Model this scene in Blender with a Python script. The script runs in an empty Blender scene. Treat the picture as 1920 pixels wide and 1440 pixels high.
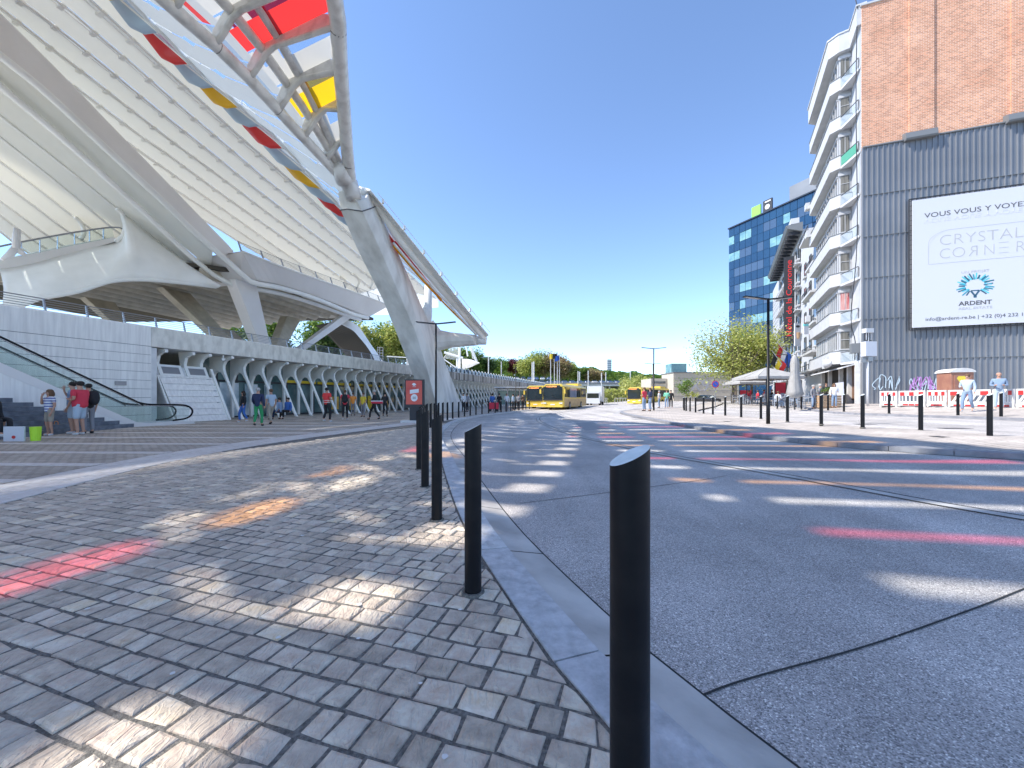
import bpy, math, random
from math import sin, cos, pi, sqrt, atan2, radians
from mathutils import Vector, Matrix, noise
random.seed(7)
S = bpy.context.scene
COL = S.collection
# ------------------------------------------------------------------ camera, sky, sun, exposure
F = 740.0; HZ = 748.0; CH = 1.2
cam = bpy.data.cameras.new("camera"); camo = bpy.data.objects.new("camera", cam); COL.objects.link(camo)
cam.sensor_width = 36; cam.lens = 36*F/1920; cam.shift_y = (HZ-720)/1920
cam.clip_end = 6000; cam.clip_start = .05
camo.location = (0, 0, CH); camo.rotation_euler = (pi/2, 0, 0)
S.camera = camo
SUN_EL = radians(49); SUN_DIR = Vector((-.995, -.10, 0)).normalized()
w = bpy.data.worlds.new("World"); S.world = w; w.use_nodes = True
nt = w.node_tree; bg = nt.nodes["Background"]
sk = nt.nodes.new("ShaderNodeTexSky"); sk.sky_type = 'NISHITA'; sk.sun_disc = False
sk.sun_elevation = SUN_EL; sk.sun_rotation = atan2(SUN_DIR.x, SUN_DIR.y); sk.air_density = 1.0; sk.dust_density = .08; sk.ozone_density = 2.7; sk.altitude = 3000
nt.links.new(sk.outputs[0], bg.inputs[0]); bg.inputs[1].default_value = .15
sl = bpy.data.lights.new("sun", 'SUN'); slo = bpy.data.objects.new("sun", sl); COL.objects.link(slo)
sl.energy = 2.8; sl.angle = radians(.55); sl.color = (1, .955, .88)
sd = Vector((SUN_DIR.x*cos(SUN_EL), SUN_DIR.y*cos(SUN_EL), sin(SUN_EL)))
slo.rotation_euler = sd.to_track_quat('Z', 'Y').to_euler(); slo.location = (-40, 0, 60)
S.view_settings.view_transform = 'Standard'; S.view_settings.look = 'None'; S.view_settings.gamma = 1
S.view_settings.exposure = 1.36
S.cycles.max_bounces = 8; S.cycles.diffuse_bounces = 5; S.cycles.transparent_max_bounces = 24

# ------------------------------------------------------------------ materials
M = {}
def N(nt, t, **k):
    n = nt.nodes.new(t)
    for a, b in k.items(): setattr(n, a, b)
    return n
def mat(name, col, col2=None, rough=.7, metal=0, scale=3, bump=0, bscale=None, spec=.5, stretch=None, detail=6, lo=.35, hi=.65, em=None, alpha=None):
    m = bpy.data.materials.new(name); m.use_nodes = True; M[name] = m
    nt = m.node_tree; b = nt.nodes["Principled BSDF"]
    b.inputs["Base Color"].default_value = (*col, 1); b.inputs["Roughness"].default_value = rough
    b.inputs["Metallic"].default_value = metal; b.inputs["Specular IOR Level"].default_value = spec
    if em: b.inputs["Emission Color"].default_value = (*col, 1); b.inputs["Emission Strength"].default_value = em
    if col2 or bump:
        tc = N(nt, "ShaderNodeTexCoord"); mp = N(nt, "ShaderNodeMapping"); nt.links.new(tc.outputs["Object"], mp.inputs[0])
        if stretch: mp.inputs["Scale"].default_value = stretch
    if col2:
        n = N(nt, "ShaderNodeTexNoise"); n.inputs["Scale"].default_value = scale; n.inputs["Detail"].default_value = detail
        nt.links.new(mp.outputs[0], n.inputs["Vector"])
        r = N(nt, "ShaderNodeValToRGB"); r.color_ramp.elements[0].position = lo; r.color_ramp.elements[1].position = hi
        r.color_ramp.elements[0].color = (*col, 1); r.color_ramp.elements[1].color = (*col2, 1)
        nt.links.new(n.outputs[0], r.inputs[0]); nt.links.new(r.outputs[0], b.inputs["Base Color"])
    if bump:
        n2 = N(nt, "ShaderNodeTexNoise"); n2.inputs["Scale"].default_value = bscale or scale*4; n2.inputs["Detail"].default_value = 5
        nt.links.new(mp.outputs[0], n2.inputs["Vector"])
        bp = N(nt, "ShaderNodeBump"); bp.inputs["Strength"].default_value = bump; bp.inputs["Distance"].default_value = .02
        nt.links.new(n2.outputs[0], bp.inputs["Height"]); nt.links.new(bp.outputs[0], b.inputs["Normal"])
    return m
def clear(name, col, mixcol=None, f=.12):
    """coloured see-through glass that lets tinted sunlight through"""
    m = bpy.data.materials.new(name); m.use_nodes = True; M[name] = m
    nt = m.node_tree; nt.nodes.remove(nt.nodes["Principled BSDF"]); out = nt.nodes["Material Output"]
    t = N(nt, "ShaderNodeBsdfTransparent"); t.inputs[0].default_value = (*col, 1)
    g = N(nt, "ShaderNodeBsdfPrincipled"); g.inputs["Base Color"].default_value = (*(mixcol or col), 1); g.inputs["Roughness"].default_value = .08
    x = N(nt, "ShaderNodeMixShader"); x.inputs[0].default_value = f
    nt.links.new(t.outputs[0], x.inputs[1]); nt.links.new(g.outputs[0], x.inputs[2]); nt.links.new(x.outputs[0], out.inputs[0])
    return m
def translucent(name, col, f=.5, rough=.6, tcol=None):
    m = bpy.data.materials.new(name); m.use_nodes = True; M[name] = m
    nt = m.node_tree; b = nt.nodes["Principled BSDF"]; out = nt.nodes["Material Output"]
    b.inputs["Base Color"].default_value = (*col, 1); b.inputs["Roughness"].default_value = rough
    t = N(nt, "ShaderNodeBsdfTranslucent"); t.inputs[0].default_value = (*(tcol or col), 1)
    x = N(nt, "ShaderNodeMixShader"); x.inputs[0].default_value = f
    nt.links.new(b.outputs[0], x.inputs[1]); nt.links.new(t.outputs[0], x.inputs[2]); nt.links.new(x.outputs[0], out.inputs[0])
    return m
mat("white_steel", (.88,.86,.81), (.80,.78,.73), rough=.42, scale=.7)
mat("tube_steel", (.72,.70,.67), (.46,.43,.40), rough=.4, scale=2.2, lo=.45, hi=.8)
mat("beam_steel", (.74,.70,.67), (.68,.64,.61), rough=.45, scale=.4)  # the same white paint, darkened to hold the beam's shaded side
translucent("slat_white", (.86,.85,.81), .48, tcol=(.85,.83,.76))
mat("concrete_light", (.70,.69,.67), (.60,.59,.58), rough=.85, scale=2.5, bump=.25, bscale=30)
mat("concrete_pylon", (.74,.72,.68), (.44,.42,.38), rough=.8, scale=1.1, bump=.2, bscale=20, lo=.4, hi=.85, stretch=(1,1,.35))
mat("concrete_board", (.78,.74,.66), (.52,.49,.43), rough=.85, scale=3, bump=.35, bscale=14, stretch=(1,1,.5), lo=.4, hi=.75)
mat("concrete_wall", (.88,.85,.80), (.74,.71,.67), rough=.8, scale=6, bump=.15, bscale=30, stretch=(1.6,1.6,.12))
mat("concrete_stained", (.50,.48,.45), (.10,.09,.08), rough=.9, scale=1.6, stretch=(2.2,2.2,.08), lo=.42, hi=.6)
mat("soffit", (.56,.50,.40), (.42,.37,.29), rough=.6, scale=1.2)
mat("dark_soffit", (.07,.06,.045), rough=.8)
mat("joint_dark", (.10,.10,.11), rough=.9)
mat("glass_dark", (.02,.03,.03), rough=.06, spec=.8)
mat("glass_teal", (.05,.10,.10), (.16,.24,.24), rough=.08, scale=.7, spec=.8)
mat("frame_dark", (.03,.03,.035), rough=.5)
mat("black_metal", (.006,.006,.008), (.016,.015,.015), scale=7, lo=.5, hi=.8, bump=.08, rough=.40, spec=.25)
mat("grey_metal", (.30,.30,.31), rough=.4, metal=.6)
mat("rubber", (.015,.015,.015), rough=.6)
mat("chrome", (.6,.6,.6), rough=.25, metal=1)
clear("glass_red", (.90,.07,.10), (.8,.02,.05), .2)
clear("glass_yellow", (1,.55,.12), (.9,.55,.02), .18)
clear("glass_dimmer", (.42,.44,.46), (.6,.62,.65), .12)  # grey tint that weakens the sun through the wide roof gap
clear("glass_clear", (.93,.96,.97), (.5,.6,.7), .10)
clear("glass_green", (.95,.98,.97), (.45,.6,.55), .06)
translucent("panel_red", (.70,.05,.05), .55, rough=.3, tcol=(.95,.05,.05))
translucent("panel_yellow", (.85,.50,.02), .55, rough=.3, tcol=(1,.62,.02))
translucent("panel_blue", (.42,.52,.62), .4, rough=.3, tcol=(.5,.6,.7))
translucent("panel_white", (.82,.81,.76), .3, rough=.4)

# ------------------------------------------------------------------ mesh builder
class MB:
    def __init__(s): s.v = []; s.f = []; s.m = []; s.cur = 0; s.sm = []; s.smooth = False
    def add(s, vs, fs):
        o = len(s.v); s.v += [Vector(p) for p in vs]
        for f in fs: s.f.append([o+i for i in f]); s.m.append(s.cur); s.sm.append(s.smooth)
    def poly(s, pts): s.add(pts, [list(range(len(pts)))])
    def box(s, c, d, rz=0, taper=1):
        x, y, z = d[0]/2, d[1]/2, d[2]/2; R = Matrix.Rotation(rz, 3, 'Z'); c = Vector(c); P = []
        for k, t in ((-z, 1), (z, taper)):
            for a, b in ((-x,-y),(x,-y),(x,y),(-x,y)): P.append(c+R@Vector((a*t, b*t, k)))
        s.add(P, [(3,2,1,0),(4,5,6,7),(0,1,5,4),(1,2,6,5),(2,3,7,6),(3,0,4,7)])
    def hexa(s, P): s.add(P, [(3,2,1,0),(4,5,6,7),(0,1,5,4),(1,2,6,5),(2,3,7,6),(3,0,4,7)])
    def bar(s, p, q, wd, ht, up=(0,0,1)):
        p, q = Vector(p), Vector(q); d = (q-p).normalized(); u = Vector(up)
        a = d.cross(u)
        if a.length < 1e-4: a = d.cross(Vector((0,1,0)))
        a.normalize(); b = a.cross(d).normalized(); a = a*wd/2; b = b*ht/2
        s.hexa([p-a-b, p+a-b, p+a+b, p-a+b, q-a-b, q+a-b, q+a+b, q-a+b])
    def tube(s, pts, r, n=8, caps=True, sy=1):
        pts = [Vector(p) for p in pts]; rs = r if isinstance(r, (list, tuple)) else [r]*len(pts)
        rings = []; pa = None
        for i, p in enumerate(pts):
            d = (pts[min(i+1, len(pts)-1)]-pts[max(i-1, 0)]).normalized()
            if pa is None:
                ref = Vector((0,0,1)) if abs(d.z) < .9 else Vector((0,1,0)); a = d.cross(ref).normalized()
            else: a = (pa-d*pa.dot(d)).normalized()
            pa = a; b = d.cross(a)
            rings.append([p+(a*cos(2*pi*k/n)+b*sin(2*pi*k/n)*sy)*rs[i] for k in range(n)])
        s.loft(rings, True, caps)
    def loft(s, rings, closed=True, caps=True):
        n = len(rings[0]); V = [p for r in rings for p in r]; fs = []
        for i in range(len(rings)-1):
            for k in range(n if closed else n-1):
                a = i*n+k; b = i*n+(k+1) % n
                fs.append((a, b, b+n, a+n))
        o = len(s.v); s.add(V, fs)
        if caps and closed:
            sm = s.smooth; s.smooth = False
            s.f.append([o+k for k in range(n)][::-1]); s.m.append(s.cur); s.sm.append(False)
            s.f.append([o+(len(rings)-1)*n+k for k in range(n)]); s.m.append(s.cur); s.sm.append(False); s.smooth = sm
    def prism(s, pts, d):
        d = Vector(d); n = len(pts); P = [Vector(p) for p in pts]; Q = [p+d for p in P]
        s.add(P+Q, [list(range(n))[::-1], list(range(n, 2*n))]+[(i, (i+1) % n, n+(i+1) % n, n+i) for i in range(n)])
    def sphere(s, c, r, n=10, m=7):
        c = Vector(c); r = r if isinstance(r, (tuple, list)) else (r, r, r)
        R = [[c+Vector((r[0]*sin(pi*i/m)*cos(2*pi*k/n), r[1]*sin(pi*i/m)*sin(2*pi*k/n), r[2]*cos(pi*i/m))) for k in range(n)] for i in range(1, m)]
        s.loft(R, True, True)
    def build(s, name, mt, parent=None, off=None, smooth=False, loc=None):
        me = bpy.data.meshes.new(name); o_ = Vector(off) if off is not None else Vector((0,0,0))
        me.from_pydata([tuple(p-o_) for p in s.v], [], s.f)
        ms = mt if isinstance(mt, (list, tuple)) else [mt]
        for x in ms: me.materials.append(M[x])
        if len(ms) > 1: me.polygons.foreach_set("material_index", s.m)
        if smooth: me.polygons.foreach_set("use_smooth", [True]*len(me.polygons))
        elif any(s.sm): me.polygons.foreach_set("use_smooth", s.sm)
        me.update()
        ob = bpy.data.objects.new(name, me); COL.objects.link(ob)
        if parent: ob.parent = parent
        if loc: ob.location = loc
        return ob
def tag(o, label=None, cat=None, group=None, kind=None):
    if label: o["label"] = label
    if cat: o["category"] = cat
    if group: o["group"] = group
    if kind: o["kind"] = kind
    return o
def empty(name, loc, label, cat, group=None, rz=0):
    o = bpy.data.objects.new(name, None); COL.objects.link(o); o.location = loc; o.rotation_euler = (0, 0, rz); o.empty_display_size = .2
    return tag(o, label, cat, group)
def dup(root, loc, rz=None, label=None, group=None, sc=None):
    def cp(o, par):
        c = o.copy(); COL.objects.link(c)
        if par: c.parent = par
        for ch in o.children: cp(ch, c)
        return c
    r = cp(root, None); r.location = loc
    if rz is not None: r.rotation_euler = (0, 0, rz)
    if label: r["label"] = label
    if group: r["group"] = group
    if sc: r.scale = (sc, sc, sc) if not isinstance(sc, tuple) else sc
    return r
def text(body, size, name, mt, parent, loc, rot, ext=.004, align='LEFT', sx=1, sy=1, font_off=0):
    c = bpy.data.curves.new(name, 'FONT'); c.body = body; c.size = size; c.extrude = ext; c.align_x = align; c.offset = font_off; c.resolution_u = 3
    c.materials.append(M[mt]); o = bpy.data.objects.new(name, c); COL.objects.link(o); o.parent = parent
    dg = bpy.context.evaluated_depsgraph_get(); me = bpy.data.meshes.new_from_object(o.evaluated_get(dg)); bpy.data.objects.remove(o)
    me.materials.clear(); me.materials.append(M[mt]); o = bpy.data.objects.new(name, me); COL.objects.link(o); o.parent = parent
    o.location = loc; o.rotation_euler = rot; o.scale = (sx, sy, 1); return o
# ------------------------------------------------------------------ survey helpers (station frame, terrain)
TA = .3095; U = Vector((.2956, .9553, 0)); NN = Vector((.9553, -.2956, 0))   # along the station front / out of it
def Q(px, py, c):
    D = -F*c/(1189-px); return Vector((TA*D+c, D, CH+(HZ-py)*D/F))
def P(px, py, D): return Vector(((px-960)/F*D, D, CH+(HZ-py)/F*D))
def lerp(a, b, t): return a+(b-a)*t
def interp(tab, x):
    if x <= tab[0][0]: return tab[0][1]
    for (a, b), (c, d) in zip(tab, tab[1:]):
        if x <= c: return b+(d-b)*(x-a)/(c-a)
    return tab[-1][1]
def Ht(X): return interp([(3,0),(7.3,.12),(11,.31),(15,.33),(20,.45),(22.8,.68),(25,.85),(60,1.0)], X)
def gpt(X, Y, dz=0): return Vector((X, Y, Ht(X)+dz))
def cat(pts, n=6):
    """smooth curve through points (Catmull-Rom)"""
    pts = [Vector(p) for p in pts]; out = []
    for i in range(len(pts)-1):
        a = pts[i-1] if i else pts[0]*2-pts[1]; b = pts[i]; c = pts[i+1]; d = pts[i+2] if i+2 < len(pts) else pts[-1]*2-pts[-2]
        for k in range(n):
            t = k/n; out.append(.5*((2*b)+(c-a)*t+(2*a-5*b+4*c-d)*t*t+(3*b-a-3*c+d)*t**3))
    out.append(pts[-1]); return out
def resample(pts, n):
    L = [0]
    for a, b in zip(pts, pts[1:]): L.append(L[-1]+(b-a).length)
    out = []; j = 0
    for i in range(n):
        t = L[-1]*i/(n-1)
        while j < len(L)-2 and L[j+1] < t: j += 1
        out.append(pts[j].lerp(pts[j+1], (t-L[j])/max(1e-9, L[j+1]-L[j])))
    return out
def offs(pts, d):
    """offset a plan curve to its right"""
    o = []
    for i, p in enumerate(pts):
        t = (pts[min(i+1, len(pts)-1)]-pts[max(i-1, 0)]); t.z = 0; t.normalize()
        o.append(p+Vector((t.y, -t.x, 0))*d)
    return o
# ------------------------------------------------------------------ ground materials
def stone_mat(name, c1, c2, c3, jitter=.5, bump=.5):
    m = mat(name, c1, rough=.62, spec=.35); nt = m.node_tree; b = nt.nodes["Principled BSDF"]
    g = N(nt, "ShaderNodeNewGeometry"); r = N(nt, "ShaderNodeValToRGB"); tc = N(nt, "ShaderNodeTexCoord")
    e = r.color_ramp.elements; e[0].position = 0; e[0].color = (*c1, 1); e[1].position = 1; e[1].color = (*c2, 1)
    k = e.new(.86); k.color = (*c3, 1); k2 = e.new(.5); k2.color = (*[(a+bb)/2 for a, bb in zip(c1, c3)], 1)
    nt.links.new(g.outputs["Random Per Island"], r.inputs[0])
    n = N(nt, "ShaderNodeTexNoise"); n.inputs["Scale"].default_value = 9; n.inputs["Detail"].default_value = 8; n.inputs["Roughness"].default_value = .65
    nt.links.new(tc.outputs["Object"], n.inputs["Vector"])
    mx = N(nt, "ShaderNodeMix"); mx.data_type = 'RGBA'; mx.blend_type = 'OVERLAY'; mx.inputs[0].default_value = .75
    nt.links.new(r.outputs[0], mx.inputs[6]); nt.links.new(n.outputs[0], mx.inputs[7]); nt.links.new(mx.outputs[2], b.inputs["Base Color"])
    wv = N(nt, "ShaderNodeTexNoise"); wv.inputs["Scale"].default_value = 26; wv.inputs["Detail"].default_value = 6; wv.inputs["Distortion"].default_value = 1.6
    mp = N(nt, "ShaderNodeMapping"); mp.inputs["Scale"].default_value = (1, .45, 1); mp.inputs["Rotation"].default_value = (0, 0, .6)
    nt.links.new(tc.outputs["Object"], mp.inputs[0]); nt.links.new(mp.outputs[0], wv.inputs["Vector"])
    bp = N(nt, "ShaderNodeBump"); bp.inputs["Strength"].default_value = bump; bp.inputs["Distance"].default_value = .02
    nt.links.new(wv.outputs[0], bp.inputs["Height"]); nt.links.new(bp.outputs[0], b.inputs["Normal"]); return m
stone_mat("setts", (.47,.385,.30), (.80,.66,.48), (.66,.55,.44), bump=1.0)
stone_mat("flagstone", (.60,.55,.51), (.72,.66,.60), (.66,.61,.56), bump=.3)
stone_mat("kerbstone", (.46,.45,.45), (.60,.58,.55), (.53,.52,.51), bump=.35)
mat("mortar", (.10,.092,.08), (.24,.22,.19), rough=.95, scale=60, bump=.6, bscale=150)
mat("gutter", (.36,.335,.31), (.56,.53,.49), rough=.85, scale=2.2, bump=.25, bscale=40)
mat("seam", (.03,.03,.03), rough=.95)
mat("paint", (.62,.62,.60), (.45,.45,.44), rough=.8, scale=12)
mat("earth", (.16,.17,.10), (.22,.20,.14), rough=.95, scale=.2)
def asphalt(name, base, dark, light, sp=.55):
    m = mat(name, base, rough=.78, spec=.35); nt = m.node_tree; b = nt.nodes["Principled BSDF"]
    tc = N(nt, "ShaderNodeTexCoord"); v = N(nt, "ShaderNodeTexVoronoi"); v.inputs["Scale"].default_value = 175
    nt.links.new(tc.outputs["Object"], v.inputs["Vector"])
    sc = N(nt, "ShaderNodeSeparateColor"); nt.links.new(v.outputs["Color"], sc.inputs[0])
    r = N(nt, "ShaderNodeValToRGB"); e = r.color_ramp.elements
    e[0].position = .0; e[0].color = (*dark, 1); e[1].position = 1; e[1].color = (*light, 1)
    a = e.new(.35); a.color = (*base, 1); a = e.new(.8); a.color = (*[x*1.25 for x in base], 1); a = e.new(.93); a.color = (*[x*1.7 for x in base], 1)
    nt.links.new(sc.outputs[0], r.inputs[0])
    n = N(nt, "ShaderNodeTexNoise"); n.inputs["Scale"].default_value = .42; n.inputs["Detail"].default_value = 9; n.inputs["Roughness"].default_value = .62
    nt.links.new(tc.outputs["Object"], n.inputs["Vector"])
    mr = N(nt, "ShaderNodeMapRange"); mr.inputs[1].default_value = .3; mr.inputs[2].default_value = .7; mr.inputs[3].default_value = .70; mr.inputs[4].default_value = 1.22
    nt.links.new(n.outputs[0], mr.inputs[0])
    mp = N(nt, "ShaderNodeMapping"); mp.inputs["Rotation"].default_value = (0, 0, .22); mp.inputs["Scale"].default_value = (1.3, .05, 1); nt.links.new(tc.outputs["Object"], mp.inputs[0])
    n3 = N(nt, "ShaderNodeTexNoise"); n3.inputs["Scale"].default_value = 1; n3.inputs["Detail"].default_value = 3; nt.links.new(mp.outputs[0], n3.inputs["Vector"])
    m3 = N(nt, "ShaderNodeMapRange"); m3.inputs[1].default_value = .35; m3.inputs[2].default_value = .65; m3.inputs[3].default_value = .86; m3.inputs[4].default_value = 1.1; nt.links.new(n3.outputs[0], m3.inputs[0])
    mm = N(nt, "ShaderNodeMath"); mm.operation = 'MULTIPLY'; nt.links.new(mr.outputs[0], mm.inputs[0]); nt.links.new(m3.outputs[0], mm.inputs[1])
    mx = N(nt, "ShaderNodeMix"); mx.data_type = 'RGBA'; mx.blend_type = 'MULTIPLY'; mx.inputs[0].default_value = 1
    nt.links.new(r.outputs[0], mx.inputs[6]); nt.links.new(mm.outputs[0], mx.inputs[7]); nt.links.new(mx.outputs[2], b.inputs["Base Color"])
    bp = N(nt, "ShaderNodeBump"); bp.inputs["Strength"].default_value = .55; bp.inputs["Distance"].default_value = .004
    nt.links.new(v.outputs["Distance"], bp.inputs["Height"]); nt.links.new(bp.outputs[0], b.inputs["Normal"]); return m
asphalt("asphalt", (.43,.395,.37), (.17,.16,.15), (1.0,.96,.88))
def pavers(name, c1, c2, mortar, bw, rh, rot=0, ms=.012, bump=.5):
    m = mat(name, c1, rough=.8); nt = m.node_tree; b = nt.nodes["Principled BSDF"]
    tc = N(nt, "ShaderNodeTexCoord"); mp = N(nt, "ShaderNodeMapping"); mp.inputs["Rotation"].default_value = (0, 0, rot)
    nt.links.new(tc.outputs["Object"], mp.inputs[0])
    n = N(nt, "ShaderNodeTexNoise"); n.inputs["Scale"].default_value = 3; nt.links.new(mp.outputs[0], n.inputs["Vector"])
    ad = N(nt, "ShaderNodeMix"); ad.data_type = 'RGBA'; ad.blend_type = 'LINEAR_LIGHT'; ad.inputs[0].default_value = .03
    nt.links.new(mp.outputs[0], ad.inputs[6]); nt.links.new(n.outputs["Color"], ad.inputs[7])
    k = N(nt, "ShaderNodeTexBrick"); k.inputs["Scale"].default_value = 1; k.inputs["Brick Width"].default_value = bw; k.inputs["Row Height"].default_value = rh
    k.inputs["Mortar Size"].default_value = ms; k.inputs["Bias"].default_value = .1; k.inputs["Color1"].default_value = (*c1, 1); k.inputs["Color2"].default_value = (*c2, 1); k.inputs["Mortar"].default_value = (*mortar, 1)
    nt.links.new(ad.outputs[2], k.inputs["Vector"]); 
    n2 = N(nt, "ShaderNodeTexNoise"); n2.inputs["Scale"].default_value = .9; n2.inputs["Detail"].default_value = 9; nt.links.new(mp.outputs[0], n2.inputs["Vector"])
    mx = N(nt, "ShaderNodeMix"); mx.data_type = 'RGBA'; mx.blend_type = 'OVERLAY'; mx.inputs[0].default_value = .6
    nt.links.new(k.outputs[0], mx.inputs[6]); nt.links.new(n2.outputs[0], mx.inputs[7]); nt.links.new(mx.outputs[2], b.inputs["Base Color"])
    bp = N(nt, "ShaderNodeBump"); bp.inputs["Strength"].default_value = bump; bp.inputs["Distance"].default_value = .01; bp.invert = True
    nt.links.new(k.outputs["Fac"], bp.inputs["Height"]); nt.links.new(bp.outputs[0], b.inputs["Normal"]); return m
pavers("pavers_left", (.40,.34,.28), (.52,.45,.37), (.18,.16,.135), .22, .11, rot=0)
pavers("pavers_island", (.42,.37,.33), (.52,.46,.41), (.30,.26,.22), .20, .13, rot=-.3)

# ------------------------------------------------------------------ road, pavements
KC = cat([(6.5,-9,0),(4.2,-5,0),(2.7,-2.4,0),(1.62,-.5,0),(1.13,.45,0),(.711,1.283,0),(.531,1.638,0),(.30,2.21,0),(-.20,3.75,0),(-.71,5.84,0),(-1.35,8.7,0),(-2.08,11.8,0),
          (-2.55,14.5,0),(-2.88,17.8,0),(-3.05,21,0),(-2.9,24.7,0),(-1.94,30.6,0),(-.15,36.2,0),(1.6,42.3,0),(4,50,0),(7.5,60,0),(13,75,0),(22,95,0)], 8)
KC = resample(KC, 240)
def kx(Y): return interp(sorted([(p.y, p.x) for p in KC]), Y)
# road and earth
def sheet(name, x0, x1, nx, y0, y1, ny, dz, mt, kind="structure"):
    b = MB()
    for j in range(ny+1):
        for i in range(nx+1): b.v.append(gpt(x0+(x1-x0)*i/nx, y0+(y1-y0)*j/ny, dz))
    for j in range(ny):
        for i in range(nx): a = j*(nx+1)+i; b.f.append((a, a+1, a+nx+2, a+nx+1)); b.m.append(0); b.sm.append(False)
    return tag(b.build(name, mt), kind=kind)
sheet("road", -4, 62, 132, -12, 118, 26, -.1, "asphalt")
b = MB(); b.poly([(-3000,-600,-.6),(3000,-600,-.6),(3000,5000,-.6),(-3000,5000,-.6)]); tag(b.build("ground", "earth"), kind="structure")
# left pavement bed
b = MB(); bedr = offs(KC, -.24)
for a, c in zip(bedr, bedr[1:]):
    b.poly([(-60, a.y, -.008), (a.x, a.y, -.008), (c.x, c.y, -.008), (-60, c.y, -.008)])
tag(b.build("pavement", "mortar"), kind="structure")
# kerb stones: a band of separate bluestones; gutter slabs; dark joint
def lowk(Y): return lerp(0, .0, 0) 
kL = offs(KC, -.24); kb = MB(); gb = MB(); jb = MB()
def along(step, total=len(KC)):
    L = [0]
    for a, c in zip(KC, KC[1:]): L.append(L[-1]+(c-a).length)
    i = 0; s0 = 0; out = [0]
    for k, l in enumerate(L):
        if l-s0 >= step: out.append(k); s0 = l
    return out
ix = along(.95)
for a, c in zip(ix, ix[1:]):
    L = [Vector(p) for p in kL[a:c+1]]; R = [Vector(p) for p in KC[a:c+1]]
    t = (R[-1]-R[0]).normalized()*.006
    L[0] += t; R[0] += t; L[-1] -= t; R[-1] -= t
    top = [p+Vector((0,0,.004)) for p in L]+[p+Vector((0,0,-.004)) for p in R[::-1]]
    kb.prism([p+Vector((0,0,-.14)) for p in top], (0,0,.14))
tag(kb.build("kerb_stones", "kerbstone"), kind="structure")
gO = offs(KC, .30); gI = offs(KC, .004)
for a, c in zip(ix, ix[1:]):
    for k in range(a, c):
        e = .008 if k == c-1 else 0
        zi = -.028 if KC[k].y < 9 else -.075
        def q(I, z): return Vector((I.x, I.y, z))
        p = gI[k+1].lerp(gI[k], e*4); r = gO[k+1].lerp(gO[k], e*4)
        gb.poly([q(gI[k], zi), q(gO[k], -.088), q(r, -.088), q(p, zi if e == 0 else zi)])
tag(gb.build("gutter", "gutter"), kind="structure")
g2 = offs(KC, .30); g3 = offs(KC, .318)
b = MB(); g1 = offs(KC, -.02)
for k in range(len(KC)-1): b.poly([g1[k]+Vector((0,0,-.093)), g3[k]+Vector((0,0,-.093)), g3[k+1]+Vector((0,0,-.093)), g1[k+1]+Vector((0,0,-.093))])
tag(b.build("gutter_joint", "seam"), kind="structure")
# seams in the carriageway
def ribbon(name, pts, wd, dz, mt):
    pts = cat([(x, y, 0) for x, y in pts], 8); A = offs(pts, -wd/2); B = offs(pts, wd/2); b = MB()
    for k in range(len(pts)-1): b.poly([gpt(q.x, q.y, dz) for q in (A[k], B[k], B[k+1], A[k+1])])
    return tag(b.build(name, mt), kind="structure")
seam = [(6.6,2.2),(5.7,3.3),(5.1,4.5),(4.75,5.6),(4.3,6.9),(3.55,8.9),(2.95,11.05),(2.2,14.4),(1.75,18.5),(1.6,24),(2.3,30),(5,38),(11,48)]
ribbon("channel_strip", seam, .17, -.092, "gutter")
ribbon("channel_seam", [(x+.11, y) for x, y in seam], .035, -.0895, "seam"); ribbon("channel_seam", [(x-.10, y) for x, y in seam], .02, -.0895, "seam")
ribbon("expansion_joint", [(.84,1.73),(1.10,1.83),(2.0,2.12),(3.6,2.72),(6,3.6)], .012, -.0955, "seam")
ribbon("expansion_joint", [(.1,4.9),(1.6,5.6),(3.6,6.6)], .012, -.0955, "seam")
ribbon("expansion_joint", [(-1.1,9.3),(1.2,10.0),(2.6,10.6)], .012, -.0955, "seam")
mat("asphalt_patch", (.25,.24,.24), (.33,.32,.32), rough=.85, scale=30, bump=.4, bscale=120)
mat("asphalt_old", (.42,.40,.39), (.34,.33,.32), rough=.85, scale=14, bump=.4, bscale=120)
ribbon("asphalt_patch", [(5.6,9.6),(7.0,9.2)], .9, -.0965, "asphalt_patch"); ribbon("asphalt_patch", [(3.5,16.2),(3.9,21.5)], 1.0, -.0965, "asphalt_patch")
ribbon("asphalt_patch", [(-.5,13.4),(.8,13.1)], .7, -.0965, "asphalt_old"); ribbon("asphalt_patch", [(8.2,30),(10.5,36)], 1.2, -.0965, "asphalt_old")
for q in ([(9.5,37),(12.5,46)], [(13.5,38),(24,49)], [(16,40),(21,45)]): ribbon("road_line", [Vector(q[0]), Vector(q[1])], .15, -.0945, "paint")
# light paving band across the left pavement
WC = cat([(-1.5,-4,0),(-3.6,-1,0),(-5.2,1.5,0),(-5.95,3.2,0),(-6.5,5,0),(-6.95,6.9,0),(-7.15,9,0),(-6.95,11.4,0),(-6.5,13.6,0),(-5.85,16.2,0),(-5.0,19.2,0),(-4.2,22,0),(-3.4,25.5,0)], 10)
WC = resample(WC, 160); wa = offs(WC, -.5); b = MB()
for r in range(3):
    A = offs(WC, -.5+r/3+.006); B = offs(WC, -.5+(r+1)/3-.006); st = 4
    for k in range(r, len(WC)-st-1, st):
        P1 = [A[j] for j in range(k, k+st+1)]; P2 = [B[j] for j in range(k, k+st+1)]
        t = (P1[-1]-P1[0]).normalized()*.008; P1[0] = P1[0]+t; P1[-1] = P1[-1]-t; P2[0] = P2[0]+t; P2[-1] = P2[-1]-t
        b.prism([p+Vector((0,0,-.03)) for p in P1+P2[::-1]], (0,0,.032+random.uniform(-.002,.002)))
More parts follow.
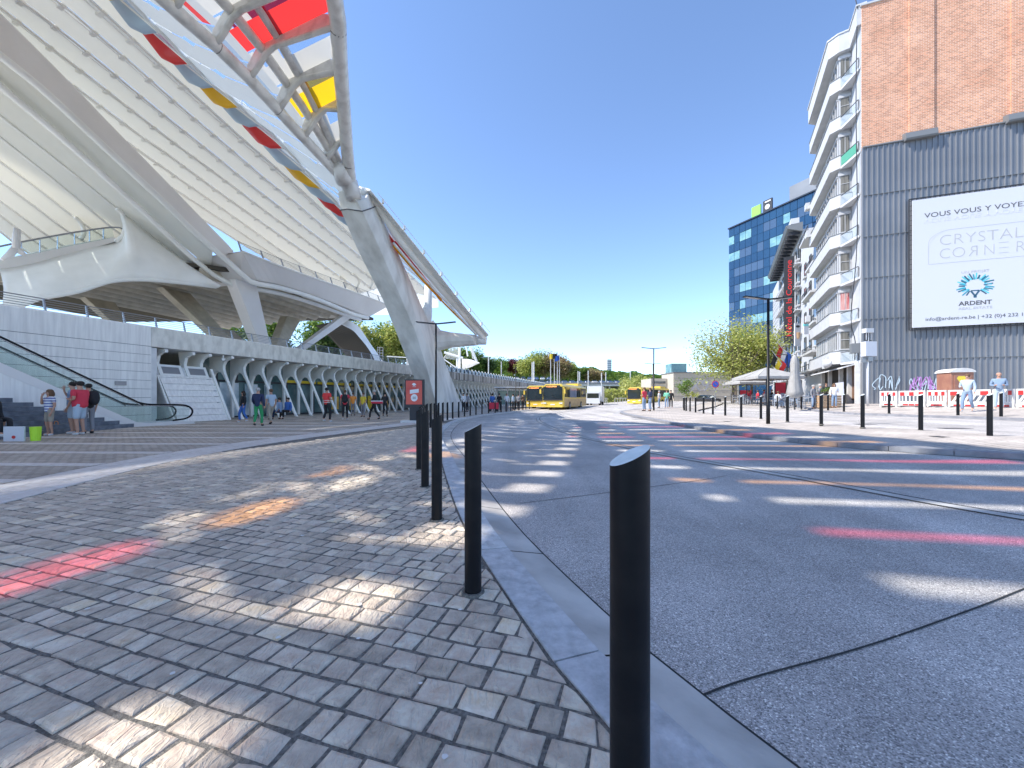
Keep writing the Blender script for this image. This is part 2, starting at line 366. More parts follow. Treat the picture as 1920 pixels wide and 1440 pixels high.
tag(b.build("flagstone_band", "flagstone"), kind="structure")
wr = sorted([(p.y, p.x) for p in offs(WC, .52)]); wl = sorted([(p.y, p.x) for p in offs(WC, -.52)])
# setts between the band and the kerb, laid in rows square to the station front
b = MB(); q = -1.6; row = 0
kleft = sorted([(p.y, p.x) for p in offs(KC, -.26)])
while q < 24:
    rh = .138*random.uniform(.93, 1.07); p = -9+random.uniform(0, .15)
    fine = q < 9
    while p < 6:
        wd = random.choice((.115,.13,.145,.16,.18)) if fine else random.choice((.13,.15,.17))
        c = NN*(p+wd/2)+U*(q+rh/2); p += wd
        if not (-1.2 < c.y < 22.5): continue
        xk = interp(kleft, c.y)-.01; xw = interp(wr, c.y)+.01
        if c.x-wd*.35 > xk or c.x+wd*.35 < xw: continue
        j = .0045; hx = wd/2-j; hy = rh/2-j; h = random.uniform(-.003, .004); tl = [random.uniform(-.004, .004) for _ in range(4)]
        rr = random.uniform(-.03, .03); ca, sa = cos(rr), sin(rr); V = []
        jt = [(random.uniform(-.006,.004), random.uniform(-.006,.004)) for _ in range(4)]
        for kk, (ins, z) in enumerate(((-.002,-.02), (.004,-.006), (.018, .0))):
            for ii, (sx, sy) in enumerate(((-1,-1),(1,-1),(1,1),(-1,1))):
                x = sx*(hx-ins)+jt[ii][0]; y = sy*(hy-ins)+jt[ii][1]
                V.append(c+NN*(x*ca-y*sa)+U*(x*sa+y*ca)+Vector((0,0,z+h+(tl[ii] if kk else 0))))
        V = [Vector((min(max(v_.x, interp(wr, v_.y)-.005), interp(kleft, v_.y)-.002), v_.y, v_.z)) if (c.x+wd > xk or c.x-wd < xw) else v_ for v_ in V]
        b.add(V, [(0,1,5,4),(1,2,6,5),(2,3,7,6),(3,0,4,7),(4,5,9,8),(5,6,10,9),(6,7,11,10),(7,4,8,11),(8,9,10,11)])
    q += rh; row += 1
tag(b.build("paving_setts", "setts"), kind="structure")
mat("gum", (.72,.70,.66), rough=.7)
b = MB(); rg = random.Random(12)
for _ in range(260):
    y = rg.uniform(1.0, 15)**1.0; x = rg.uniform(interp(wr, y), interp(kleft, y)); s = rg.uniform(.006,.016)
    b.poly([(x+s*cos(a)*rg.uniform(.7,1.2), y+s*sin(a)*rg.uniform(.7,1.2), .0065) for a in [2*pi*k/8 for k in range(8)]])
tag(b.build("gum_spots", "gum"), "pale trodden spots on the setts", kind="stuff")
b = MB()
for _ in range(900):
    y = rg.uniform(1.4, 16); x = rg.uniform(kx(y)+.5, 9.5 if y < 9 else 7); s = rg.uniform(.004,.012)
    b.poly([(x+s*cos(a)*rg.uniform(.6,1.3), y+s*sin(a)*rg.uniform(.6,1.3), gpt(x,y,-.0955).z) for a in [2*pi*k/6 for k in range(6)]])
tag(b.build("road_flecks", "gum"), "pale flecks and grit on the carriageway", kind="stuff")
# paving left of the band and light cross bands in it
b = MB(); ys = [-3+i*.5 for i in range(0, 230)]
def leftlim(Y): return interp(wl, Y) if Y < 24 else interp(sorted([(p.y, p.x) for p in offs(KC, -.25)]), Y)-.01
for a, c in zip(ys, ys[1:]):
    if a > 95: break
    b.poly([(-58, a, 0), (leftlim(a) if a < 24 else kx(a)-.3, a, 0), (leftlim(c) if c <= 24 else kx(c)-.3, c, 0), (-58, c, 0)])
tag(b.build("plaza_paving", "pavers_left"), kind="structure")
b = MB()
for D in (4.35, 5.75, 7.2, 8.8, 10.5, 12.2, 13.9, 15.7, 17.6, 19.6):
    x1 = interp(wl, D)-.02; x0 = -24
    n = 22
    for i in range(n):
        xa = lerp(x0, x1, i/n)+.006; xb = lerp(x0, x1, (i+1)/n)-.006
        b.box(((xa+xb)/2, D+((xa+xb)/2-x1)*-.02, .001), (xb-xa, .26, .01))
tag(b.build("paving_bands", "flagstone"), kind="structure")
# island between the carriageways
KI = resample(cat([(17,1.0,0),(13.6,3.2,0),(11,5.1,0),(9.1,7.0,0),(8.0,9,0),(7.45,11.1,0),(7.3,12.7,0),(7.2,15.4,0),(7.35,18.5,0),(7.5,21,0),(7.75,25,0),(8.15,29,0),(8.7,31.6,0),(9.8,33.4,0),(11.6,35,0),(14.4,37,0),(18,41,0),(24,49,0)], 8), 120)
far = [(13.2,3),(12.1,7),(11.8,9.5),(11.85,11.2),(11.1,12.1),(10.9,13.4),(11.0,15.4),(11.3,17.6),(11.5,21.1),(11.8,23.9),(12.8,27.7),(14.2,31),(17.5,36),(22.5,43),(26,49)]
farx = sorted([(y, x) for x, y in far])
b = MB(); kk = MB()
prev = None
for i, p in enumerate(KI):
    fx = max(interp(farx, p.y)+.35, p.x+.3) if p.y > 3 else p.x+2
    rowp = [gpt(lerp(p.x, fx, t), p.y, 0) for t in (0, .25, .5, .75, 1)]
    if prev:
        for a in range(4): b.poly([prev[a], rowp[a], rowp[a+1], prev[a+1]][::-1])
    prev = rowp
tag(b.build("island_paving", "pavers_island"), kind="structure")
I2 = offs(KI, .22)
idx = list(range(0, len(KI)-1, 2))
for a in idx:
    c = min(a+2, len(KI)-1); A = [KI[k] for k in range(a, c+1)]; B = [I2[k] for k in range(a, c+1)]
    t = (A[-1]-A[0]).normalized()*.006; A[0] = A[0]+t; B[0] = B[0]+t; A[-1] = A[-1]-t; B[-1] = B[-1]-t
    A = [p-offs([A[0], A[-1]], .02)[0]+A[0] if False else p for p in A]
    low = [gpt(p.x-.02, p.y, -.13) for p in A+B[::-1]]; up = [gpt(p.x-.02, p.y, .012) for p in A+B[::-1]]; n = len(low)
    kk.add(low+up, [list(range(n, 2*n))]+[(i, (i+1) % n, n+(i+1) % n, n+i) for i in range(n)])
mat("kerb_dark", (.20,.20,.22), (.28,.28,.30), rough=.7, scale=4, bump=.2, bscale=30)
tag(kk.build("island_kerb", "kerb_dark"), kind="structure")
b = MB()
for i in range(len(KI)-1):
    a, c = KI[i], KI[i+1]; o = offs([a, c], -.05)
    b.poly([gpt(o[0].x, o[0].y, -.096), gpt(a.x+.01, a.y, -.096), gpt(c.x+.01, c.y, -.096), gpt(o[1].x, o[1].y, -.096)])
tag(b.build("island_joint", "seam"), kind="structure")
# far pavement in front of the buildings
KF = resample(cat([(18.4,-4,0),(19.0,4,0),(19.5,10,0),(19.7,16.2,0),(18.9,20,0),(19.2,24,0),(22,30,0),(25.5,38,0),(30,46,0),(36,56,0),(46,72,0),(58,92,0)], 8), 90)
b = MB(); kk = MB(); prev = None
for i, p in enumerate(KF):
    rowp = [gpt(p.x+dx, p.y, 0) for dx in (0, 1, 2.2, 3.3, 4.4, 6, 9, 14, 22)]
    if prev:
        for a in range(8): b.poly([prev[a], rowp[a], rowp[a+1], prev[a+1]][::-1])
    prev = rowp
tag(b.build("far_pavement", "pavers_island"), kind="structure")
F2 = offs(KF, .2)
for i in range(0, len(KF)-1):
    A = [KF[i], KF[i+1]]; B = [F2[i], F2[i+1]]
    low = [gpt(p.x-.02, p.y, -.13) for p in A+B[::-1]]; up = [gpt(p.x-.02, p.y, .012) for p in A+B[::-1]]
    kk.add(low+up, [[4,5,6,7]]+[(k, (k+1) % 4, 4+(k+1) % 4, 4+k) for k in range(4)])
tag(kk.build("far_kerb", "kerb_dark"), kind="structure")
for y0, y1, x in ((8,11,15.8),(14,17,16.2),(20,23,16.9),(26,29,18.2)):
    ribbon("lane_line", [(x, y0), (x+.3, y1)], .12, -.0945, "paint")
ribbon("channel_strip", [(12.6,5),(12.5,10),(12.1,14),(12.4,20),(13.4,26),(16,32),(21,40)], .3, -.093, "gutter")
# low iron covers in the road and island
for x, y, s in ((3.9,24.5,1.5),(7.2,22.8,.6),(13.6,15.2,.7),(14.6,13,.9),(9.3,17,.25),(10.4,9.6,.22)):
    b = MB(); b.box(gpt(x, y, (.004 if 7 < x < 11.5 else -.094)), (s, .28, .006)); tag(b.build("drain_cover", "frame_dark"), "dark iron drain cover set in the "+("paving of the island" if 7 < x < 11.5 else "carriageway"), "drain cover", "iron drain covers")
# ------------------------------------------------------------------ STATION PODIUM
CB = -23.18
def SP(D, s, z):   # point: on the base line at depth D, moved s out of the front, height z
    return Vector((TA*D+CB, D, z))+NN*s
pod = empty("station_podium", SP(30, 0, 0), "long pale concrete station base with slanting white ribs under a parapet terrace", "building")
PO = pod.location
def pb(b, name, mt, par=None, smooth=False): return b.build(name, mt, par or pod, off=PO, smooth=smooth)
DW = 19.3
# terrace slab and plain wall on the left
b = MB()
for i in range(12):
    zt = 3.78-.42*i; zb = max(0, zt-.405)
    if zt <= 0: break
    b.hexa([SP(-6,-1.1,zb), SP(DW,-1.1,zb), SP(DW,-.62,zb), SP(-6,-.62,zb), SP(-6,-1.1,zt), SP(DW,-1.1,zt), SP(DW,-.62,zt), SP(-6,-.62,zt)])
pb(b, "panel_wall", "concrete_wall")
b = MB(); b.hexa([SP(-6,-1.0,0), SP(DW-.02,-1.0,0), SP(DW-.02,-.635,0), SP(-6,-.635,0), SP(-6,-1.0,3.8), SP(DW-.02,-1.0,3.8), SP(DW-.02,-.635,3.8), SP(-6,-.635,3.8)])
pb(b, "wall_joints", "joint_dark")
def parapet(D0, D1, name, mt, step):
    b = MB(); d = D0
    while d < D1-.1:
        e = min(d+step, D1)-.012
        pr = lambda D: [SP(D,-.62,3.8), SP(D,-.60,4.72), SP(D,-.66,4.78), SP(D,-1.0,4.74), SP(D,-1.05,4.3), SP(D,-1.15,3.9)]
        b.loft([pr(d), pr(e)]); d += step
    return pb(b, name, mt)
parapet(-6, DW, "parapet", "concrete_wall", 9)
parapet(DW, 44, "parapet", "concrete_board", 7.6)
parapet(44, 112, "stained_parapet", "concrete_stained", 6)
b = MB(); b.hexa([SP(-6,-60,4.1), SP(112,-14,4.1), SP(112,-1.0,4.1), SP(-6,-1.0,4.1), SP(-6,-60,4.3), SP(112,-14,4.3), SP(112,-1.0,4.3), SP(-6,-1.0,4.3)])
pb(b, "terrace", "concrete_light")
b = MB(); b.hexa([SP(DW,-2.9,3.74), SP(112,-2.9,3.74), SP(112,-.64,3.79), SP(DW,-.64,3.79), SP(DW,-2.9,4.0), SP(112,-2.9,4.0), SP(112,-.64,4.0), SP(DW,-.64,4.0)])
pb(b, "soffit", "concrete_light")
# side return of the recess and the slanting panel block
b = MB(); b.hexa([SP(DW-.05,-3,0), SP(DW+.25,-3,0), SP(DW+.25,-.68,0), SP(DW-.05,-.68,0), SP(DW-.05,-3,3.74), SP(DW+.25,-3,3.74), SP(DW+.25,-.68,3.74), SP(DW-.05,-.68,3.74)])
pb(b, "recess_return", "concrete_light")
def slant(D, z, o=0): t = z/2.95; return SP(D, .18-1.5*t+o, z)
blk = None; b = MB(); D0, D1 = 20.0, 22.42
for i in range(8):
    z0 = i*.33+.02; z1 = i*.33+.325
    if i == 7: z1 = 2.42
    b.hexa([slant(D0-.2*(z0/2.9),z0,-.12), slant(D1,z0,-.12), slant(D1,z0), slant(D0-.2*(z0/2.9),z0), slant(D0-.2*(z1/2.9),z1,-.12), slant(D1,z1,-.12), slant(D1,z1), slant(D0-.2*(z1/2.9),z1)])
blk = pb(b, "slanting_panels", "concrete_wall")
b = MB(); b.prism([SP(D0,.1,0), SP(D0-.2,-1.35,2.9), SP(D0-.2,-2.8,2.9), SP(D0,-2.8,0)], U*2.38); pb(b, "panel_block_core", "concrete_light", blk)
for k in range(2):
    a = D0-.1+k*1.24; c = a+1.08
    fr = MB(); fr.hexa([slant(a,2.42,-.1), slant(c,2.42,-.1), slant(c,2.42,.03), slant(a,2.42,.03), slant(a,3.0,-.1), slant(c,3.0,-.1), slant(c,3.0,.03), slant(a,3.0,.03)])
    f = pb(fr, "vent_window", "white_steel")
    g = MB(); g.hexa([slant(a+.16,2.52,.0), slant(c-.14,2.52,.0), slant(c-.14,2.52,.036), slant(a+.16,2.52,.036), slant(a+.16,2.88,.0), slant(c-.14,2.88,0), slant(c-.14,2.88,.036), slant(a+.16,2.88,.036)])
    pb(g, "louvre", "grey_metal", f)
b = MB(); b.bar(slant(22.45,0,.05), slant(22.45,2.9,.05), .12, .12); b.bar(slant(19.8,0,.04), slant(19.75,2.4,.04), .06, .06); pb(b, "panel_edge", "white_steel")
# the ribs
RIB = [(.20,0),(-.02,0),(-.18,.30),(-1.22,2.35),(-1.55,2.78),(-1.85,2.86),(-2.10,2.72),(-2.28,2.35),(-2.34,1.8),(-2.34,0),(-2.52,0),(-2.52,3.76),(-.72,3.76),(-.64,3.70),(-.66,3.58),(-.95,3.54),(-1.20,3.42),(-1.34,3.22),(-1.36,3.0),(-1.28,2.75),(-.06,.35),(.08,.12)]
def rib(D):
    b = MB(); th = [.075]*len(RIB)
    L = [Vector((s*NN.x, s*NN.y, z))-U*.085 for s, z in RIB]; R = [p+U*.17 for p in L]
    n = len(L); 
    I = [Vector((s*NN.x, s*NN.y, z))-U*.085 for s, z in RIB]
    b.add(L+R, [list(range(n))[::-1], list(range(n, 2*n))]+[(i, (i+1) % n, n+(i+1) % n, n+i) for i in range(n)])
    o = b.build("rib", "white_steel"); bm_ = o.modifiers.new("bevel", "BEVEL"); bm_.width = .035; bm_.segments = 2; bm_.limit_method = 'ANGLE'; bm_.angle_limit = radians(20)
    return o
r0 = rib(0); k = 0; Dt = 22.05
bases = []
while Dt < 92:
    bases.append(Dt); Dt += 1.245
short = [(p if p[1] > 0 else None) for p in RIB]
for i, D in enumerate(bases):
    o = r0 if i == 0 else r0.copy()
    if i: COL.objects.link(o)
    o.parent = pod; o.location = SP(D, 0, 0)-PO
for D in (19.95, 21.2):      # bracket stubs over the panel block
    b = MB(); pts = [(-1.5,2.35),(-1.75,3.76),(-.72,3.76),(-.64,3.70),(-.66,3.58),(-.95,3.54),(-1.20,3.42),(-1.30,3.1),(-1.24,2.5)]
    pr = [SP(D, s, z)-U*.07 for s, z in pts]; b.prism(pr, U*.14); pb(b, "rib_bracket", "white_steel")
for i, D in enumerate(bases[:2]):
    pass
# round lamps in the soffit
for D in (22.9, 36.5):
    c = MB(); c.sphere(SP(D,-.9,3.52), .11); c.tube([SP(D,-.9,3.6), SP(D,-.9,3.76)], .05); pb(c, "soffit_camera", "white_steel", smooth=True)
# shop front behind ribs
b = MB(); b.hexa([SP(22.5,-2.95,0), SP(112,-2.95,0), SP(112,-2.85,0), SP(22.5,-2.85,0), SP(22.5,-2.95,3.74), SP(112,-2.95,3.74), SP(112,-2.85,3.74), SP(22.5,-2.85,3.74)])
pb(b, "glass_front", "glass_teal")
b = MB(); random.seed(3)
for i, D in enumerate(bases):
    wd = random.choice((.08,.1,.28)); b.hexa([SP(D+.35,-2.85,0), SP(D+.35+wd,-2.85,0), SP(D+.35+wd,-2.78,0), SP(D+.35,-2.78,0), SP(D+.35,-2.85,3.7), SP(D+.35+wd,-2.85,3.7), SP(D+.35+wd,-2.78,3.7), SP(D+.35,-2.78,3.7)])
for z0, z1 in ((0,.12),(2.3,2.42)):
    b.hexa([SP(22.5,-2.86,z0), SP(112,-2.86,z0), SP(112,-2.79,z0), SP(22.5,-2.79,z0), SP(22.5,-2.86,z1), SP(112,-2.86,z1), SP(112,-2.79,z1), SP(22.5,-2.79,z1)])
pb(b, "front_frame", "frame_dark")
mat("shop_yellow", (.80,.56,.03), rough=.5); mat("shop_poster", (.75,.78,.80), (.25,.35,.40), scale=1.2, rough=.4); mat("shop_orange", (.75,.33,.05), (.8,.6,.1), scale=.8, rough=.5)
b = MB()
for a, c in ((28.6,31.5),(31.7,35.5),(36,39),(39.5,44)):
    b.hexa([SP(a,-2.79,2.42), SP(c,-2.79,2.42), SP(c,-2.74,2.42), SP(a,-2.74,2.42), SP(a,-2.79,2.62), SP(c,-2.79,2.62), SP(c,-2.74,2.62), SP(a,-2.74,2.62)])
pb(b, "yellow_reflection", "shop_yellow")  # yellow bands stand for a reflection in the glass front
for k, (a, c, z0, z1, mm) in enumerate(((22.7,23.4,.15,2.2,"shop_poster"),(24.0,25.2,.1,2.25,"shop_poster"),(25.6,26.5,.1,2.2,"shop_poster"),(27.0,27.6,.9,2.2,"shop_poster"),(33.2,34.0,.3,1.4,"shop_orange"),(35.4,36.2,.2,1.3,"shop_orange"),(37.8,38.5,.2,1.5,"shop_yellow"),(40.2,41,.3,1.4,"shop_orange"))):
    b = MB(); b.hexa([SP(a,-2.78,z0), SP(c,-2.78,z0), SP(c,-2.75,z0), SP(a,-2.75,z0), SP(a,-2.78,z1), SP(c,-2.78,z1), SP(c,-2.75,z1), SP(a,-2.75,z1)]); pb(b, "window_poster", mm)
# small wall box on the plain wall
b = MB(); q0 = Q(205,716,CB-.65); b.hexa([SP(q0.y,-.62,q0.z-.14), SP(q0.y+.4,-.62,q0.z-.14), SP(q0.y+.4,-.57,q0.z-.14), SP(q0.y,-.57,q0.z-.14), SP(q0.y,-.62,q0.z+.05), SP(q0.y+.4,-.62,q0.z+.05), SP(q0.y+.4,-.57,q0.z+.05), SP(q0.y,-.57,q0.z+.05)]); pb(b, "wall_plate", "grey_metal")
# railing on the parapet
rail = empty("terrace_railing", SP(10,-1.0,4.7), "grey steel railing of thin horizontal rods leaning along the terrace parapet", "railing")
RO = rail.location; D = 3.3; n = 0
while D < 96:
    b = MB(); b.prism([SP(D,-.98,4.7), SP(D,-.86,4.7), SP(D,-1.06,5.34), SP(D,-1.12,5.34)], U*.05)
    if D < 60 or n % 2 == 0: b.build("post", "grey_metal", rail, off=RO)
    D += 1.26; n += 1
for k in range(6):
    t = k/5; s = -.94-.13*t; z = 4.82+.5*t
    b = MB(); b.tube([SP(3,s,z), SP(112,s,z)], .014 if k < 5 else .024, n=5); b.build("rail", "grey_metal", rail, off=RO)
# white cable railing far end, bigger white posts
wr_ = empty("white_fin_railing", SP(50,-.8,4.7), "row of white fins with glass along the far stained parapet", "railing"); WO = wr_.location
D = 47
while D < 108:
    b = MB(); b.prism([SP(D,-.85,4.74), SP(D,-.6,4.74), SP(D,-1.0,5.6), SP(D,-1.1,5.6)], U*.09); b.build("fin", "white_steel", wr_, off=WO); D += 1.3
b = MB(); b.hexa([SP(47,-.95,4.85), SP(108,-.95,4.85), SP(108,-.93,4.85), SP(47,-.93,4.85), SP(47,-1.0,5.4), SP(108,-1.0,5.4), SP(108,-.98,5.4), SP(47,-.98,5.4)]); b.build("glass_panel", "glass_dark", wr_, off=WO)

# ------------------------------------------------------------------ ESCALATOR and steps
CE = -21.5     # plane of the near balustrade
esc = empty("escalator", (TA*16+CE, 16, 0), "glass sided escalator climbing left along the pale panel wall", "escalator"); EO = esc.location
def EP(D, z, o=0): return Vector((TA*D+CE, D, z))+NN*o
def escp(D):        # handrail base height (floor of the flight)
    return 0 if D > 17.2 else (17.2-D)*1.0468*.577
for side, o in (("near", 0), ("far", -1.15)):
    hr = [EP(9.5, escp(9.5)+1.0, o), EP(16.6, escp(16.6)+1.0, o), EP(17.1, 1.06, o), EP(17.6,.95,o), EP(18.6,.93,o), EP(19.0,.86,o), EP(19.2,.66,o), EP(19.15,.42,o), EP(18.9,.26,o), EP(18.4,.2,o)]
    hs = cat(hr, 5); b = MB(); b.tube(hs, .04, n=7); b.build("handrail", "black_metal", esc, off=EO, smooth=True)
    b = MB(); b.tube([p+Vector((0,0,-.055)) for p in hs[:26]], .022, n=6); b.build("handrail_trim", "chrome", esc, off=EO, smooth=True)
    b = MB(); prof = [(9.5,escp(9.5)+.1),(12,escp(12)+.1),(14.5,escp(14.5)+.1),(17.2,.12),(19,.2),(19.1,.8),(18.6,.9),(17.3,.93),(14.5,escp(14.5)+.95),(12,escp(12)+.95),(9.5,escp(9.5)+.95)]
    b.prism([EP(D_, z, o) for D_, z in prof], NN*.015); b.build("glass_side", "glass_green", esc, off=EO)
    b = MB(); prof = [(9.5,escp(9.5)-.28),(16.9,-.02),(19.3,-.02),(19.2,.1),(18.6,.16),(17.5,.13),(17,.2),(9.5,escp(9.5)+.14)]
    b.prism([EP(D_, z, o-.07) for D_, z in prof], NN*.16); b.build("skirt", "beam_steel", esc, off=EO)
b = MB(); n = 30
for i in range(n):
    D_ = 9.6+i*(17.2-9.6)/n; z = escp(D_); b.hexa([EP(D_,z-.3,-1.1), EP(D_+.26,z-.3,-1.1), EP(D_+.26,z-.3,-.1), EP(D_,z-.3,-.1), EP(D_,z,-1.1), EP(D_+.26,z,-1.1), EP(D_+.26,z,-.1), EP(D_,z,-.1)])
b.hexa([EP(17.2,0,-1.1), EP(19.4,0,-1.1), EP(19.4,0,-.1), EP(17.2,0,-.1), EP(17.2,.02,-1.1), EP(19.4,.02,-1.1), EP(19.4,.02,-.1), EP(17.2,.02,-.1)]); b.build("step", "grey_metal", esc, off=EO)
b = MB(); b.prism([EP(9.5,0,-.02), EP(17.0,0,-.02), EP(17.0,-.03,-.02), EP(16.9,-.02,-.02), EP(9.5,escp(9.5)-.28,-.02)], NN*.1); b.build("side_wall", "concrete_wall", esc, off=EO)
# steps fanning in front
mat("bluestone", (.10,.115,.14), (.17,.19,.22), rough=.7, scale=5, bump=.3, bscale=30)
st = empty("stone_steps", (-15.5, 12.5, 0), "dark bluestone steps climbing to the left below the escalator", "steps"); SO = st.location
for k in range(8):
    z = .155*(k+1); Rr = EP(16.9-.47*k, 0, .12); Lr = Vector((-1.378*(10.8+.33*k), 10.8+.33*k, 0)); Rn = EP(16.9-.47*(k+1), 0, .12)
    # riser from Lr to Rr, body goes to the escalator wall
    b = MB(); bk = EP(9.0, 0, .12)
    P1 = [Vector((Lr.x, Lr.y, z-.16)), Vector((Rr.x, Rr.y, z-.16)), Vector((bk.x-1.5, bk.y+3.5, z-.16))]
    pts = [Vector((Lr.x, Lr.y, z-.155)), Vector((Rr.x, Rr.y, z-.155)), EP(9.0, z-.155, .12), Vector((-24, 12.5+.3*k, z-.155))]
    dd_ = (Lr-Rr); Le = Rr+dd_*(1+2.6/abs(dd_.y)); b.prism([Vector((Le.x, Le.y, z-.155)), Vector((Rr.x, Rr.y, z-.155)), EP(8, z-.155, .12)], (0,0,.15)); b.build("stone_step", "bluestone", st, off=SO)
mat("hood_seam", (.25,.24,.23), rough=.7)
# ------------------------------------------------------------------ STATION ROOF
roof = empty("station_roof", (-14, 24, 0), "vast white ribbed station canopy sweeping down from the upper left to a concrete pylon", "building")
RF = roof.location
def rb(b, name, mt, smooth=False, par=None): return b.build(name, mt, par or roof, off=RF, smooth=smooth)
# gap lines between the roof slats, read along the photo and set on planes parallel to the front
G = [
 (-30.5, [(225,0),(273,48),(320,97),(367,137),(445,212),(537,297),(587,347),(612,368),(632,389),(657,410),(700,450),(745,492),(785,530),(818,560)]),
 (-32.5, [(175,5),(235,60),(285,107),(370,183),(443,250),(533,328),(582,372),(623,410),(661,442),(700,476),(740,512),(780,548)]),
 (-35.0, [(105,0),(138,25),(195,75),(247,118),(333,195),(408,258),(497,335),(550,376),(592,412),(631,445),(666,473),(700,503),(735,534)]),
 (-37.5, [(37,0),(97,42),(154,90),(207,132),(253,171),(297,207),(335,237),(405,293),(466,343),(518,383),(565,421),(621,463),(653,489),(685,512.5),(715,536)]),
 (-40.0, [(0,12),(57,57),(117,105),(170,145),(218,183),(262,217),(302,248),(340,277),(434,346),(488,388),(535,422),(576,452),(630,491),(670,520),(700,543)]),
 (-42.5, [(0,62),(60,105),(128,152),(182,193),(228,227),(267,257),(307,283),(403,354),(458,393),(506,427),(549,457),(587,483),(645,524),(680,548)]),
 (-45.0, [(0,112),(120,190),(240,267),(283,297),(337,335),(400,379),(437,405),(475,432),(512,459),(550,485),(599,520),(625,537),(660,556)]),
 (-47.5, [(0,165),(160,262),(320,350),(400,402),(437,426),(475,452),(512,477),(542,495),(590,522),(640,548)]),
 (-50.0, [(0,215),(200,315),(383,413),(400,422),(420,435),(456,458),(500,483),(560,517),(620,545)]),
]
H = [
 (-37.6, [(0,104),(72,160),(158,238),(270,338),(330,393),(368,428),(400,458)]),
 (-39.5, [(0,160),(110,252),(200,333),(287,413),(350,472),(395,508)]),
 (-42.0, [(0,217),(80,280),(160,343),(227,398),(300,455),(400,530)]),
 (-44.5, [(0,257),(80,320),(150,377),(209,425),(260,462)]),
 (-47.0, [(0,303),(70,353),(148,413),(215,455)]),
 (-49.5, [(0,340),(60,383),(133,437),(190,468)]),
 (-52.0, [(0,377),(50,413),(97,447),(150,478)]),
 (-54.5, [(0,403),(60,448),(110,480)]),
 (-57.0, [(0,433),(30,458),(80,490)]),
]
def curve3(c, pts, n=40, back=True):
    w3 = [Q(x, y, c) for x, y in pts]
    if back:
        a, b_ = w3[0], w3[1]; sl_ = (a.z-b_.z)/max(.1, (b_.y-a.y)); pre = []
        D, Z = a.y, a.z; s_ = sl_
        D2 = D; 
        for k in range(7):
            D2 -= 5.5; Z += s_*5.5; s_ -= sl_*.2
            pre.append(Vector((TA*D2+c, D2, Z)))
        w3 = pre[::-1]+w3
    return cat(w3, 3)
def at_depth(cv, D):
    for a, b_ in zip(cv, cv[1:]):
        if a.y <= D <= b_.y: return a.lerp(b_, (D-a.y)/(b_.y-a.y+1e-9))
    return cv[0].copy() if D < cv[0].y else cv[-1].copy()
def slatset(fam, gaps, hooks=None):
    C3 = [curve3(c, p) for c, p in fam]
    for i in range(len(C3)-1):
        A, B = C3[i], C3[i+1]
        d0 = max(A[0].y, B[0].y); d1 = min(A[-1].y+2, B[-1].y+2); n = 46
        rows = []
        g0 = gaps[i]; 
        for k in range(n+1):
            D = lerp(d0, d1, k/n); a = at_depth(A, D+0*.3); b_ = at_depth(B, D+.75)
            rows.append((a, b_))
        b = MB(); prof = [(g0,.0),(g0+.02,-.06),(.35,-.085),(.65,-.085),(.9,-.06),(.925,.12)]
        R = []
        for a, b_ in rows:
            low = [a.lerp(b_, t)+Vector((0,0,z)) for t, z in prof]; up = [p+Vector((0,0,.22)) for p in (low[-1], low[0])]
            R.append(low+up)
        b.loft(R); rb(b, "roof_slat", "slat_white")
        b = MB(); b.tube([a.lerp(b_, .945)+Vector((0,0,-.13)) for a, b_ in rows], .085, n=7); rb(b, "slat_tube", "white_steel", True)
        b = MB(); b.tube([a.lerp(b_, g0+.012)+Vector((0,0,-.03)) for a, b_ in rows], .038, n=6); rb(b, "slat_rail", "white_steel", True)
        b = MB(); b.tube([a.lerp(b_, .975)+Vector((0,0,-.02)) for a, b_ in rows], .045, n=5); rb(b, "slat_seam", "hood_seam", True)
    return C3
GC = slatset(G, [.03,.16,.10,.10,.08,.08,.06,.06])
b = MB(); cv = [(at_depth(GC[1], D), at_depth(GC[2], D+.75)) for D in [lerp(-12, GC[1][-1].y, k/50) for k in range(51)]]
b.loft([[a.lerp(b_, 0)+Vector((0,0,.16)), a.lerp(b_, .19)+Vector((0,0,.16))] for a, b_ in cv], closed=False); rb(b, "gap_sun_dimmer", "glass_dimmer")  # grey pane added to dim the sun streak from the widest gap
# little brackets crossing the gaps
for i, cv in enumerate(GC[:7]):
    nx = GC[min(i+1, len(GC)-1)]; pv = GC[i-1] if i else None
    D = 14.0; b = MB()
    while D < cv[-1].y-1:
        p = at_depth(cv, D); o = at_depth(nx, D+.75); t = (o-p).normalized(); wdt = (.55 if i == 1 else .34)
        b.hexa([p-t*.22+U*-.12+Vector((0,0,-.16)), p+t*wdt+U*-.12+Vector((0,0,-.2)), p+t*wdt+U*.12+Vector((0,0,-.2)), p-t*.22+U*.12+Vector((0,0,-.16)),
                p-t*.22+U*-.12+Vector((0,0,0)), p+t*wdt+U*-.12+Vector((0,0,-.04)), p+t*wdt+U*.12+Vector((0,0,-.04)), p-t*.22+U*.12+Vector((0,0,0))])
        D += 1.45
    rb(b, "gap_brackets", "white_steel")
# clear glazing above all gaps but the widest one
HC = slatset(H, [.05]*8)
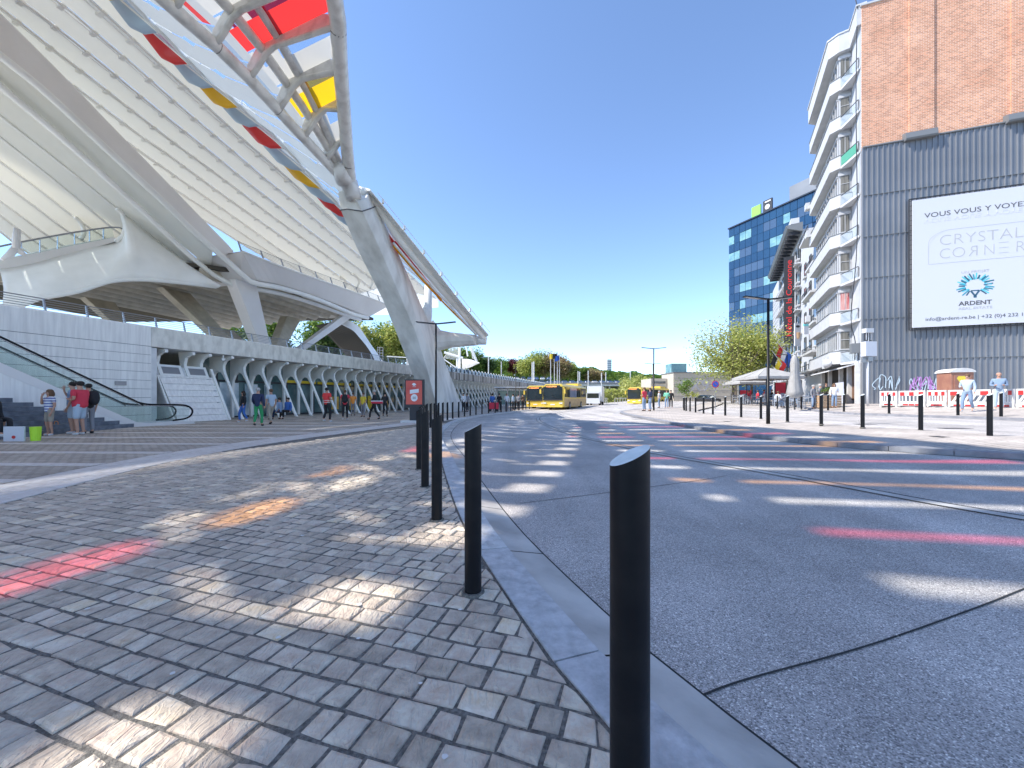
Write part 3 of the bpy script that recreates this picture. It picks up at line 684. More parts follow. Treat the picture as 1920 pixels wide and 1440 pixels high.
# lower closing wall behind the hooks: the slats end in rounded loops
for (c, pts) in ((-37.5, [(685,512.5),(697,523),(698.5,531),(694,541)]), (-40, [(662,514),(671,522),(673,530),(669,540)]), (-42.5, [(637,518),(646,525),(649,532),(646,541)]),
                 (-42.0, [(218,391),(229,401),(234,413),(235,427),(229,444),(217,452)]), (-47, [(140,407),(149,415),(156,427),(157,438),(152,448)])):
    b = MB(); b.tube(cat([Q(x, y, c+.5) for x, y in pts], 4), .16, n=8); rb(b, "slat_loop", "white_steel", True)
b = MB(); R = []
for px, yt, yb in ((560,519,545),(600,522,550),(640,545,572),(690,538,590),(735,532,590),(780,546,580),(822,560,576)):
    R.append([Q(px, yt, -43.5), Q(px, (yt+yb)/2, -43.0), Q(px, yb, -43.5)])
b.smooth = True; b.loft(R, closed=False); rb(b, "roof_end_wall", "slat_white")
# the broad beam (arch rib), shade put into its colour, crossing the slats
bu = [(0,26),(92,117),(148,173),(210,238),(260,289),(318,348),(375,407),(438,471)]; bl = [(0,99),(72,157),(158,235),(235,308),(300,368),(350,415),(395,457),(428,488)]
A = curve3(-38.6, bu); B = curve3(-37.4, bl); n = 40; d0 = max(A[0].y, B[0].y); R = []
for k in range(n+1):
    t = k/n; a = resample(A, 60)[int(t*59)]; b_ = resample(B, 60)[int(t*59)]
    R.append([a, b_, b_+NN*-.5+Vector((0,0,.3)), a+NN*-.6+Vector((0,0,.6))])
b = MB(); b.loft(R); rb(b, "arch_beam", "beam_steel")
# twin tubes along it, running on under the platform edge
t0 = [(0,104),(72,161),(158,240),(235,312),(300,372),(357,428),(428,491)]
cs = [-37.2]*7
tail = [(467,526,-36.9),(474,530.5,-36.7),(486,533,-36.6),(531,541,-36.6),(599,562.5,-36.6),(662,589,-36.6),(690,596,-36.4)]
pts = curve3(-37.2, t0)+cat([Q(x, y, c) for x, y, c in tail], 3); b = MB(); b.tube(resample(pts, 90), .24, n=9); rb(b, "beam_tube", "white_steel", True)
t1 = [(0,161),(110,253),(200,334),(287,414),(350,474),(400,515)]
tail = [(432,532.5,-38.6),(440,536,-38.4),(460,539,-38.3),(531,552,-38.3),(599,573,-38.3),(650,592,-38.3),(676,600,-38.2)]
pts = curve3(-39.0, t1)+cat([Q(x, y, c) for x, y, c in tail], 3); b = MB(); b.tube(resample(pts, 90), .22, n=9); rb(b, "beam_tube", "white_steel", True)
# shell under the balcony
T = [(0,508,-43.5),(55,499,-43.3),(110,484,-43),(165,468,-42.7),(217,455,-42.3),(232,440,-41.9),(236,424,-41.7),(230,402,-41.5),(285,446,-41),(340,488,-40),(375,514,-39.4),(405,537,-38.8)]
Bt = [(0,592,-41),(67,561,-40.6),(110,553,-40.4),(150,545,-40.2),(180,535,-40),(207,527,-39.8),(240,524,-39.6),(270,524,-39.5),(300,526,-39.3),(340,530,-39.1),(375,534,-38.9),(405,538,-38.7)]
A = resample(cat([Q(*p) for p in T], 4), 60); B = resample(cat([Q(*p) for p in Bt], 4), 60)
R = []
for a, b_ in zip(A, B):
    row = [a.lerp(b_, t)+NN*(.5*sin(pi*t)) for t in (0,.15,.3,.45,.6,.75,.9,1)]
    R.append(row)
b = MB(); b.smooth = True; b.loft(R, closed=False); o = rb(b, "shell", "white_steel"); md = o.modifiers.new("thick", "SOLIDIFY"); md.thickness = .25; md.offset = 0
b = MB(); b.tube(resample(B, 40), .17, n=8); rb(b, "shell_rim", "white_steel", True)
# balcony: slab, glass, handrail, forked post
def strip(top, bot, name, mt, thick=.25, par=None):
    A = resample(cat([Q(*p) for p in top], 4), 30); B = resample(cat([Q(*p) for p in bot], 4), 30); b = MB()
    b.loft([[a, b_, b_-NN*thick, a-NN*thick] for a, b_ in zip(A, B)]); return rb(b, name, mt, par=par)
strip([(-40,495,-43.6),(0,488,-43.5),(100,466,-43),(180,450,-42.4),(215,444,-42)], [(-40,516,-43.6),(0,507,-43.5),(100,486,-43),(185,462,-42.4),(217,453,-42)], "balcony_slab", "beam_steel", 3)
strip([(-40,473,-43.4),(0,463,-43.2),(70,449,-43),(150,435,-42.6),(210,427,-42)], [(-40,497,-43.4),(0,488,-43.2),(70,474,-43),(150,458,-42.6),(214,445,-42)], "balcony_glass", "glass_green", .04)
b = MB(); b.tube(cat([Q(*p) for p in ((-40,472,-43.3),(0,462,-43.1),(70,448,-42.9),(150,434,-42.5),(200,427,-42),(222,426.5,-41.8),(231,430,-41.8))], 4), .06); rb(b, "balcony_handrail", "grey_metal", True)
b = MB()
for px in (40,75,108,140,168,194): b.bar(Q(px, 462-px*.16+26-px*.03, -42.9), Q(px, 462-px*.17, -42.9), .05, .05)
rb(b, "balcony_posts", "chrome")
b = MB(); b.tube([Q(30,428,-41.8), Q(28,445,-41.8), Q(30,466,-41.8)], [.1,.12,.2]); b.tube([Q(35,430,-42.6), Q(34,446,-42.6), Q(30,466,-42)], [.1,.12,.2]); b.tube([Q(30,464,-41.9), Q(18,478,-41.9), Q(4,487,-41.9)], [.2,.2,.12]); b.tube([Q(30,464,-41.9), Q(40,474,-41.9), Q(48,478,-41.9)], [.2,.18,.1]); rb(b, "forked_post", "beam_steel", True)
# platform slab over the V struts
top = [(453.5,471),(531,501),(606,527.5),(681,554),(731,572.5)]; bot = [(482.5,525),(531,535),(599,557.5),(677.5,587.5),(694,593)]
A = resample(cat([Q(x, y, -36) for x, y in top], 5), 24); B = resample(cat([Q(x, y, -37) for x, y in bot], 5), 24)
b = MB(); b.loft([[a, b_, b_-NN*9, a-NN*9] for a, b_ in zip(A, B)]); rb(b, "platform_edge", "beam_steel")
b = MB(); ap = [(453.5,471,-36),(430,477.5,-37.3),(390,483,-39),(350,488,-41)]; bp_ = [(482.5,525,-37),(452,532,-38),(425,536,-39.4),(400,539,-40.6)]
for i in range(3): b.poly([Q(*ap[i]), Q(*ap[i+1]), Q(*bp_[i+1]), Q(*bp_[i])])
rb(b, "platform_end", "beam_steel")
b = MB(); b.tube([a+Vector((0,0,.02)) for a in A], .09, n=6); rb(b, "platform_lip", "white_steel", True)
for i in range(11):
    a = resample(A, 11)[i]; b = MB(); b.prism([a+U*-.05, a+NN*-.12+U*-.05, a+NN*-.5+Vector((0,0,.95))+U*-.05, a+NN*-.42+Vector((0,0,.97))+U*-.05], U*.09); rb(b, "railing_post", "grey_metal")
for k in range(6):
    t = (k+.8)/6; b = MB(); b.tube([a+NN*(-.06-.38*t)+Vector((0,0,.96*t)) for a in A], .016 if k < 5 else .03, n=5); rb(b, "railing_rod", "grey_metal")
# ribbed underside of the platform
zs = [Q(482.5,525,-37).z-.15]
b = MB(); c0 = -38.5; zU = lambda D: interp([(30,10.7),(33,12.1),(36,12.8),(40,12.95),(52,12.7),(60,12.3)], D)
Ds = [30+i*1.4 for i in range(21)]
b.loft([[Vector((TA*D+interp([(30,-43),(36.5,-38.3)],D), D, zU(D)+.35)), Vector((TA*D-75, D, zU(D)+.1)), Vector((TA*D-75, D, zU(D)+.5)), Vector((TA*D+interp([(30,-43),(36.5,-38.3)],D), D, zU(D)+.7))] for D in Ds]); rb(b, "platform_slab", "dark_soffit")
for k in range(11):
    c = -39.6-k*2.1; b = MB(); hz_ = .55
    D1 = 53+k*.6
    Ds0 = 30+max(0, c+43)*1.6; Dd = [Ds0+i*(D1-Ds0)/26 for i in range(27)]
    b.smooth = True
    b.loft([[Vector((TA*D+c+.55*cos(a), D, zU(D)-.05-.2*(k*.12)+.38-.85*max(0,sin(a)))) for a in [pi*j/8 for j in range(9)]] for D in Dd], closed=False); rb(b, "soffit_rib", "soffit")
# struts
def strut(p0, p1, w0, w1, name="strut", mt="beam_steel", dpt=.8):
    """p0 low point, p1 top point; widths along the front in metres"""
    b = MB(); R = []
    for p, wd in ((p0, w0), (p1, w1)): R.append([p-U*wd/2+NN*dpt/2, p+U*wd/2+NN*dpt/2, p+U*wd/2-NN*dpt/2, p-U*wd/2-NN*dpt/2])
    b.loft(R); o = rb(b, name, mt); m_ = o.modifiers.new("bevel", "BEVEL"); m_.width = .06; m_.segments = 2; return o
foot = Q(503,660,-38.5); foot.z = 4.2
strut(foot, Q(452,530,-38.4), .8, 2.3, dpt=1.3)
strut(foot+U*.2, Q(650,592,-38.6), .7, 1.6, dpt=.8)
strut(foot-NN*.4, Q(545,596,-44), .6, 2.2, mt="soffit", dpt=1.2)
f2 = Q(448,652,-40.5); strut(foot-U*1.5-NN*.5, Q(325,545,-47), 1.0, 2.6, mt="soffit", dpt=1)
strut(Q(220,608,-52), Q(183,563,-54), 1.2, 2.4, mt="soffit", dpt=1)
strut(Q(470,660,-52), Q(420,618,-54), .9, 1.8, mt="soffit", dpt=1)
# big arch leg landing on the terrace
O = [(640,596),(654,601),(672,612),(684,628),(695,645),(708,663),(722,684)]; E = [(630,602),(645,611),(662,620),(673,632),(684,645),(697,664),(706,684)]; I = [(596,610),(610,621),(622,632),(634,645),(645,657),(655,670),(664,684)]
n = 24; a = resample(cat([Q(x, y, -42) for x, y in O], 4), n); e = resample(cat([Q(x, y, -41.2) for x, y in E], 4), n); i_ = resample(cat([Q(x, y, -44.5) for x, y in I], 4), n)
b = MB(); b.loft([[p, q_, q_-NN*.6+Vector((0,0,.1)), p-NN*.9] for p, q_ in zip(a, e)]); rb(b, "arch_leg", "white_steel")
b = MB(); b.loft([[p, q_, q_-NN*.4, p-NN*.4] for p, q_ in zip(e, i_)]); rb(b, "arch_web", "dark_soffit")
# ---- outer truss: lower chord, edge tube, brackets, coloured panels
ZCH = [(-34,12.5),(-25,14.6),(-10,16.2),(5,16.6),(10,16.4),(14.6,15.85),(16.8,15.8),(18.2,15.5),(20.4,14.9),(21.9,14.6),(23,14.3),(24.2,14.0)]
SE = [(-34,5),(-25,7.5),(-5,10.4),(5,9.9),(10,8.6),(14,7.0),(17.1,5.35),(17.6,4.95),(18.5,4.2),(20.3,2.8),(21.9,1.6),(23.3,.55),(24.2,.1)]
ZE = [(-34,12.5),(-25,15.5),(-5,18.2),(5,18.1),(10,17.7),(14,17.2),(17.1,16.85),(17.6,16.7),(18.5,16.5),(20.3,15.95),(21.9,15.25),(23.3,14.4),(24.2,14.0)]
def CHp(D): return Vector((TA*D-17.3, D, interp(ZCH, D)))
def EDp(D): p = CHp(D)+NN*interp(SE, D); p.z = interp(ZE, D); return p
DD = [-34+i*1.2 for i in range(49)]; DD = [d for d in DD if d < 24]+[24.2]
b = MB(); b.tube([CHp(d) for d in DD], .26, n=10); rb(b, "lower_chord", "tube_steel", True)
b = MB(); b.tube([EDp(d) for d in DD], .33, n=12); rb(b, "edge_tube", "tube_steel", True)
b = MB()
for d in (22.9,20.6,17.9,15.2,12,8,4): b.tube([EDp(d-.02), EDp(d+.02)], .336, n=12)
for d in (21.9,19.2,16.4,13.6,10): b.tube([CHp(d-.015), CHp(d+.015)], .265, n=10)
rb(b, "weld_seams", "hood_seam")
for s_, zz in ((.17,.85),(.34,1.05)):
    b = MB(); b.tube([(lambda a, c: a.lerp(c, s_)+Vector((0,0,zz*min(1, (24.2-d)/4))))(CHp(d), EDp(d)) for d in DD if d < 23.6], .21, n=8); rb(b, "truss_tube", "tube_steel", True)
pit = 1.45; bays = [22.05-1.45*i for i in range(7)]; d = 12.01
while d > -30: bays.append(d); d -= 1.12  # bays out of view, pitch set by the sun stripes wanted on the road
for d in bays:
    a, e = CHp(d), EDp(d); s = interp(SE, d)
    if s < .5: continue
    def bp2(t, dz): p = a.lerp(e, t); return Vector((p.x, p.y, p.z+dz))
    g = min(1, s/3)
    pts = [bp2(0,-.1), bp2(min(.5,.55/s),.25*g), bp2(min(.6,1.0/s),.62*g), bp2(min(.7,1.5/s),.72*g), bp2(.97,-.05), bp2(.97,.35), bp2(.5,1.75*g), bp2(.2,1.4*g), bp2(0,.5)]
    b = MB(); b.prism([p-U*.07 for p in pts], U*.14); o = rb(b, "bracket", "tube_steel")
    b = MB(); b.tube([bp2(0,-.12), bp2(min(.5,.55/s),.22*g), bp2(min(.6,1.0/s),.58*g), bp2(min(.7,1.5/s),.68*g), bp2(.97,-.05)], .12, n=7); rb(b, "bracket_flange", "tube_steel", True)
seq = ["red","clear","yellow","clear"]
solid = {"red":"panel_red","clear":"panel_blue","yellow":"panel_yellow"}; see = {"red":"glass_red","clear":"glass_clear","yellow":"glass_yellow"}
for k, d in enumerate(bays[:-1]):
    d2 = bays[k+1]; jj = round((d2-8.65)/1.12); colr = seq[(k+1) % 4] if d2 > 12.5 else ('clear' if jj % 2 == 0 else ('red' if jj % 4 == 3 else 'yellow'))  # out of view the tint order follows the wanted stripe colours
    def pp(dd, t):
        a, e = CHp(dd), EDp(dd); p = a.lerp(e, t); g = min(1, interp(SE, dd)/3); return p+Vector((0,0,lerp(1.0,.5,t)*g+.1))
    f1 = d2+.08; f0 = lerp(d2, d, .46 if colr == 'clear' else .40)
    b = MB(); b.smooth = False
    for t0_, t1_ in ((0,.25),(.25,.5),(.5,.75),(.75,1)): b.poly([pp(f0,t0_), pp(f0,t1_), pp(d-.05,t1_), pp(d-.05,t0_)])
    o = rb(b, "roof_panel", solid[colr] if colr != "clear" else "panel_white")
    ts = min(.7, max(1.4, min(3.8, 2.8-.24*(d2-5)))/interp(SE, d2)); b = MB(); b.poly([pp(d2+.02,.10), pp(d2+.02,ts), pp(f0,ts), pp(f0,.10)]); b.poly([pp(d2+.02,0), pp(d2+.02,.05), pp(f0,.05), pp(f0,0)]); rb(b, "sun_stop_plate", "panel_white")  # opaque plate added to shorten and thin the sun stripes
    b = MB()
    ts = min(.7, max(1.4, min(3.8, 2.8-.24*(d2-5)))/interp(SE, d2))
    for t0_, t1_ in ((.06,.09 if d2 > 12 else .0601),(ts,.78),(.78,.97)): b.poly([pp(f1,t0_), pp(f1,t1_), pp(f0,t1_), pp(f0,t0_)])
    rb(b, "sun_slit_glass", see[colr])  # clear slit shaped to cast one sun stripe per bay
# junction cone, pylon head
b = MB(); b.tube([CHp(22.6)+NN*.4+Vector((0,0,.2)), CHp(23.4)+NN*.15, Q(655,345,-17.1), Q(663,372,-16.9)], [.42,.56,.52,.46], n=14); rb(b, "node_cone", "tube_steel", True)
# skirt between the chord line and the slats: coloured scallops
CH2 = cat([CHp(24.2), Q(695,369,-17.0), Q(751,451,-16.0), Q(795,504,-15.2), Q(855,573,-14.2), Q(909,636,-13.2)], 8)
def chord(D):
    if D <= 24.2: return CHp(D)
    return at_depth(CH2, D)
def ell_panel(b, g, P0, P1, t0, t1, el, w=.42):
    """ring of faces around an invented oval sun hole in the panel spanned by two side functions"""
    f = lambda u, t: P0(t).lerp(P1(t), u)
    n = 20; cu, ct = .5, (t0+t1)/2; R = []; E_ = []
    for k in range(n):
        a = 2*pi*k/n; ca, sa = cos(a), sin(a); m_ = max(abs(ca), abs(sa))
        R.append(f(cu+.5*ca/m_, ct+(t1-t0)/2*sa/m_)); E_.append(f(cu+w*ca, ct+(t1-t0)/2*el*sa))
    V = R+E_; b.add(V, [(k, (k+1) % n, n+(k+1) % n, n+k) for k in range(n)]); g.poly(E_)
d = 34.2; k = 0
while d > -32:
    d2 = d-pit; colr = seq[(k+1) % 4] ; nxt = seq[(k+2) % 4]
    def side(dd):
        a = chord(dd)+Vector((0,0,.1+1.0*min(1, interp(SE, dd)/3) if dd < 24 else .3)); b_ = at_depth(GC[0], dd+3.6)+Vector((0,0,-.02)); 
        return lambda t: a.lerp(b_, t)+Vector((0,0,-.9*sin(pi*t)*(1 if dd < 22 else .3)))
    P0, P1 = side(d2+.04), side(d-.04)
    b = MB(); b.poly([P0(0), P1(0), P1(.07), P0(.07)]); b.poly([P0(.11), P1(.11), P1(.16), P0(.16)]); g = MB(); g2_ = MB()
    ell_panel(b, g, P0, P1, .16, .36, .55, w=(.36 if k in (18,19,21,22,23,24) else .001)); ell_panel(b, g2_, P0, P1, .36, .58, .62, w=(.38 if k in (16,17,18,19,21,22) or k > 24 else (.22 if k % 4 == 0 else .001)))  # ovals made up to throw pools of sun on the left paving
    rb(b, "skirt_panel", "panel_white"); far_ = d > 12.5; rb(g, "sun_pool_glass", "glass_clear" if far_ else {22: see["yellow"], 23: see["red"], 19: see["yellow"]}.get(k, see["clear"])); rb(g2_, "sun_pool_glass", "glass_clear" if far_ else {21: see["yellow"], 19: see["red"]}.get(k, see["clear"]))  # tints picked for the colour of each pool on the ground
    b = MB(); b.poly([P0(.07), P1(.07), P1(.11), P0(.11)]); rb(b, "skirt_stripe", solid[seq[(k//3) % 4]])
    b = MB(); b.poly([P0(.58), P1(.58), P1(.985), P0(.985)]); b.poly([P0(.985)+Vector((0,0,-.3)), P1(.985)+Vector((0,0,-.3)), P1(.987)+Vector((0,0,1.3)), P0(.987)+Vector((0,0,1.3))]); rb(b, "skirt_sun_stop", "panel_white")  # upper panel, plus an upright strip added to stop sun leaking past the slats
    sc_ = lambda u, v: P0(.978-.34*v*sin(pi*u)**.6).lerp(P1(.978-.34*v*sin(pi*u)**.6), u)+Vector((0,0,-.10-1.0*sin(pi*min(1,v))*sin(pi*u)))
    b = MB(); b.smooth = True; b.loft([[sc_(.02+.96*q/12, v) for q in range(13)] for v in (0,.25,.5,.75,1)], closed=False); rb(b, "scallop", solid[seq[(k+3) % 4]])
    b = MB(); b.tube([sc_(.01+.98*q/14, 1.0) for q in range(15)], .07, n=6); rb(b, "scallop_lip", "white_steel", True)
    d = d2; k += 1
for off_, mt_ in ((.58,"white_steel"),(.985,"white_steel")):
    pts = []
    dd = -32
    while dd < 34.2:
        a = chord(dd)+Vector((0,0,.1+1.0*min(1, interp(SE, dd)/3) if dd < 24 else .3)); c_ = at_depth(GC[0], dd+3.6); pts.append(a.lerp(c_, off_)+Vector((0,0,-.12-.9*sin(pi*off_)*(1 if dd < 22 else .3)))); dd += 1.5
    b = MB(); b.tube(pts, .09, n=6); rb(b, "skirt_tube", mt_, True)
# lower half: tube down to the tip, outer plate with a hand line, thin inner tubes
b = MB(); b.tube(CH2[4:], .25, n=12); rb(b, "lower_edge_tube", "white_steel", True)
PL = cat([Q(694,357,-16.4), Q(762,440,-15.2), Q(815,505,-14.2), Q(868,572,-13.3), Q(916,629,-12.6)], 8)
b = MB(); tb = resample(CH2[6:], 30); pl = resample(PL, 30)
b.loft([[a+Vector((0,0,.1)), c_, c_+Vector((0,0,.08)), a+Vector((0,0,.3))] for a, c_ in zip(tb, pl)]); rb(b, "edge_plate", "white_steel")
b = MB(); b.tube([p+NN*.12+Vector((0,0,.28)) for p in pl[1:]], .022, n=5)
for p in pl[2::4]: b.box(p+NN*.1+Vector((0,0,.18)), (.14,.2,.26), rz=.3)
rb(b, "hand_line", "white_steel")
for (y1, c1, mt_) in ((0,-15.0,"tube_steel"),(6,-15.4,"panel_yellow")):
    b = MB(); b.tube(cat([Q(737,455+y1,c1-1.2), Q(790,517+y1,c1-.4), Q(840,570+y1,c1+.6), Q(893,628,-13.3)], 6), .09 if mt_[0] == 't' else .07, n=7); rb(b, "inner_tube", mt_, True)
b = MB(); b.poly([Q(722,430,-17.4), Q(738,450,-16.6), Q(752,478,-16.6), Q(745,468,-17.6)]); b.poly([Q(736,452,-17.2), Q(742,452,-16.8), Q(830,560,-15.6), Q(826,566,-15.8)]); rb(b, "coloured_fascia", "panel_red")
# pylon
RG = [[(646,357,-17.6),(670,379,-16.7),(687,371,-16.5),(694,356,-17)], [(651,392,-17.6),(679,396,-16.6),(694,391,-16.4),(706,386,-17)],
      [(680,462,-17.7),(707,455,-16.6),(721,450,-16.4),(733,444,-17.1)], [(728,560,-17.8),(752,560,-16.6),(766,562,-16.4),(783,556,-17.2)],
      [(752,620,-17.8),(778,620,-16.6),(791,622,-16.4),(809,616,-17.3)], [(783,700,-17.8),(803,700,-16.6),(818,700,-16.4),(841,700,-17.5)],
      [(805,757,-17.8),(819,762,-16.6),(840,760,-16.4),(866,758,-17.6)], [(810,776,-17.8),(823,784,-16.6),(846,781,-16.4),(873,774,-17.6)]]
R = []
for ring in RG:
    p = [Q(*x) for x in ring]
    if ring[0][1] > 770:
        for z_ in p: z_.z = -.1
    p.append(p[3]-NN*.9); p.append(p[0]-NN*.5); R.append(p)
b = MB(); b.loft(R); pyl = rb(b, "pylon", "concrete_pylon"); m_ = pyl.modifiers.new("bevel", "BEVEL"); m_.width = .05; m_.segments = 2
b = MB()
for i in (1,):
    b.tube([p.lerp(R[1][0], 0)+(p-(R[1][0]+R[1][2])*.5)*.03 for p in (R[1]+[R[1][0]])], .035, n=5)
rb(b, "pylon_joint", "joint_dark", par=pyl)
b = MB()   # buttress spreading to the right at the foot
R2 = [[(800,612,-17.0),(822,640,-17.2),(812,640,-18.4),(798,620,-18.2)], [(812,660,-16.9),(832,672,-17.2),(828,672,-18.6),(806,668,-18.4)], [(838,758,-16.6),(864,756,-17.4),(860,756,-19),(830,758,-18.6)]]
R2 = [[Q(*x) for x in r] for r in R2]; last = [Vector((p.x, p.y, -.1)) for p in R2[-1]]
b.loft(R2+[last]); rb(b, "buttress", "concrete_pylon")
# horizontal arm with a white end tube
R = []
for t, (x, yt, yb) in enumerate(((812,600,668),(826,619,657),(845,623,652),(870,625.5,649.5),(893,628,648))):
    c_ = lerp(-17.6,-13.9,(x-812)/81); D_ = -F*c_/(1189-x); a = Q(x, yt, c_); e_ = Q(x, yb, c_); mid = (a+e_)/2; hh = (a.z-e_.z)/2
    R.append([mid+U*cos(q_)*.75+Vector((0,0,hh*sin(q_))) for q_ in [2*pi*j/10+pi/10 for j in range(10)]])
b = MB(); b.loft(R); rb(b, "cantilever_arm", "concrete_pylon")
b = MB(); b.tube([Q(889,638,-14.2), Q(911,638,-13.1)], .40, n=12); rb(b, "arm_end", "tube_steel", True)
# inner column seen between pylon and tube
b = MB(); b.tube([Q(803,530,-19.5), Q(803,572,-19.5), Q(799,590,-19.3), Q(797,625,-19)], [.35,.35,.55,.5], n=10); rb(b, "prop", "concrete_pylon", True)
# ------------------------------------------------------------------ RIGHT HAND BUILDINGS
mat("render_white", (.54,.545,.56), (.48,.485,.50), rough=.8, scale=1.5, bump=.1, bscale=30)
mat("trim_white", (.56,.56,.57), rough=.6)
mat("cladding", (.17,.18,.20), (.23,.24,.26), rough=.45, metal=.25, scale=.5, stretch=(.3,.3,.5))
mat("hood_grey", (.17,.18,.19), rough=.6)
mat("window_glass", (.05,.06,.07), (.18,.19,.19), rough=.08, scale=.9, spec=.8)
mat("curtain", (.22,.21,.19), (.10,.10,.09), rough=.8, scale=2, stretch=(4,4,.3))
mat("curtain_red", (.45,.06,.07), (.7,.55,.5), rough=.8, scale=4, stretch=(5,5,.2))
mat("blue_glass", (.010,.04,.10), (.018,.065,.14), rough=.08, scale=.06, spec=.6)
mat("blue_window", (.05,.09,.16), rough=.06, spec=.8)
mat("pale_window", (.12,.26,.32), (.22,.40,.42), rough=.15, scale=.8, spec=.6)
mat("mullion_dark", (.02,.03,.05), rough=.4)
mat("sign_green", (.28,.62,.10), rough=.4); mat("white_paint", (.8,.8,.8), rough=.5); mat("board_white", (.60,.61,.65), rough=.6)
mat("ink_dark", (.10,.10,.11), rough=.7); mat("ink_pale", (.45,.45,.47), rough=.7); mat("ink_faint", (.60,.60,.62), rough=.7)
mat("ink_teal", (.03,.30,.40), rough=.6); mat("ink_cyan", (.10,.55,.68), rough=.6); mat("ink_navy", (.03,.10,.16), rough=.6)
mat("text_red", (.75,.03,.03), rough=.5); mat("interior_dark", (.02,.018,.016), rough=.8); mat("brick_plain", (.55,.22,.13), (.42,.16,.10), rough=.85, scale=8)
mat("warm_interior", (.20,.11,.07), rough=.7); mat("green_glass", (.10,.35,.22), rough=.2)
m = mat("brick", (.5,.2,.1), rough=.85); nt = m.node_tree; bs = nt.nodes["Principled BSDF"]
tc = N(nt, "ShaderNodeTexCoord"); sx = N(nt, "ShaderNodeSeparateXYZ"); cx = N(nt, "ShaderNodeCombineXYZ")
nt.links.new(tc.outputs["Object"], sx.inputs[0]); nt.links.new(sx.outputs[1], cx.inputs[0]); nt.links.new(sx.outputs[2], cx.inputs[1])
k = N(nt, "ShaderNodeTexBrick"); k.inputs["Scale"].default_value = 1; k.inputs["Brick Width"].default_value = .26; k.inputs["Row Height"].default_value = .088; k.inputs["Mortar Size"].default_value = .011
k.inputs["Color1"].default_value = (.74,.33,.18,1); k.inputs["Color2"].default_value = (.44,.16,.08,1); k.inputs["Mortar"].default_value = (.80,.64,.52,1); k.inputs["Bias"].default_value = -.1
nt.links.new(cx.outputs[0], k.inputs["Vector"])
n2 = N(nt, "ShaderNodeTexNoise"); n2.inputs["Scale"].default_value = .5; n2.inputs["Detail"].default_value = 8; nt.links.new(tc.outputs["Object"], n2.inputs["Vector"])
mx = N(nt, "ShaderNodeMix"); mx.data_type = 'RGBA'; mx.blend_type = 'OVERLAY'; mx.inputs[0].default_value = .45
nt.links.new(k.outputs[0], mx.inputs[6]); nt.links.new(n2.outputs[0], mx.inputs[7]); nt.links.new(mx.outputs[2], bs.inputs["Base Color"])
bp_n = N(nt, "ShaderNodeBump"); bp_n.inputs["Strength"].default_value = .7; bp_n.inputs["Distance"].default_value = .02; bp_n.invert = True
nt.links.new(k.outputs["Fac"], bp_n.inputs["Height"]); nt.links.new(bp_n.outputs[0], bs.inputs["Normal"])

TH = atan2(.8813, .4725); C0 = Vector((25.3, 28.6, .85))
def W(t, o, z): return Vector((.138*t-.990*o, -.990*t-.138*o, z))
def fit(body, name, mt, parent, org, rot, width=None, cap=.3, ext=.004, off=0, flip=1, mirror=1):
    o = text(body, cap/.70, name, mt, parent, org, rot, ext=ext, font_off=off)
    wd = max(v.co.x for v in o.data.vertices)
    sx_ = (width/wd) if width else 1
    o.scale = (sx_*mirror, flip, 1); return o
apt = empty("apartment_building", C0, "tall white apartment block with projecting bays and a bare brick gable over grey cladding", "building", rz=TH)
def ab(b, name, mt, par=None, smooth=False): return b.build(name, mt, par or apt, smooth=smooth)
HT = 28.55
b = MB(); b.prism([(0,0,0),(11.6,0,0),(13,-13.9,0),(1.93,-13.9,0)][::-1], (0,0,HT)); ab(b, "wall", "render_white")
# gable
b = MB(); b.hexa([W(.0,.02,18.3), W(15,.02,18.3), W(15,.12,18.3), W(.0,.12,18.3), W(.0,.02,HT+.15), W(15,.02,HT+.15), W(15,.12,HT+.15), W(.0,.12,HT+.15)]); ab(b, "brick_gable", "brick")
for t0 in (2.62, 7.78, 12.9):
    b = MB(); b.hexa([W(t0,.12,18.2), W(t0+1.32,.12,18.2), W(t0+1.32,.22,18.2), W(t0,.22,18.2), W(t0,.12,HT+.1), W(t0+1.32,.12,HT+.1), W(t0+1.32,.22,HT+.1), W(t0,.22,HT+.1)]); ab(b, "brick_pier", "brick")
    b = MB(); b.prism([W(t0-.35,.1,18.9), W(t0-.35,.55,18.75), W(t0-.35,.62,18.35), W(t0-.35,.56,18.25), W(t0-.35,.1,18.25)], W(t0+1.7,0,0)-W(t0,0,0)); ab(b, "pier_hood", "hood_grey")
b = MB(); b.hexa([W(-.1,-.2,HT+.15), W(15,-.2,HT+.15), W(15,.2,HT+.15), W(-.1,.2,HT+.15), W(-.1,-.2,HT+.27), W(15,-.2,HT+.27), W(15,.2,HT+.27), W(-.1,.2,HT+.27)]); ab(b, "coping", "trim_white")
b = MB(); pts = []; t = 0.0
while t < 15: pts += [(t,.26),(t+.20,.26),(t+.225,.32),(t+.275,.32)]; t += .30
R = []
L = [W(t, o, 0) for t, o in pts]; Tp = [W(t, o, 18.35) for t, o in pts]; nn = len(L)
b.add(L+Tp, [(i, i+1, nn+i+1, nn+i) for i in range(nn-1)]); b.hexa([W(-.02,.12,0), W(.02,.12,0), W(.02,.3,0), W(-.02,.3,0), W(-.02,.12,18.35), W(.02,.12,18.35), W(.02,.3,18.35), W(-.02,.3,18.35)])
ab(b, "metal_cladding", "cladding")
b = MB()
for z in (3.1, 6.05, 9.0, 11.95, 14.9): b.hexa([W(0,.2,z), W(15,.2,z), W(15,.327,z), W(0,.327,z), W(0,.2,z+.02), W(15,.2,z+.02), W(15,.327,z+.02), W(0,.327,z+.02)])
ab(b, "cladding_seam", "hood_grey")
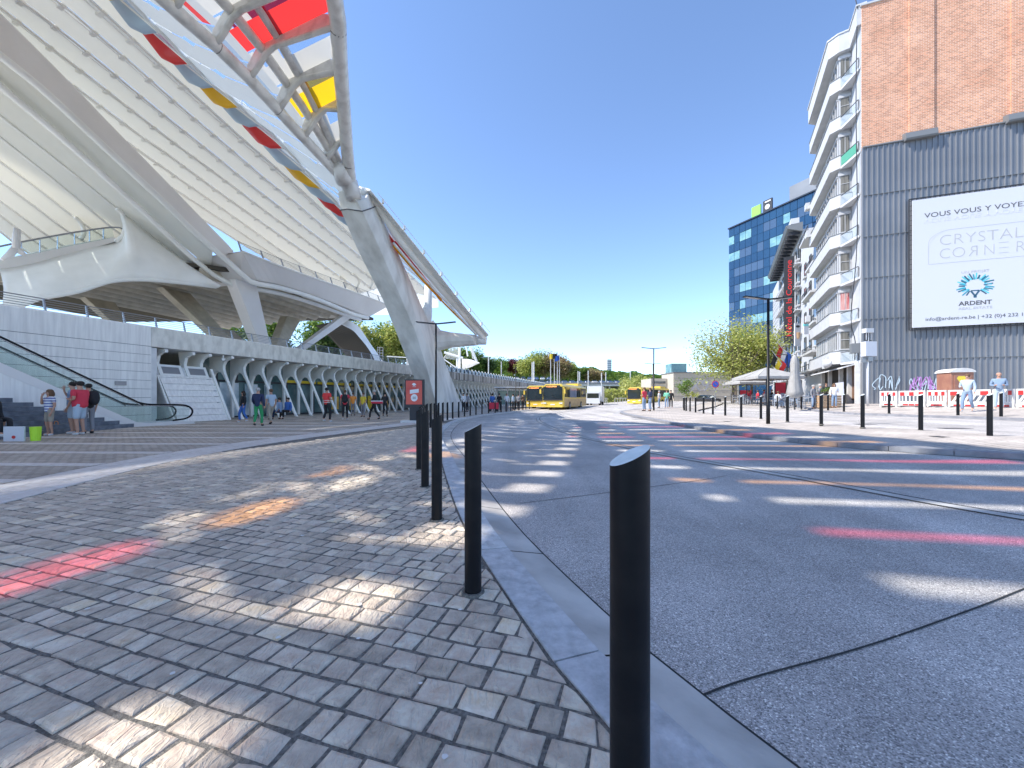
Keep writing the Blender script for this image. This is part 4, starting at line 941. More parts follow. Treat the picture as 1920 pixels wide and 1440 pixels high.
b = MB(); b.hexa([W(-.02,.1,18.35), W(15,.1,18.35), W(15,.36,18.35), W(-.02,.36,18.35), W(-.02,.1,18.43), W(15,.1,18.43), W(15,.36,18.43), W(-.02,.36,18.43)]); ab(b, "cladding_cap", "hood_grey")
# bays
NF = 8; z0f = 3.10; pf = 3.06
BX0, BX1 = 2.15, 11.4
for k in range(NF):
    z = z0f+pf*k
    b = MB(); b.prism([(BX0,.02,z),(BX0,.75,z),(BX0+.45,1.32,z),(BX1-.4,1.32,z),(BX1,.75,z),(BX1,.02,z)][::-1], (0,0,.98)); ab(b, "balcony_band", "render_white")
    b = MB(); b.prism([(BX0-.02,.02,z+.98),(BX0-.02,.78,z+.98),(BX0+.43,1.36,z+.98),(BX1-.38,1.36,z+.98),(BX1+.02,.78,z+.98),(BX1+.02,.02,z+.98)][::-1], (0,0,.05)); ab(b, "band_coping", "hood_grey")
    b = MB(); b.prism([(BX0+.35,.02,z+1.03),(BX0+.35,.74,z+1.03),(BX1-.4,.74,z+1.03),(BX1-.4,.02,z+1.03)][::-1], (0,0,pf-1.03)); ab(b, "bay_wall", "render_white")
    b = MB(); b.box((BX0+.32,.42,z+2.66), (.12,.78,.22)); b.box((BX0+.32,.40,z+1.14), (.14,.70,.07)); ab(b, "lintel", "trim_white")
    cm = "curtain_red" if k == 1 else "curtain"
    b = MB(); b.box((BX0+.34,.39,z+1.84), (.06,.52,1.32)); f = ab(b, "window", cm)
    b = MB(); b.box((BX0+.30,.39,z+1.84), (.05,.03,1.32)) if k % 2 else b.box((BX0+.30,.39,z+1.9), (.05,.52,.03)); ab(b, "window_bar", "trim_white", f)
    for x0, x1 in ((BX0+.6, BX0+4.1), (BX0+4.9, BX1-.7)):
        b = MB(); b.box(((x0+x1)/2,.73,z+1.86), (x1-x0,.06,1.44)); f = ab(b, "window", "window_glass")
        b = MB(); n = 5
        for q in range(n+1): b.box((lerp(x0, x1, q/n),.80,z+1.86), (.09,.05,1.44))
        b.box(((x0+x1)/2,.80,z+2.61), (x1-x0+.16,.14,.1)); b.box(((x0+x1)/2,.82,z+1.1), (x1-x0+.2,.2,.08)); ab(b, "frame", "trim_white", f)
    # small triangular balconies in the recess by the corner
    b = MB(); b.prism([(.08,.02,z-.1),(2.1,.02,z-.1),(2.1,.75,z-.1)][::-1], (0,0,.16)); ab(b, "corner_slab", "trim_white")
    b = MB(); b.bar((.35,.08,z+.85), (2.1,.72,z+.85), .04, .04); b.bar((.35,.08,z+.1), (.35,.08,z+.85), .04, .04); ab(b, "slab_rail", "frame_dark")
    b = MB(); b.hexa([(.5,.13,z+.12),(2.05,.68,z+.12),(2.05,.71,z+.12),(.5,.16,z+.12),(.5,.13,z+.8),(2.05,.68,z+.8),(2.05,.71,z+.8),(.5,.16,z+.8)]); ab(b, "slab_screen", "green_glass" if k == 5 else "glass_clear")
b = MB(); z = z0f+pf*NF-.1; b.prism([(-.05,-.3,z),(-.05,.25,z),(BX0-.1,.2,z),(BX0,.85,z),(BX0+.45,1.42,z),(BX1-.4,1.42,z),(BX1+.1,.8,z),(BX1+.1,-.3,z)][::-1], (0,0,HT+.3-z)); ab(b, "roof_parapet", "render_white")
b = MB(); z = HT+.3; b.prism([(-.12,-.3,z),(-.12,.32,z),(BX0-.15,.27,z),(BX0-.05,.9,z),(BX0+.42,1.5,z),(BX1-.37,1.5,z),(BX1+.15,.85,z),(BX1+.15,-.3,z)][::-1], (0,0,.1)); ab(b, "roof_edge", "trim_white")
for x, z in ((10.8,8.2),(10.6,16.4),(11.0,19.3)):
    b = MB(); b.box((x,1.5,z), (.7,.35,.6)); ab(b, "air_conditioner", "trim_white")
b = MB(); b.tube(cat([(.1,.2,HT-.5),(.15,.25,22),(.1,.2,12),(.3,.5,6.5),(.15,.3,4.6),(.05,.35,3.2)], 5), .03, n=5); b.tube([(-.05,.2,HT+.1),(-.1,.35,HT+.9),(-.3,.5,HT+1.1)], .03, n=5); ab(b, "cable", "frame_dark")
b = MB(); b.prism([(-.05,.02,3.7),(.75,.5,3.7),(-.05,.55,3.7)], (0,0,.7)); ab(b, "cable_box", "hood_grey")
# ground floor bars
b = MB(); b.box((6.6,.05,1.45), (9.2,.08,2.9)); ab(b, "shop_opening", "interior_dark")
b = MB(); b.box((1.1,.06,1.6), (1.9,.08,2.7)); ab(b, "shop_window", "warm_interior")
for x in (.1, 2.1, 4.6, 8.4, 11.3): b = MB(); b.box((x,.18,1.5), (.42 if x > .2 else .22,.3,3.0)); ab(b, "shop_pier", "concrete_light")
b = MB(); b.hexa([(.1,.1,3.0),(10.9,.1,3.0),(10.9,.14,2.9),(.1,.14,2.9),(.1,1.0,2.72),(10.9,1.2,2.72),(10.9,1.24,2.62),(.1,1.05,2.62)]); ab(b, "awning", "trim_white")
b = MB(); b.box((3.1,1.55,3.25), (.5,.25,.9)); o = ab(b, "oval_sign", "trim_white"); b = MB()
b = MB(); b.sphere((2.5,1.5,3.15), (1.25,.22,.34), 16, 8); ab(b, "oval_sign_board", "sign_cream" if "sign_cream" in M else "trim_white", smooth=True)
b = MB(); b.box((1.2,1.0,.55), (2.3,.08,1.1)); b.box((1.2,1.0,1.35), (2.3,.05,.5)); ab(b, "terrace_screen", "board_white")
# billboard
bbd = empty("advertising_billboard", C0+Matrix.Rotation(TH,3,'Z')@W(5.8,.4,5.25), "white property billboard with thin grey lettering hung on the grey cladding", "billboard", rz=TH)
def bw(t, o, z): return W(t, o, z)-W(5.8,.4,5.25)
bt0, bt1, bz0, bz1 = 2.62, 9.06, 5.25, 14.0
b = MB(); b.hexa([bw(bt0,.5,bz0), bw(bt1,.5,bz0), bw(bt1,.56,bz0), bw(bt0,.56,bz0), bw(bt0,.5,bz1), bw(bt1,.5,bz1), bw(bt1,.56,bz1), bw(bt0,.56,bz1)]); b.build("board", "board_white", bbd)
b = MB()
for (a, c) in (((bt0-.14,bz0-.14),(bt1+.14,bz0-.14)),((bt0-.14,bz1+.14),(bt1+.14,bz1+.14)),((bt0-.14,bz0-.14),(bt0-.14,bz1+.14)),((bt1+.14,bz0-.14),(bt1+.14,bz1+.14))):
    b.bar(bw(a[0],.48,a[1]), bw(c[0],.48,c[1]), .06, .06)
n = 26
for q in range(n+1):
    t = lerp(bt0, bt1, q/n); b.bar(bw(t,.5,bz1), bw(t,.48,bz1+.14), .03,.03); b.bar(bw(t,.5,bz0), bw(t,.48,bz0-.14), .03,.03)
    z = lerp(bz0, bz1, q/n); b.bar(bw(bt0,.5,z), bw(bt0-.14,.48,z), .03,.03); b.bar(bw(bt1,.5,z), bw(bt1+.14,.48,z), .03,.03)
b.build("frame", "frame_dark", bbd)
TR = (pi/2, 0, atan2(-.990, .138))
dz = -.85
fit("VOUS VOUS Y VOYEZ ?", "lettering", "ink_dark", bbd, bw(3.25,.565,13.55+dz), TR, 5.5, .32)
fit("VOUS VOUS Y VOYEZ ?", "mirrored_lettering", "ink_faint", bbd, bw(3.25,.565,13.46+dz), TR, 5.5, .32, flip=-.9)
fit("CRYSTAL", "lettering", "ink_pale", bbd, bw(3.98,.565,11.57+dz), TR, 4.15, .70, off=-.022)
fit("CO", "lettering", "ink_pale", bbd, bw(3.98,.565,10.66+dz), TR, 1.35, .70, off=-.022)
fit("R", "lettering", "ink_pale", bbd, bw(6.03,.565,10.66+dz), TR, .52, .70, off=-.022, mirror=-1)
fit("N", "lettering", "ink_pale", bbd, bw(6.2,.565,10.66+dz), TR, .55, .70, off=-.022)
fit("R", "lettering", "ink_pale", bbd, bw(7.72,.565,10.66+dz), TR, .5, .70, off=-.022)
def flat(pts, name, mt, o=.566):
    b = MB(); b.poly([bw(t, o, z+dz) for t, z in pts]); return b.build(name, mt, bbd)
b = MB()
for z in (10.67, 11.0, 11.34): b.poly([bw(6.98,.566,z+dz), bw(7.45,.566,z+dz), bw(7.45,.566,z+.028+dz), bw(6.98,.566,z+.028+dz)])
def line(b, a, c, w_=.022):
    a, c = Vector(a), Vector(c); d = (c-a).normalized(); n_ = Vector((-d.y, d.x))*w_/2
    b.poly([bw(q.x,.566,q.y+dz) for q in (a-n_, c-n_, c+n_, a+n_)])
arc = [(3.47+1.15*(1-sin(a)), 11.75+.85*cos(a)) for a in [pi/2*(1-j/8) for j in range(9)]]
arc = [(3.47+1.2*(1-cos(a)), 11.75+.82*sin(a)) for a in [pi/2*j/8 for j in range(9)]]
line(b, (3.47,10.35), (3.47,11.75)); line(b, (3.47,10.35), (8.47,10.35)); line(b, (8.47,10.35), (8.47,12.57)); line(b, (4.67,12.57), (8.47,12.57))
for p_, q_ in zip(arc, arc[1:]): line(b, p_, q_)
b.build("logo_lines", "ink_pale", bbd)
arc2 = [(3.47+1.2*(1-cos(a))+.0, 11.3+1.27*sin(a)) for a in [pi/2*j/8 for j in range(9)]]
b = MB()
for (a1, a2, c1, c2) in zip(arc, arc[1:], arc2, arc2[1:]): b.poly([bw(x,.5655,z+dz) for x, z in (a1, a2, (c2[0]+.06*0, c2[1]), c1)][::-1])
b.build("logo_swoosh", "ink_faint", bbd)
fit("UN PROJET", "lettering", "ink_pale", bbd, bw(5.13,.565,9.55+dz), TR, 1.4, .15)
rad = random.Random(5)
for col_, par_ in (("ink_navy",0),("ink_cyan",1),("ink_teal",2)):
    b = MB()
    for j in range(34):
        if j % 3 != par_: continue
        a = -1.05+j*(2*pi-1.05)/33*1.0; a = radians(-58)+j/33*radians(296)
        r0_ = rad.uniform(.42,.52); r1_ = rad.uniform(.78,.98); a2 = a+rad.uniform(-.14,.14)
        line(b, (5.83+r0_*cos(a), 8.72+r0_*sin(a)*.85), (5.83+r1_*cos(a2), 8.72+r1_*sin(a2)*.85), .075)
    b.build("logo_rays", col_, bbd)
b = MB(); line(b, (5.62,8.35), (5.83,8.0), .1); line(b, (6.04,8.35), (5.83,8.0), .1); line(b, (5.62,8.36), (6.04,8.36), .07); line(b, (5.75,7.95),(5.91,7.95), .12); b.build("logo_mark", "ink_navy", bbd)
fit("ARDENT", "lettering", "ink_dark", bbd, bw(5.02,.565,7.42+dz), TR, 1.62, .27, off=.008)
fit("REAL ESTATE", "lettering", "ink_pale", bbd, bw(5.0,.565,7.14+dz), TR, 1.66, .16)
fit("info@ardent-re.be | +32 (0)4 232 19 52", "lettering", "ink_dark", bbd, bw(3.3,.565,6.52+dz), TR, 5.45, .22)

# middle narrow building
mid = empty("townhouse", C0+Matrix.Rotation(TH,3,'Z')@Vector((11.7,0,0)), "narrow white house with balconies between the bay fronted block and the hotel", "building", rz=TH)
b = MB(); b.box((6.3,-3.5,9.6), (12.6,6.9,19.2)); b.build("wall", "render_white", mid)
for z, x0, x1, pr in ((17.3,.4,5.5,1.3),(14.2,.4,4.5,.9),(11.2,.3,5.5,1.1),(8.2,.5,4.5,.8),(5.2,.4,6,1.0),(3.4,.4,10,.9)):
    b = MB(); b.box(((x0+x1)/2, pr/2+.01, z), (x1-x0, pr, .22)); o = b.build("balcony", "trim_white", mid)
    b = MB(); b.box(((x0+x1)/2, pr-.03, z+.62), (x1-x0, .05, .06))
    for q in range(9): b.box((lerp(x0+.05, x1-.05, q/8), pr-.03, z+.36), (.06,.05,.5))
    b.build("balustrade", "frame_dark", mid)
for z in (4,7,10,13,16):
    for x in (1.6,4.2,7.2,10.4): 
        b = MB(); b.box((x,.03,z), (1.1,.08,1.7)); f = b.build("window", "window_glass", mid); b = MB(); b.box((x,.12,z-.95), (1.4,.24,.12)); b.build("sill", "trim_white", mid)
b = MB(); b.box((1.2,.06,12.3), (1.8,.16,5.2)); b.build("brick_strip", "brick_plain", mid)
# hotel
hot = empty("hotel_building", C0+Matrix.Rotation(TH,3,'Z')@Vector((24.6,0,0)), "white hotel front with a deep black bracketed cornice and a tall vertical sign", "building", rz=TH)
b = MB(); b.box((12,-2.6,11), (23.8,5,22)); b.build("wall", "render_white", hot)
b = MB(); b.hexa([(-.1,-.1,21.7),(24.1,-.1,21.7),(24.1,1.5,22.3),(-.1,1.5,22.3),(-.1,-.1,22.9),(24.1,-.1,22.9),(24.1,1.7,22.7),(-.1,1.7,22.7)]); b.build("cornice", "hood_grey", hot)
b = MB()
for q in range(16): b.box((.4+q*1.52,.75,21.75), (.25,1.3,.45))
b.build("cornice_brackets", "frame_dark", hot)
b = MB(); b.box((12,.7,23.2), (24,.9,.7)); b.build("roof_upstand", "trim_white", hot)
for zf in range(6):
    for xf in range(7):
        b = MB(); b.box((2+xf*3.2,.03,4.6+zf*3.0), (1.3,.1,1.9)); f = b.build("window", "window_glass", hot)
        b = MB(); b.box((2+xf*3.2,.18,3.6+zf*3.0), (1.6,.34,.14)); b.box((2+xf*3.2,.10,5.65+zf*3.0), (1.7,.2,.14)); b.build("sill", "trim_white", f)
    b = MB(); b.box((12,.55,3.3+zf*3.0), (23,.05,.05)); b.box((12,.3,2.9+zf*3.0), (23,.6,.12)); b.build("ledge", "trim_white", hot)
b = MB(); b.box((12,.04,1.5), (23,.1,2.6)); b.build("shop_opening", "interior_dark", hot)
b = MB(); b.hexa([(.5,.1,3.1),(23,.1,3.1),(23,.14,3.0),(.5,.14,3.0),(.5,2.0,2.7),(23,2.0,2.7),(23,2.0,2.6),(.5,2.0,2.6)]); b.build("awning", "trim_white", hot)
sgn = empty("hotel_sign", C0+Matrix.Rotation(TH,3,'Z')@Vector((27,.9,8.0)), "tall dark vertical blade sign with red hotel lettering reading upward", "sign", rz=TH)
b = MB(); b.box((0,.15,5.6), (.16,1.15,11.6)); b.build("panel", "frame_dark", sgn)
b = MB(); b.box((-.1,-.5,5.6), (.1,.1,11.6)); b.build("edge_channel", "trim_white", sgn)
o = fit("Hôtel de la Couronne", "lettering", "text_red", sgn, Vector((-.10,-.05,.6)), (0,0,0), 10.2, .62)
o.matrix_local = Matrix(((0,0,-1,-.10),(0,-1,0,.45),(0,0,0,0),(0,0,0,1)))
# text local x -> +z, local y -> +y(outward, left in view), normal -> -x
sxx = o.scale.x
wd = 10.2/max(v.co.x for v in o.data.vertices)
o.matrix_local = Matrix(((0,0,-1,-.10),(0,1,0,-.12),(wd,0,0,.7),(0,0,0,1)))
# white panel building
pan = empty("white_panel_building", C0+Matrix.Rotation(TH,3,'Z')@Vector((48.9,0,0)), "plain white panelled office front beyond the hotel with rows of tiny dark dots", "building", rz=TH)
b = MB(); b.box((10,-2.6,12.6), (20,5,19.4)); b.build("wall", "render_white", pan)
b = MB(); b.box((10,-2.6,1.5), (20,4.6,3.0)); b.build("base", "glass_dark", pan)
b = MB()
for q in range(9): b.box((1+q*2.2,-.02,1.6), (.35,.2,2.6))
b.build("base_columns", "trim_white", pan)
b = MB()
for z in (5.2,7.6,10,12.4,14.8,17.2,19.6):
    b.box((10,.01,z), (20,.04,.05))
    for q in range(20): b.box((.5+q,.02,z-.9), (.16,.06,.16)); b.box((.5+q,.02,z-1.7), (.16,.06,.16))
b.build("panel_joints", "hood_grey", pan)
# glass tower
TT = atan2(-.923, .385); tw = empty("glass_office_tower", (49.5, 90, .6), "blue glass office tower with a grid of square panes beyond the hotel", "building", rz=TT)
# local x: towards the right and nearer ; local y: (0.923,0.385) into the block
b = MB(); b.box((13,7.6,19.7), (26,15,39.3)); b.build("core", "blue_glass", tw)
rs = random.Random(11); nc = 15; cw = 1.35; rh = 1.87; bsp = MB(); bm_ = MB()
for r in range(21):
    z = 39.2-rh*(r+1)
    for c_ in range(nc+4):
        if r % 2 == 0: bsp.box((cw*(c_+.5),-.05,z+rh/2), (cw-.07,.1,rh-.07))
    if r % 2 == 1 and r < 16:
        for c_ in range(13):
            b = MB(); b.box((cw*(c_+.5),-.03,z+rh/2), (cw-.07,.06,rh-.07)); b.build("window", rs.choice(("blue_window","blue_window","pale_window","pale_window","blue_glass")), tw)
bsp.build("spandrel_panes", "blue_glass", tw)
b = MB(); b.box((13,-.2,39.35), (26.2,.3,.25)); b.build("roof_edge", "mullion_dark", tw)
b = MB(); b.box((19.5,5,41.0), (13,9,3.2)); b.build("plant_room", "cladding", tw)
g = empty("rooftop_sign", (49.5+.385*7.2, 90-.923*7.2, 40.1), "square green and black rooftop sign on the glass office tower", "sign", rz=TT)
b = MB(); b.box((-.9,.3,1.2), (2.0,.3,2.2)); b.build("green_panel", "sign_green", g); b = MB(); b.box((1.6,.3,1.3), (1.9,.3,2.4)); o = b.build("black_panel", "frame_dark", g)
b = MB(); b.sphere((1.6,.12,1.0), (.5,.05,.55), 12, 6); b.box((1.7,.12,2.1), (1.2,.06,.22)); b.build("white_mark", "white_paint", g)
# low stone building far right of centre, with large faded letters
lo = empty("low_stone_building", (31, 76, .5), "low beige stone building with faded painted letters behind the young trees", "building", rz=.0)
mat("beige_stone", (.55,.50,.42), (.47,.43,.36), rough=.85, scale=2)
b = MB(); b.box((6.4,3,2.85), (12.6,6,5.7)); b.build("wall", "beige_stone", lo)
b = MB()
for z in (1.2,2.3,3.5,4.7): b.box((6.4,-.02,z), (12.4,.05,.06))
b.build("wall_joints", "kerb_dark", lo)
b = MB(); b.box((6.4,3,5.8), (12.8,6.2,.2)); b.build("roof", "hood_grey", lo)
b = MB(); b.box((1.8,3,6.8), (3.0,3,1.7)); b.build("roof_box", "pale_window", lo)
b = MB(); b.box((-1.6,6,2.4), (3.2,6,4.8)); b.build("annexe", "beige_stone", lo)
b = MB()
for z in (1.5,2.9,4.0): b.box((-1.6,2.96,z), (2.6,.1,.45))
b.build("annexe_window", "window_glass", lo)
for x_, s_ in ((2.1,"8"),(4.0,"X"),(6.2,"9")):
    o = text(s_, 3.2, "painted_letter", "ink_pale", lo, (x_-.8, -.06, 2.2), (pi/2, 0, 0), ext=.01)
# ------------------------------------------------------------------ STREET FURNITURE
def make_bollard():
    t = empty("bollard", (0,0,0), "black steel bollard", "bollard")
    b = MB(); n = 28; r = .052; H_ = 1.035; R = []
    for z in (-.05, .3, .6): R.append([Vector((r*cos(2*pi*k/n), r*sin(2*pi*k/n), z)) for k in range(n)])
    R.append([Vector((r*cos(2*pi*k/n), r*sin(2*pi*k/n), H_-.027+.027*cos(2*pi*k/n)*1.0)) for k in range(n)])
    b.smooth = True; b.loft(R, caps=False); b.build("post", "black_metal", t)
    b = MB(); b.poly([Vector((r*cos(2*pi*k/n), r*sin(2*pi*k/n), H_-.0268+.027*cos(2*pi*k/n))) for k in range(n)]); b.build("top_plate", "bollard_top", t)
    b = MB(); b.tube([(0,0,-.02),(0,0,.012)], [.075,.07], n=20); b.build("footing", "mortar", t)
    return t
mat("bollard_top", (.50,.54,.52), (.66,.70,.68), rough=.35, scale=20, spec=.6)
b0 = make_bollard(); used = False
def bollard(x, y, z, label, group, rz=0, sc=1):
    global used
    if not used: used = True; b0.location = (x, y, z); b0.rotation_euler = (0,0,rz); b0["label"] = label; b0["group"] = group; b0.scale = (sc, sc, sc); return b0
    return dup(b0, (x, y, z), rz, label, group, sc)
left = [(.325,1.09),(-.242,2.45),(-.745,3.91),(-1.185,5.38),(-1.58,6.73)]
ords = ["nearest black bollard at the kerb, cut by the bottom of the photo", "second black bollard from the camera along the left kerb", "third black bollard from the camera along the left kerb", "fourth black bollard along the left kerb beside the setts", "fifth black bollard along the left kerb beside the setts"]
for i, (x, y) in enumerate(left): bollard(x, y, .0, ords[i], "bollards along the station kerb", rz=.05, sc=1.036 if i == 0 else 1.012)
bk = resample([p for p in offs(KC, -.62) if p.y > 7.3 and p.y < 46], 27)
for i, p in enumerate(bk): 
    bollard(p.x, p.y, 0, "one of the small far black bollards following the curved left kerb", "bollards along the station kerb", rz=.2)
isl = [(11.5,9.5,.30),(11.6,11.2,.31),(10.75,12.1,.32),(10.5,13.4,.335),(10.75,15.4,.31),(11.1,17.6,.31),(11.15,19.2,.31),(11.4,21.1,.31),(11.4,22.4,.31),(11.6,23.9,.31),(12.0,25.8,.31),(12.5,27.7,.32),(12.8,29,.32)]
il = ["rightmost island bollard, nearest of the row", "second island bollard from the right end of the row", "island bollard standing left of the grey traffic box mast", "island bollard in front of the timber planter", "island bollard right of the tall lamp post", "island bollard just left of the tall lamp post"]
for i, (x, y, z) in enumerate(isl): bollard(x, y, z, il[i] if i < 6 else "one of the small black bollards receding along the island edge", "bollards on the island edge")
for i in range(18):
    t = i/17; x = lerp(13.1, 16.5, t); y = lerp(30, 38, t); bollard(x, y, .32, "one of the small black bollards receding along the island edge", "bollards on the island edge")
farb = [(20.2,16.3,.45),(20.0,17.7,.44),(19.3,20.2,.45),(19.6,23.3,.45),(20.1,25.1,.46),(20.8,27.2,.48),(20.9,28.5,.48),(21.2,29.6,.48),(20.7,30.8,.48)]
fl = ["right black bollard on the far pavement beside the denim jacket man", "black bollard on the far pavement before the brown toilet cabin", "black bollard on the far pavement at the left end of the barriers"]
for i, (x, y, z) in enumerate(farb): bollard(x, y, z, fl[i] if i < 3 else "one of the black bollards along the cafe terraces across the road", "bollards on the far pavement")
# lamp posts
def make_lamp(double=True, Hh=4.85):
    t = empty("street_lamp", (0,0,0), "black street lamp", "street lamp")
    b = MB(); b.tube([(0,0,-.05),(0,0,.9),(0,0,.92),(0,0,Hh)], [.068,.066,.05,.042], n=12); b.smooth = True; b.build("mast", "black_metal", t, smooth=True)
    for s in ((-1,1) if double else (-1,)):
        b = MB(); b.hexa([(s*.05,-.05,Hh-.06),(s*.95,-.10,Hh+.04),(s*.95,.10,Hh+.04),(s*.05,.05,Hh-.06),(s*.05,-.05,Hh-.01),(s*.95,-.09,Hh+.075),(s*.95,.09,Hh+.075),(s*.05,.05,Hh-.01)]); o = b.build("lamp_head", "black_metal", t)
        b = MB(); b.hexa([(s*.35,-.07,Hh-.034),(s*.9,-.08,Hh+.027),(s*.9,.08,Hh+.027),(s*.35,.07,Hh-.034),(s*.35,-.06,Hh-.02),(s*.9,-.08,Hh+.035),(s*.9,.08,Hh+.035),(s*.35,.06,Hh-.02)]); b.build("lamp_lens", "grey_metal", o)
    return t
l1 = make_lamp(); l1.location = (-3.66, 19, 0); l1["label"] = "black double armed street lamp in front of the concrete pylon"; l1["group"] = "double armed street lamps"
dup(l1, (9.8, 15.1, .2), 0.05, "nearest and tallest black double armed lamp on the island", "double armed street lamps")
dup(l1, (11.1, 30.9, .32), 0, "black double armed lamp beside the two men at the island tip", "double armed street lamps")
dup(l1, (16.0, 44.8, .35), 0, "farther double armed lamp showing its arms behind the island tip lamp", "double armed street lamps")
l2 = make_lamp(False); l2.location = (26.0, 37.3, .55); l2["label"] = "single armed black lamp by the folded parasol and the flags"; l2["group"] = "single armed street lamps"
dup(l2, (30.5, 49.5, .5), 0, "single armed black lamp among the young trees behind the open parasol", "single armed street lamps")
dup(l2, (.45, 47.5, 0), pi/2, "thin black lamp post at the left of the two yellow buses", "single armed street lamps")
# red advertising totem
adt = empty("advertising_totem", (-5.0, 20.3, 0), "red poster panel in a black frame beside the pylon foot", "advertising panel", rz=.03)
b = MB(); b.box((0,0,1.47), (1.0,.16,1.46)); b.build("frame", "frame_dark", adt)
b = MB(); b.box((0,0,.05), (1.3,.7,.1)); b.build("base", "concrete_light", adt); b = MB(); b.box((0,0,.4), (.5,.14,.7)); b.build("foot", "frame_dark", adt)
mat("poster_red", (.62,.06,.05), (.74,.13,.08), rough=.35, scale=.8)
b = MB(); b.box((-.02,-.085,1.53), (.82,.012,1.22)); p_ = b.build("poster", "poster_red", adt)
b = MB(); b.poly([(-.13,-.094,1.93),(-.02,-.094,1.86),(.1,-.094,1.93),(.03,-.094,2.0),(-.02,-.094,2.02),(-.08,-.094,2.0)]); b.poly([(-.1,-.094,1.82),(.08,-.094,1.82),(.08,-.094,1.835),(-.1,-.094,1.835)]); b.build("shell_mark", "white_paint", p_)
b = MB(); b.poly([(-.23,-.094,1.46),(.22,-.094,1.53),(.22,-.094,1.72),(-.23,-.094,1.66)]); b.poly([(-.01+.17*cos(a), -.094, 1.26+.19*sin(a)) for a in [2*pi*k/24 for k in range(24)]]); b.build("poster_labels", "white_paint", p_)
text("-50", .17, "lettering", "ink_dark", adt, (-.15,-.1,1.2), (pi/2,0,0), ext=.001)
# traffic control mast with white box
tm = empty("traffic_box_mast", gpt(23.35, 25.9), "pale mast carrying a white control box beside the grey cladding", "utility mast")
b = MB(); b.tube([(0,0,0),(0,0,1.1),(0,0,5.0)], [.075,.07,.06], n=10); b.build("mast", "trim_white", tm, smooth=True)
b = MB(); b.box((.06,0,3.75), (.72,.4,.95)); b.build("box", "board_white", tm)
b = MB(); b.box((.0,0,4.95), (.5,.35,.28)); o = b.build("cap", "trim_white", tm); b = MB()
for x in (-.15,0,.15): b.box((x,-.05,4.6), (.05,.05,.5))
b.build("bars", "trim_white", tm); b = MB(); b.box((0,0,4.55), (.4,.1,.5)); b.build("backing", "frame_dark", tm); b = MB(); b.box((.05,0,3.1), (.3,.3,.3)); b.box((-.25,0,3.0),(.3,.12,.25)); b.build("bracket", "grey_metal", tm)
# barriers
mat("barrier_white", (.72,.70,.68), (.62,.60,.57), rough=.6, scale=3); mat("barrier_red", (.55,.03,.03), rough=.5)
def barrier(p, q, label, slotted=True):
    p, q = Vector(p), Vector(q); d = q-p; L_ = Vector((d.x, d.y)).length; rz = atan2(d.y, d.x)
    t = empty("site_barrier", p, label, "barrier", "red and white site barriers", rz=rz)
    b = MB(); b.box((L_/2,0,.98), (L_,.05,.09)); b.box((L_/2,0,.28), (L_,.05,.24)); b.box((.04,0,.52), (.08,.06,.98)); b.box((L_-.04,0,.52), (.08,.06,.98))
    n = 7
    for k in range(1, n):
        x = L_*k/n
        if slotted: b.box((x,0,.56), (.06,.04,.45))
        else: b.hexa([(x-.12,-.02,.36),(x-.02,-.02,.36),(x-.02,.02,.36),(x-.12,.02,.36),(x+.1,-.02,.78),(x+.2,-.02,.78),(x+.2,.02,.78),(x+.1,.02,.78)])
    b.build("frame", "barrier_white", t)
    b = MB(); b.box((L_/2,0,.84), (L_-.16,.07,.22)); o = b.build("band", "barrier_white", t)
    b = MB()
    for k in range(0, 5, 2): b.box((.08+(k+.5)*(L_-.16)/5,0,.84), ((L_-.16)/5,.08,.21))
    for x in (.35, L_/2, L_-.35): b.box((x,0,.2), (.28,.06,.09))
    b.build("red_marks", "barrier_red", t)
    for x in (.25, L_-.25): b = MB(); b.box((x,0,.05), (.12,.6,.1)); b.build("foot", "rubber", t)
bl = [(21.9,24.9),(22.45,22.9)]
def XYp(px, D): return ((px-960)/F*D, D)
pts = [XYp(1648,24.6), XYp(1684,23.9), XYp(1737,22.6), XYp(1777,21.6), XYp(1860,20.0), XYp(1904,19.0), XYp(1970,17.9)]
nm = ["leftmost slatted red and white barrier, angled by the cladding corner", "red and white barrier second from the left below the graffiti", "red and white barrier left of the brown toilet cabin", "red and white barrier in front of the brown toilet cabin", "red and white barrier between the two denim jacket men", "rightmost red and white barrier cut by the photo edge"]
for k in range(6):
    a, c = pts[k], pts[k+1]; z = .66; barrier((a[0]+.05, a[1], z), (c[0]-.05, c[1], z), nm[k], k % 2 == 0 or k < 3)
# toilet cabin
tc_ = empty("portable_toilet", (XYp(1790,24.2)[0], 24.2, .72), "brown plastic portable toilet with a white domed roof behind the barriers", "portable toilet", rz=-.25)
mat("toilet_brown", (.30,.13,.09), (.36,.17,.11), rough=.5, scale=3); mat("decal_yellow", (.80,.62,.05), rough=.4)
b = MB(); b.box((0,0,1.05), (1.12,1.12,2.1)); o = b.build("cabin", "toilet_brown", tc_); m_ = o.modifiers.new("bevel","BEVEL"); m_.width = .05; m_.segments = 2
R = []
for k in range(9): a = pi*k/8; R.append([Vector((-.62*cos(a), y, 2.08+.26*sin(a))) for y in (-.62,.62)])
b = MB(); b.prism([(-.62*cos(pi*k/8), -.62, 2.08+.26*sin(pi*k/8)) for k in range(9)], (0,1.24,0)); b.build("roof", "barrier_white", tc_)
b = MB(); b.box((0,-.575,1.0), (.82,.04,1.85)); dr = b.build("door", "toilet_brown", tc_); b = MB(); b.poly([(-.3,-.60,1.72),(0,-.60,1.2),(.3,-.60,1.72),(.22,-.60,1.85),(-.22,-.60,1.85)]); b.build("door_decal", "decal_yellow", dr)
b = MB(); b.box((.573,0,1.5), (.02,.7,.5)); b.build("side_decal", "decal_yellow", tc_)
b = MB()
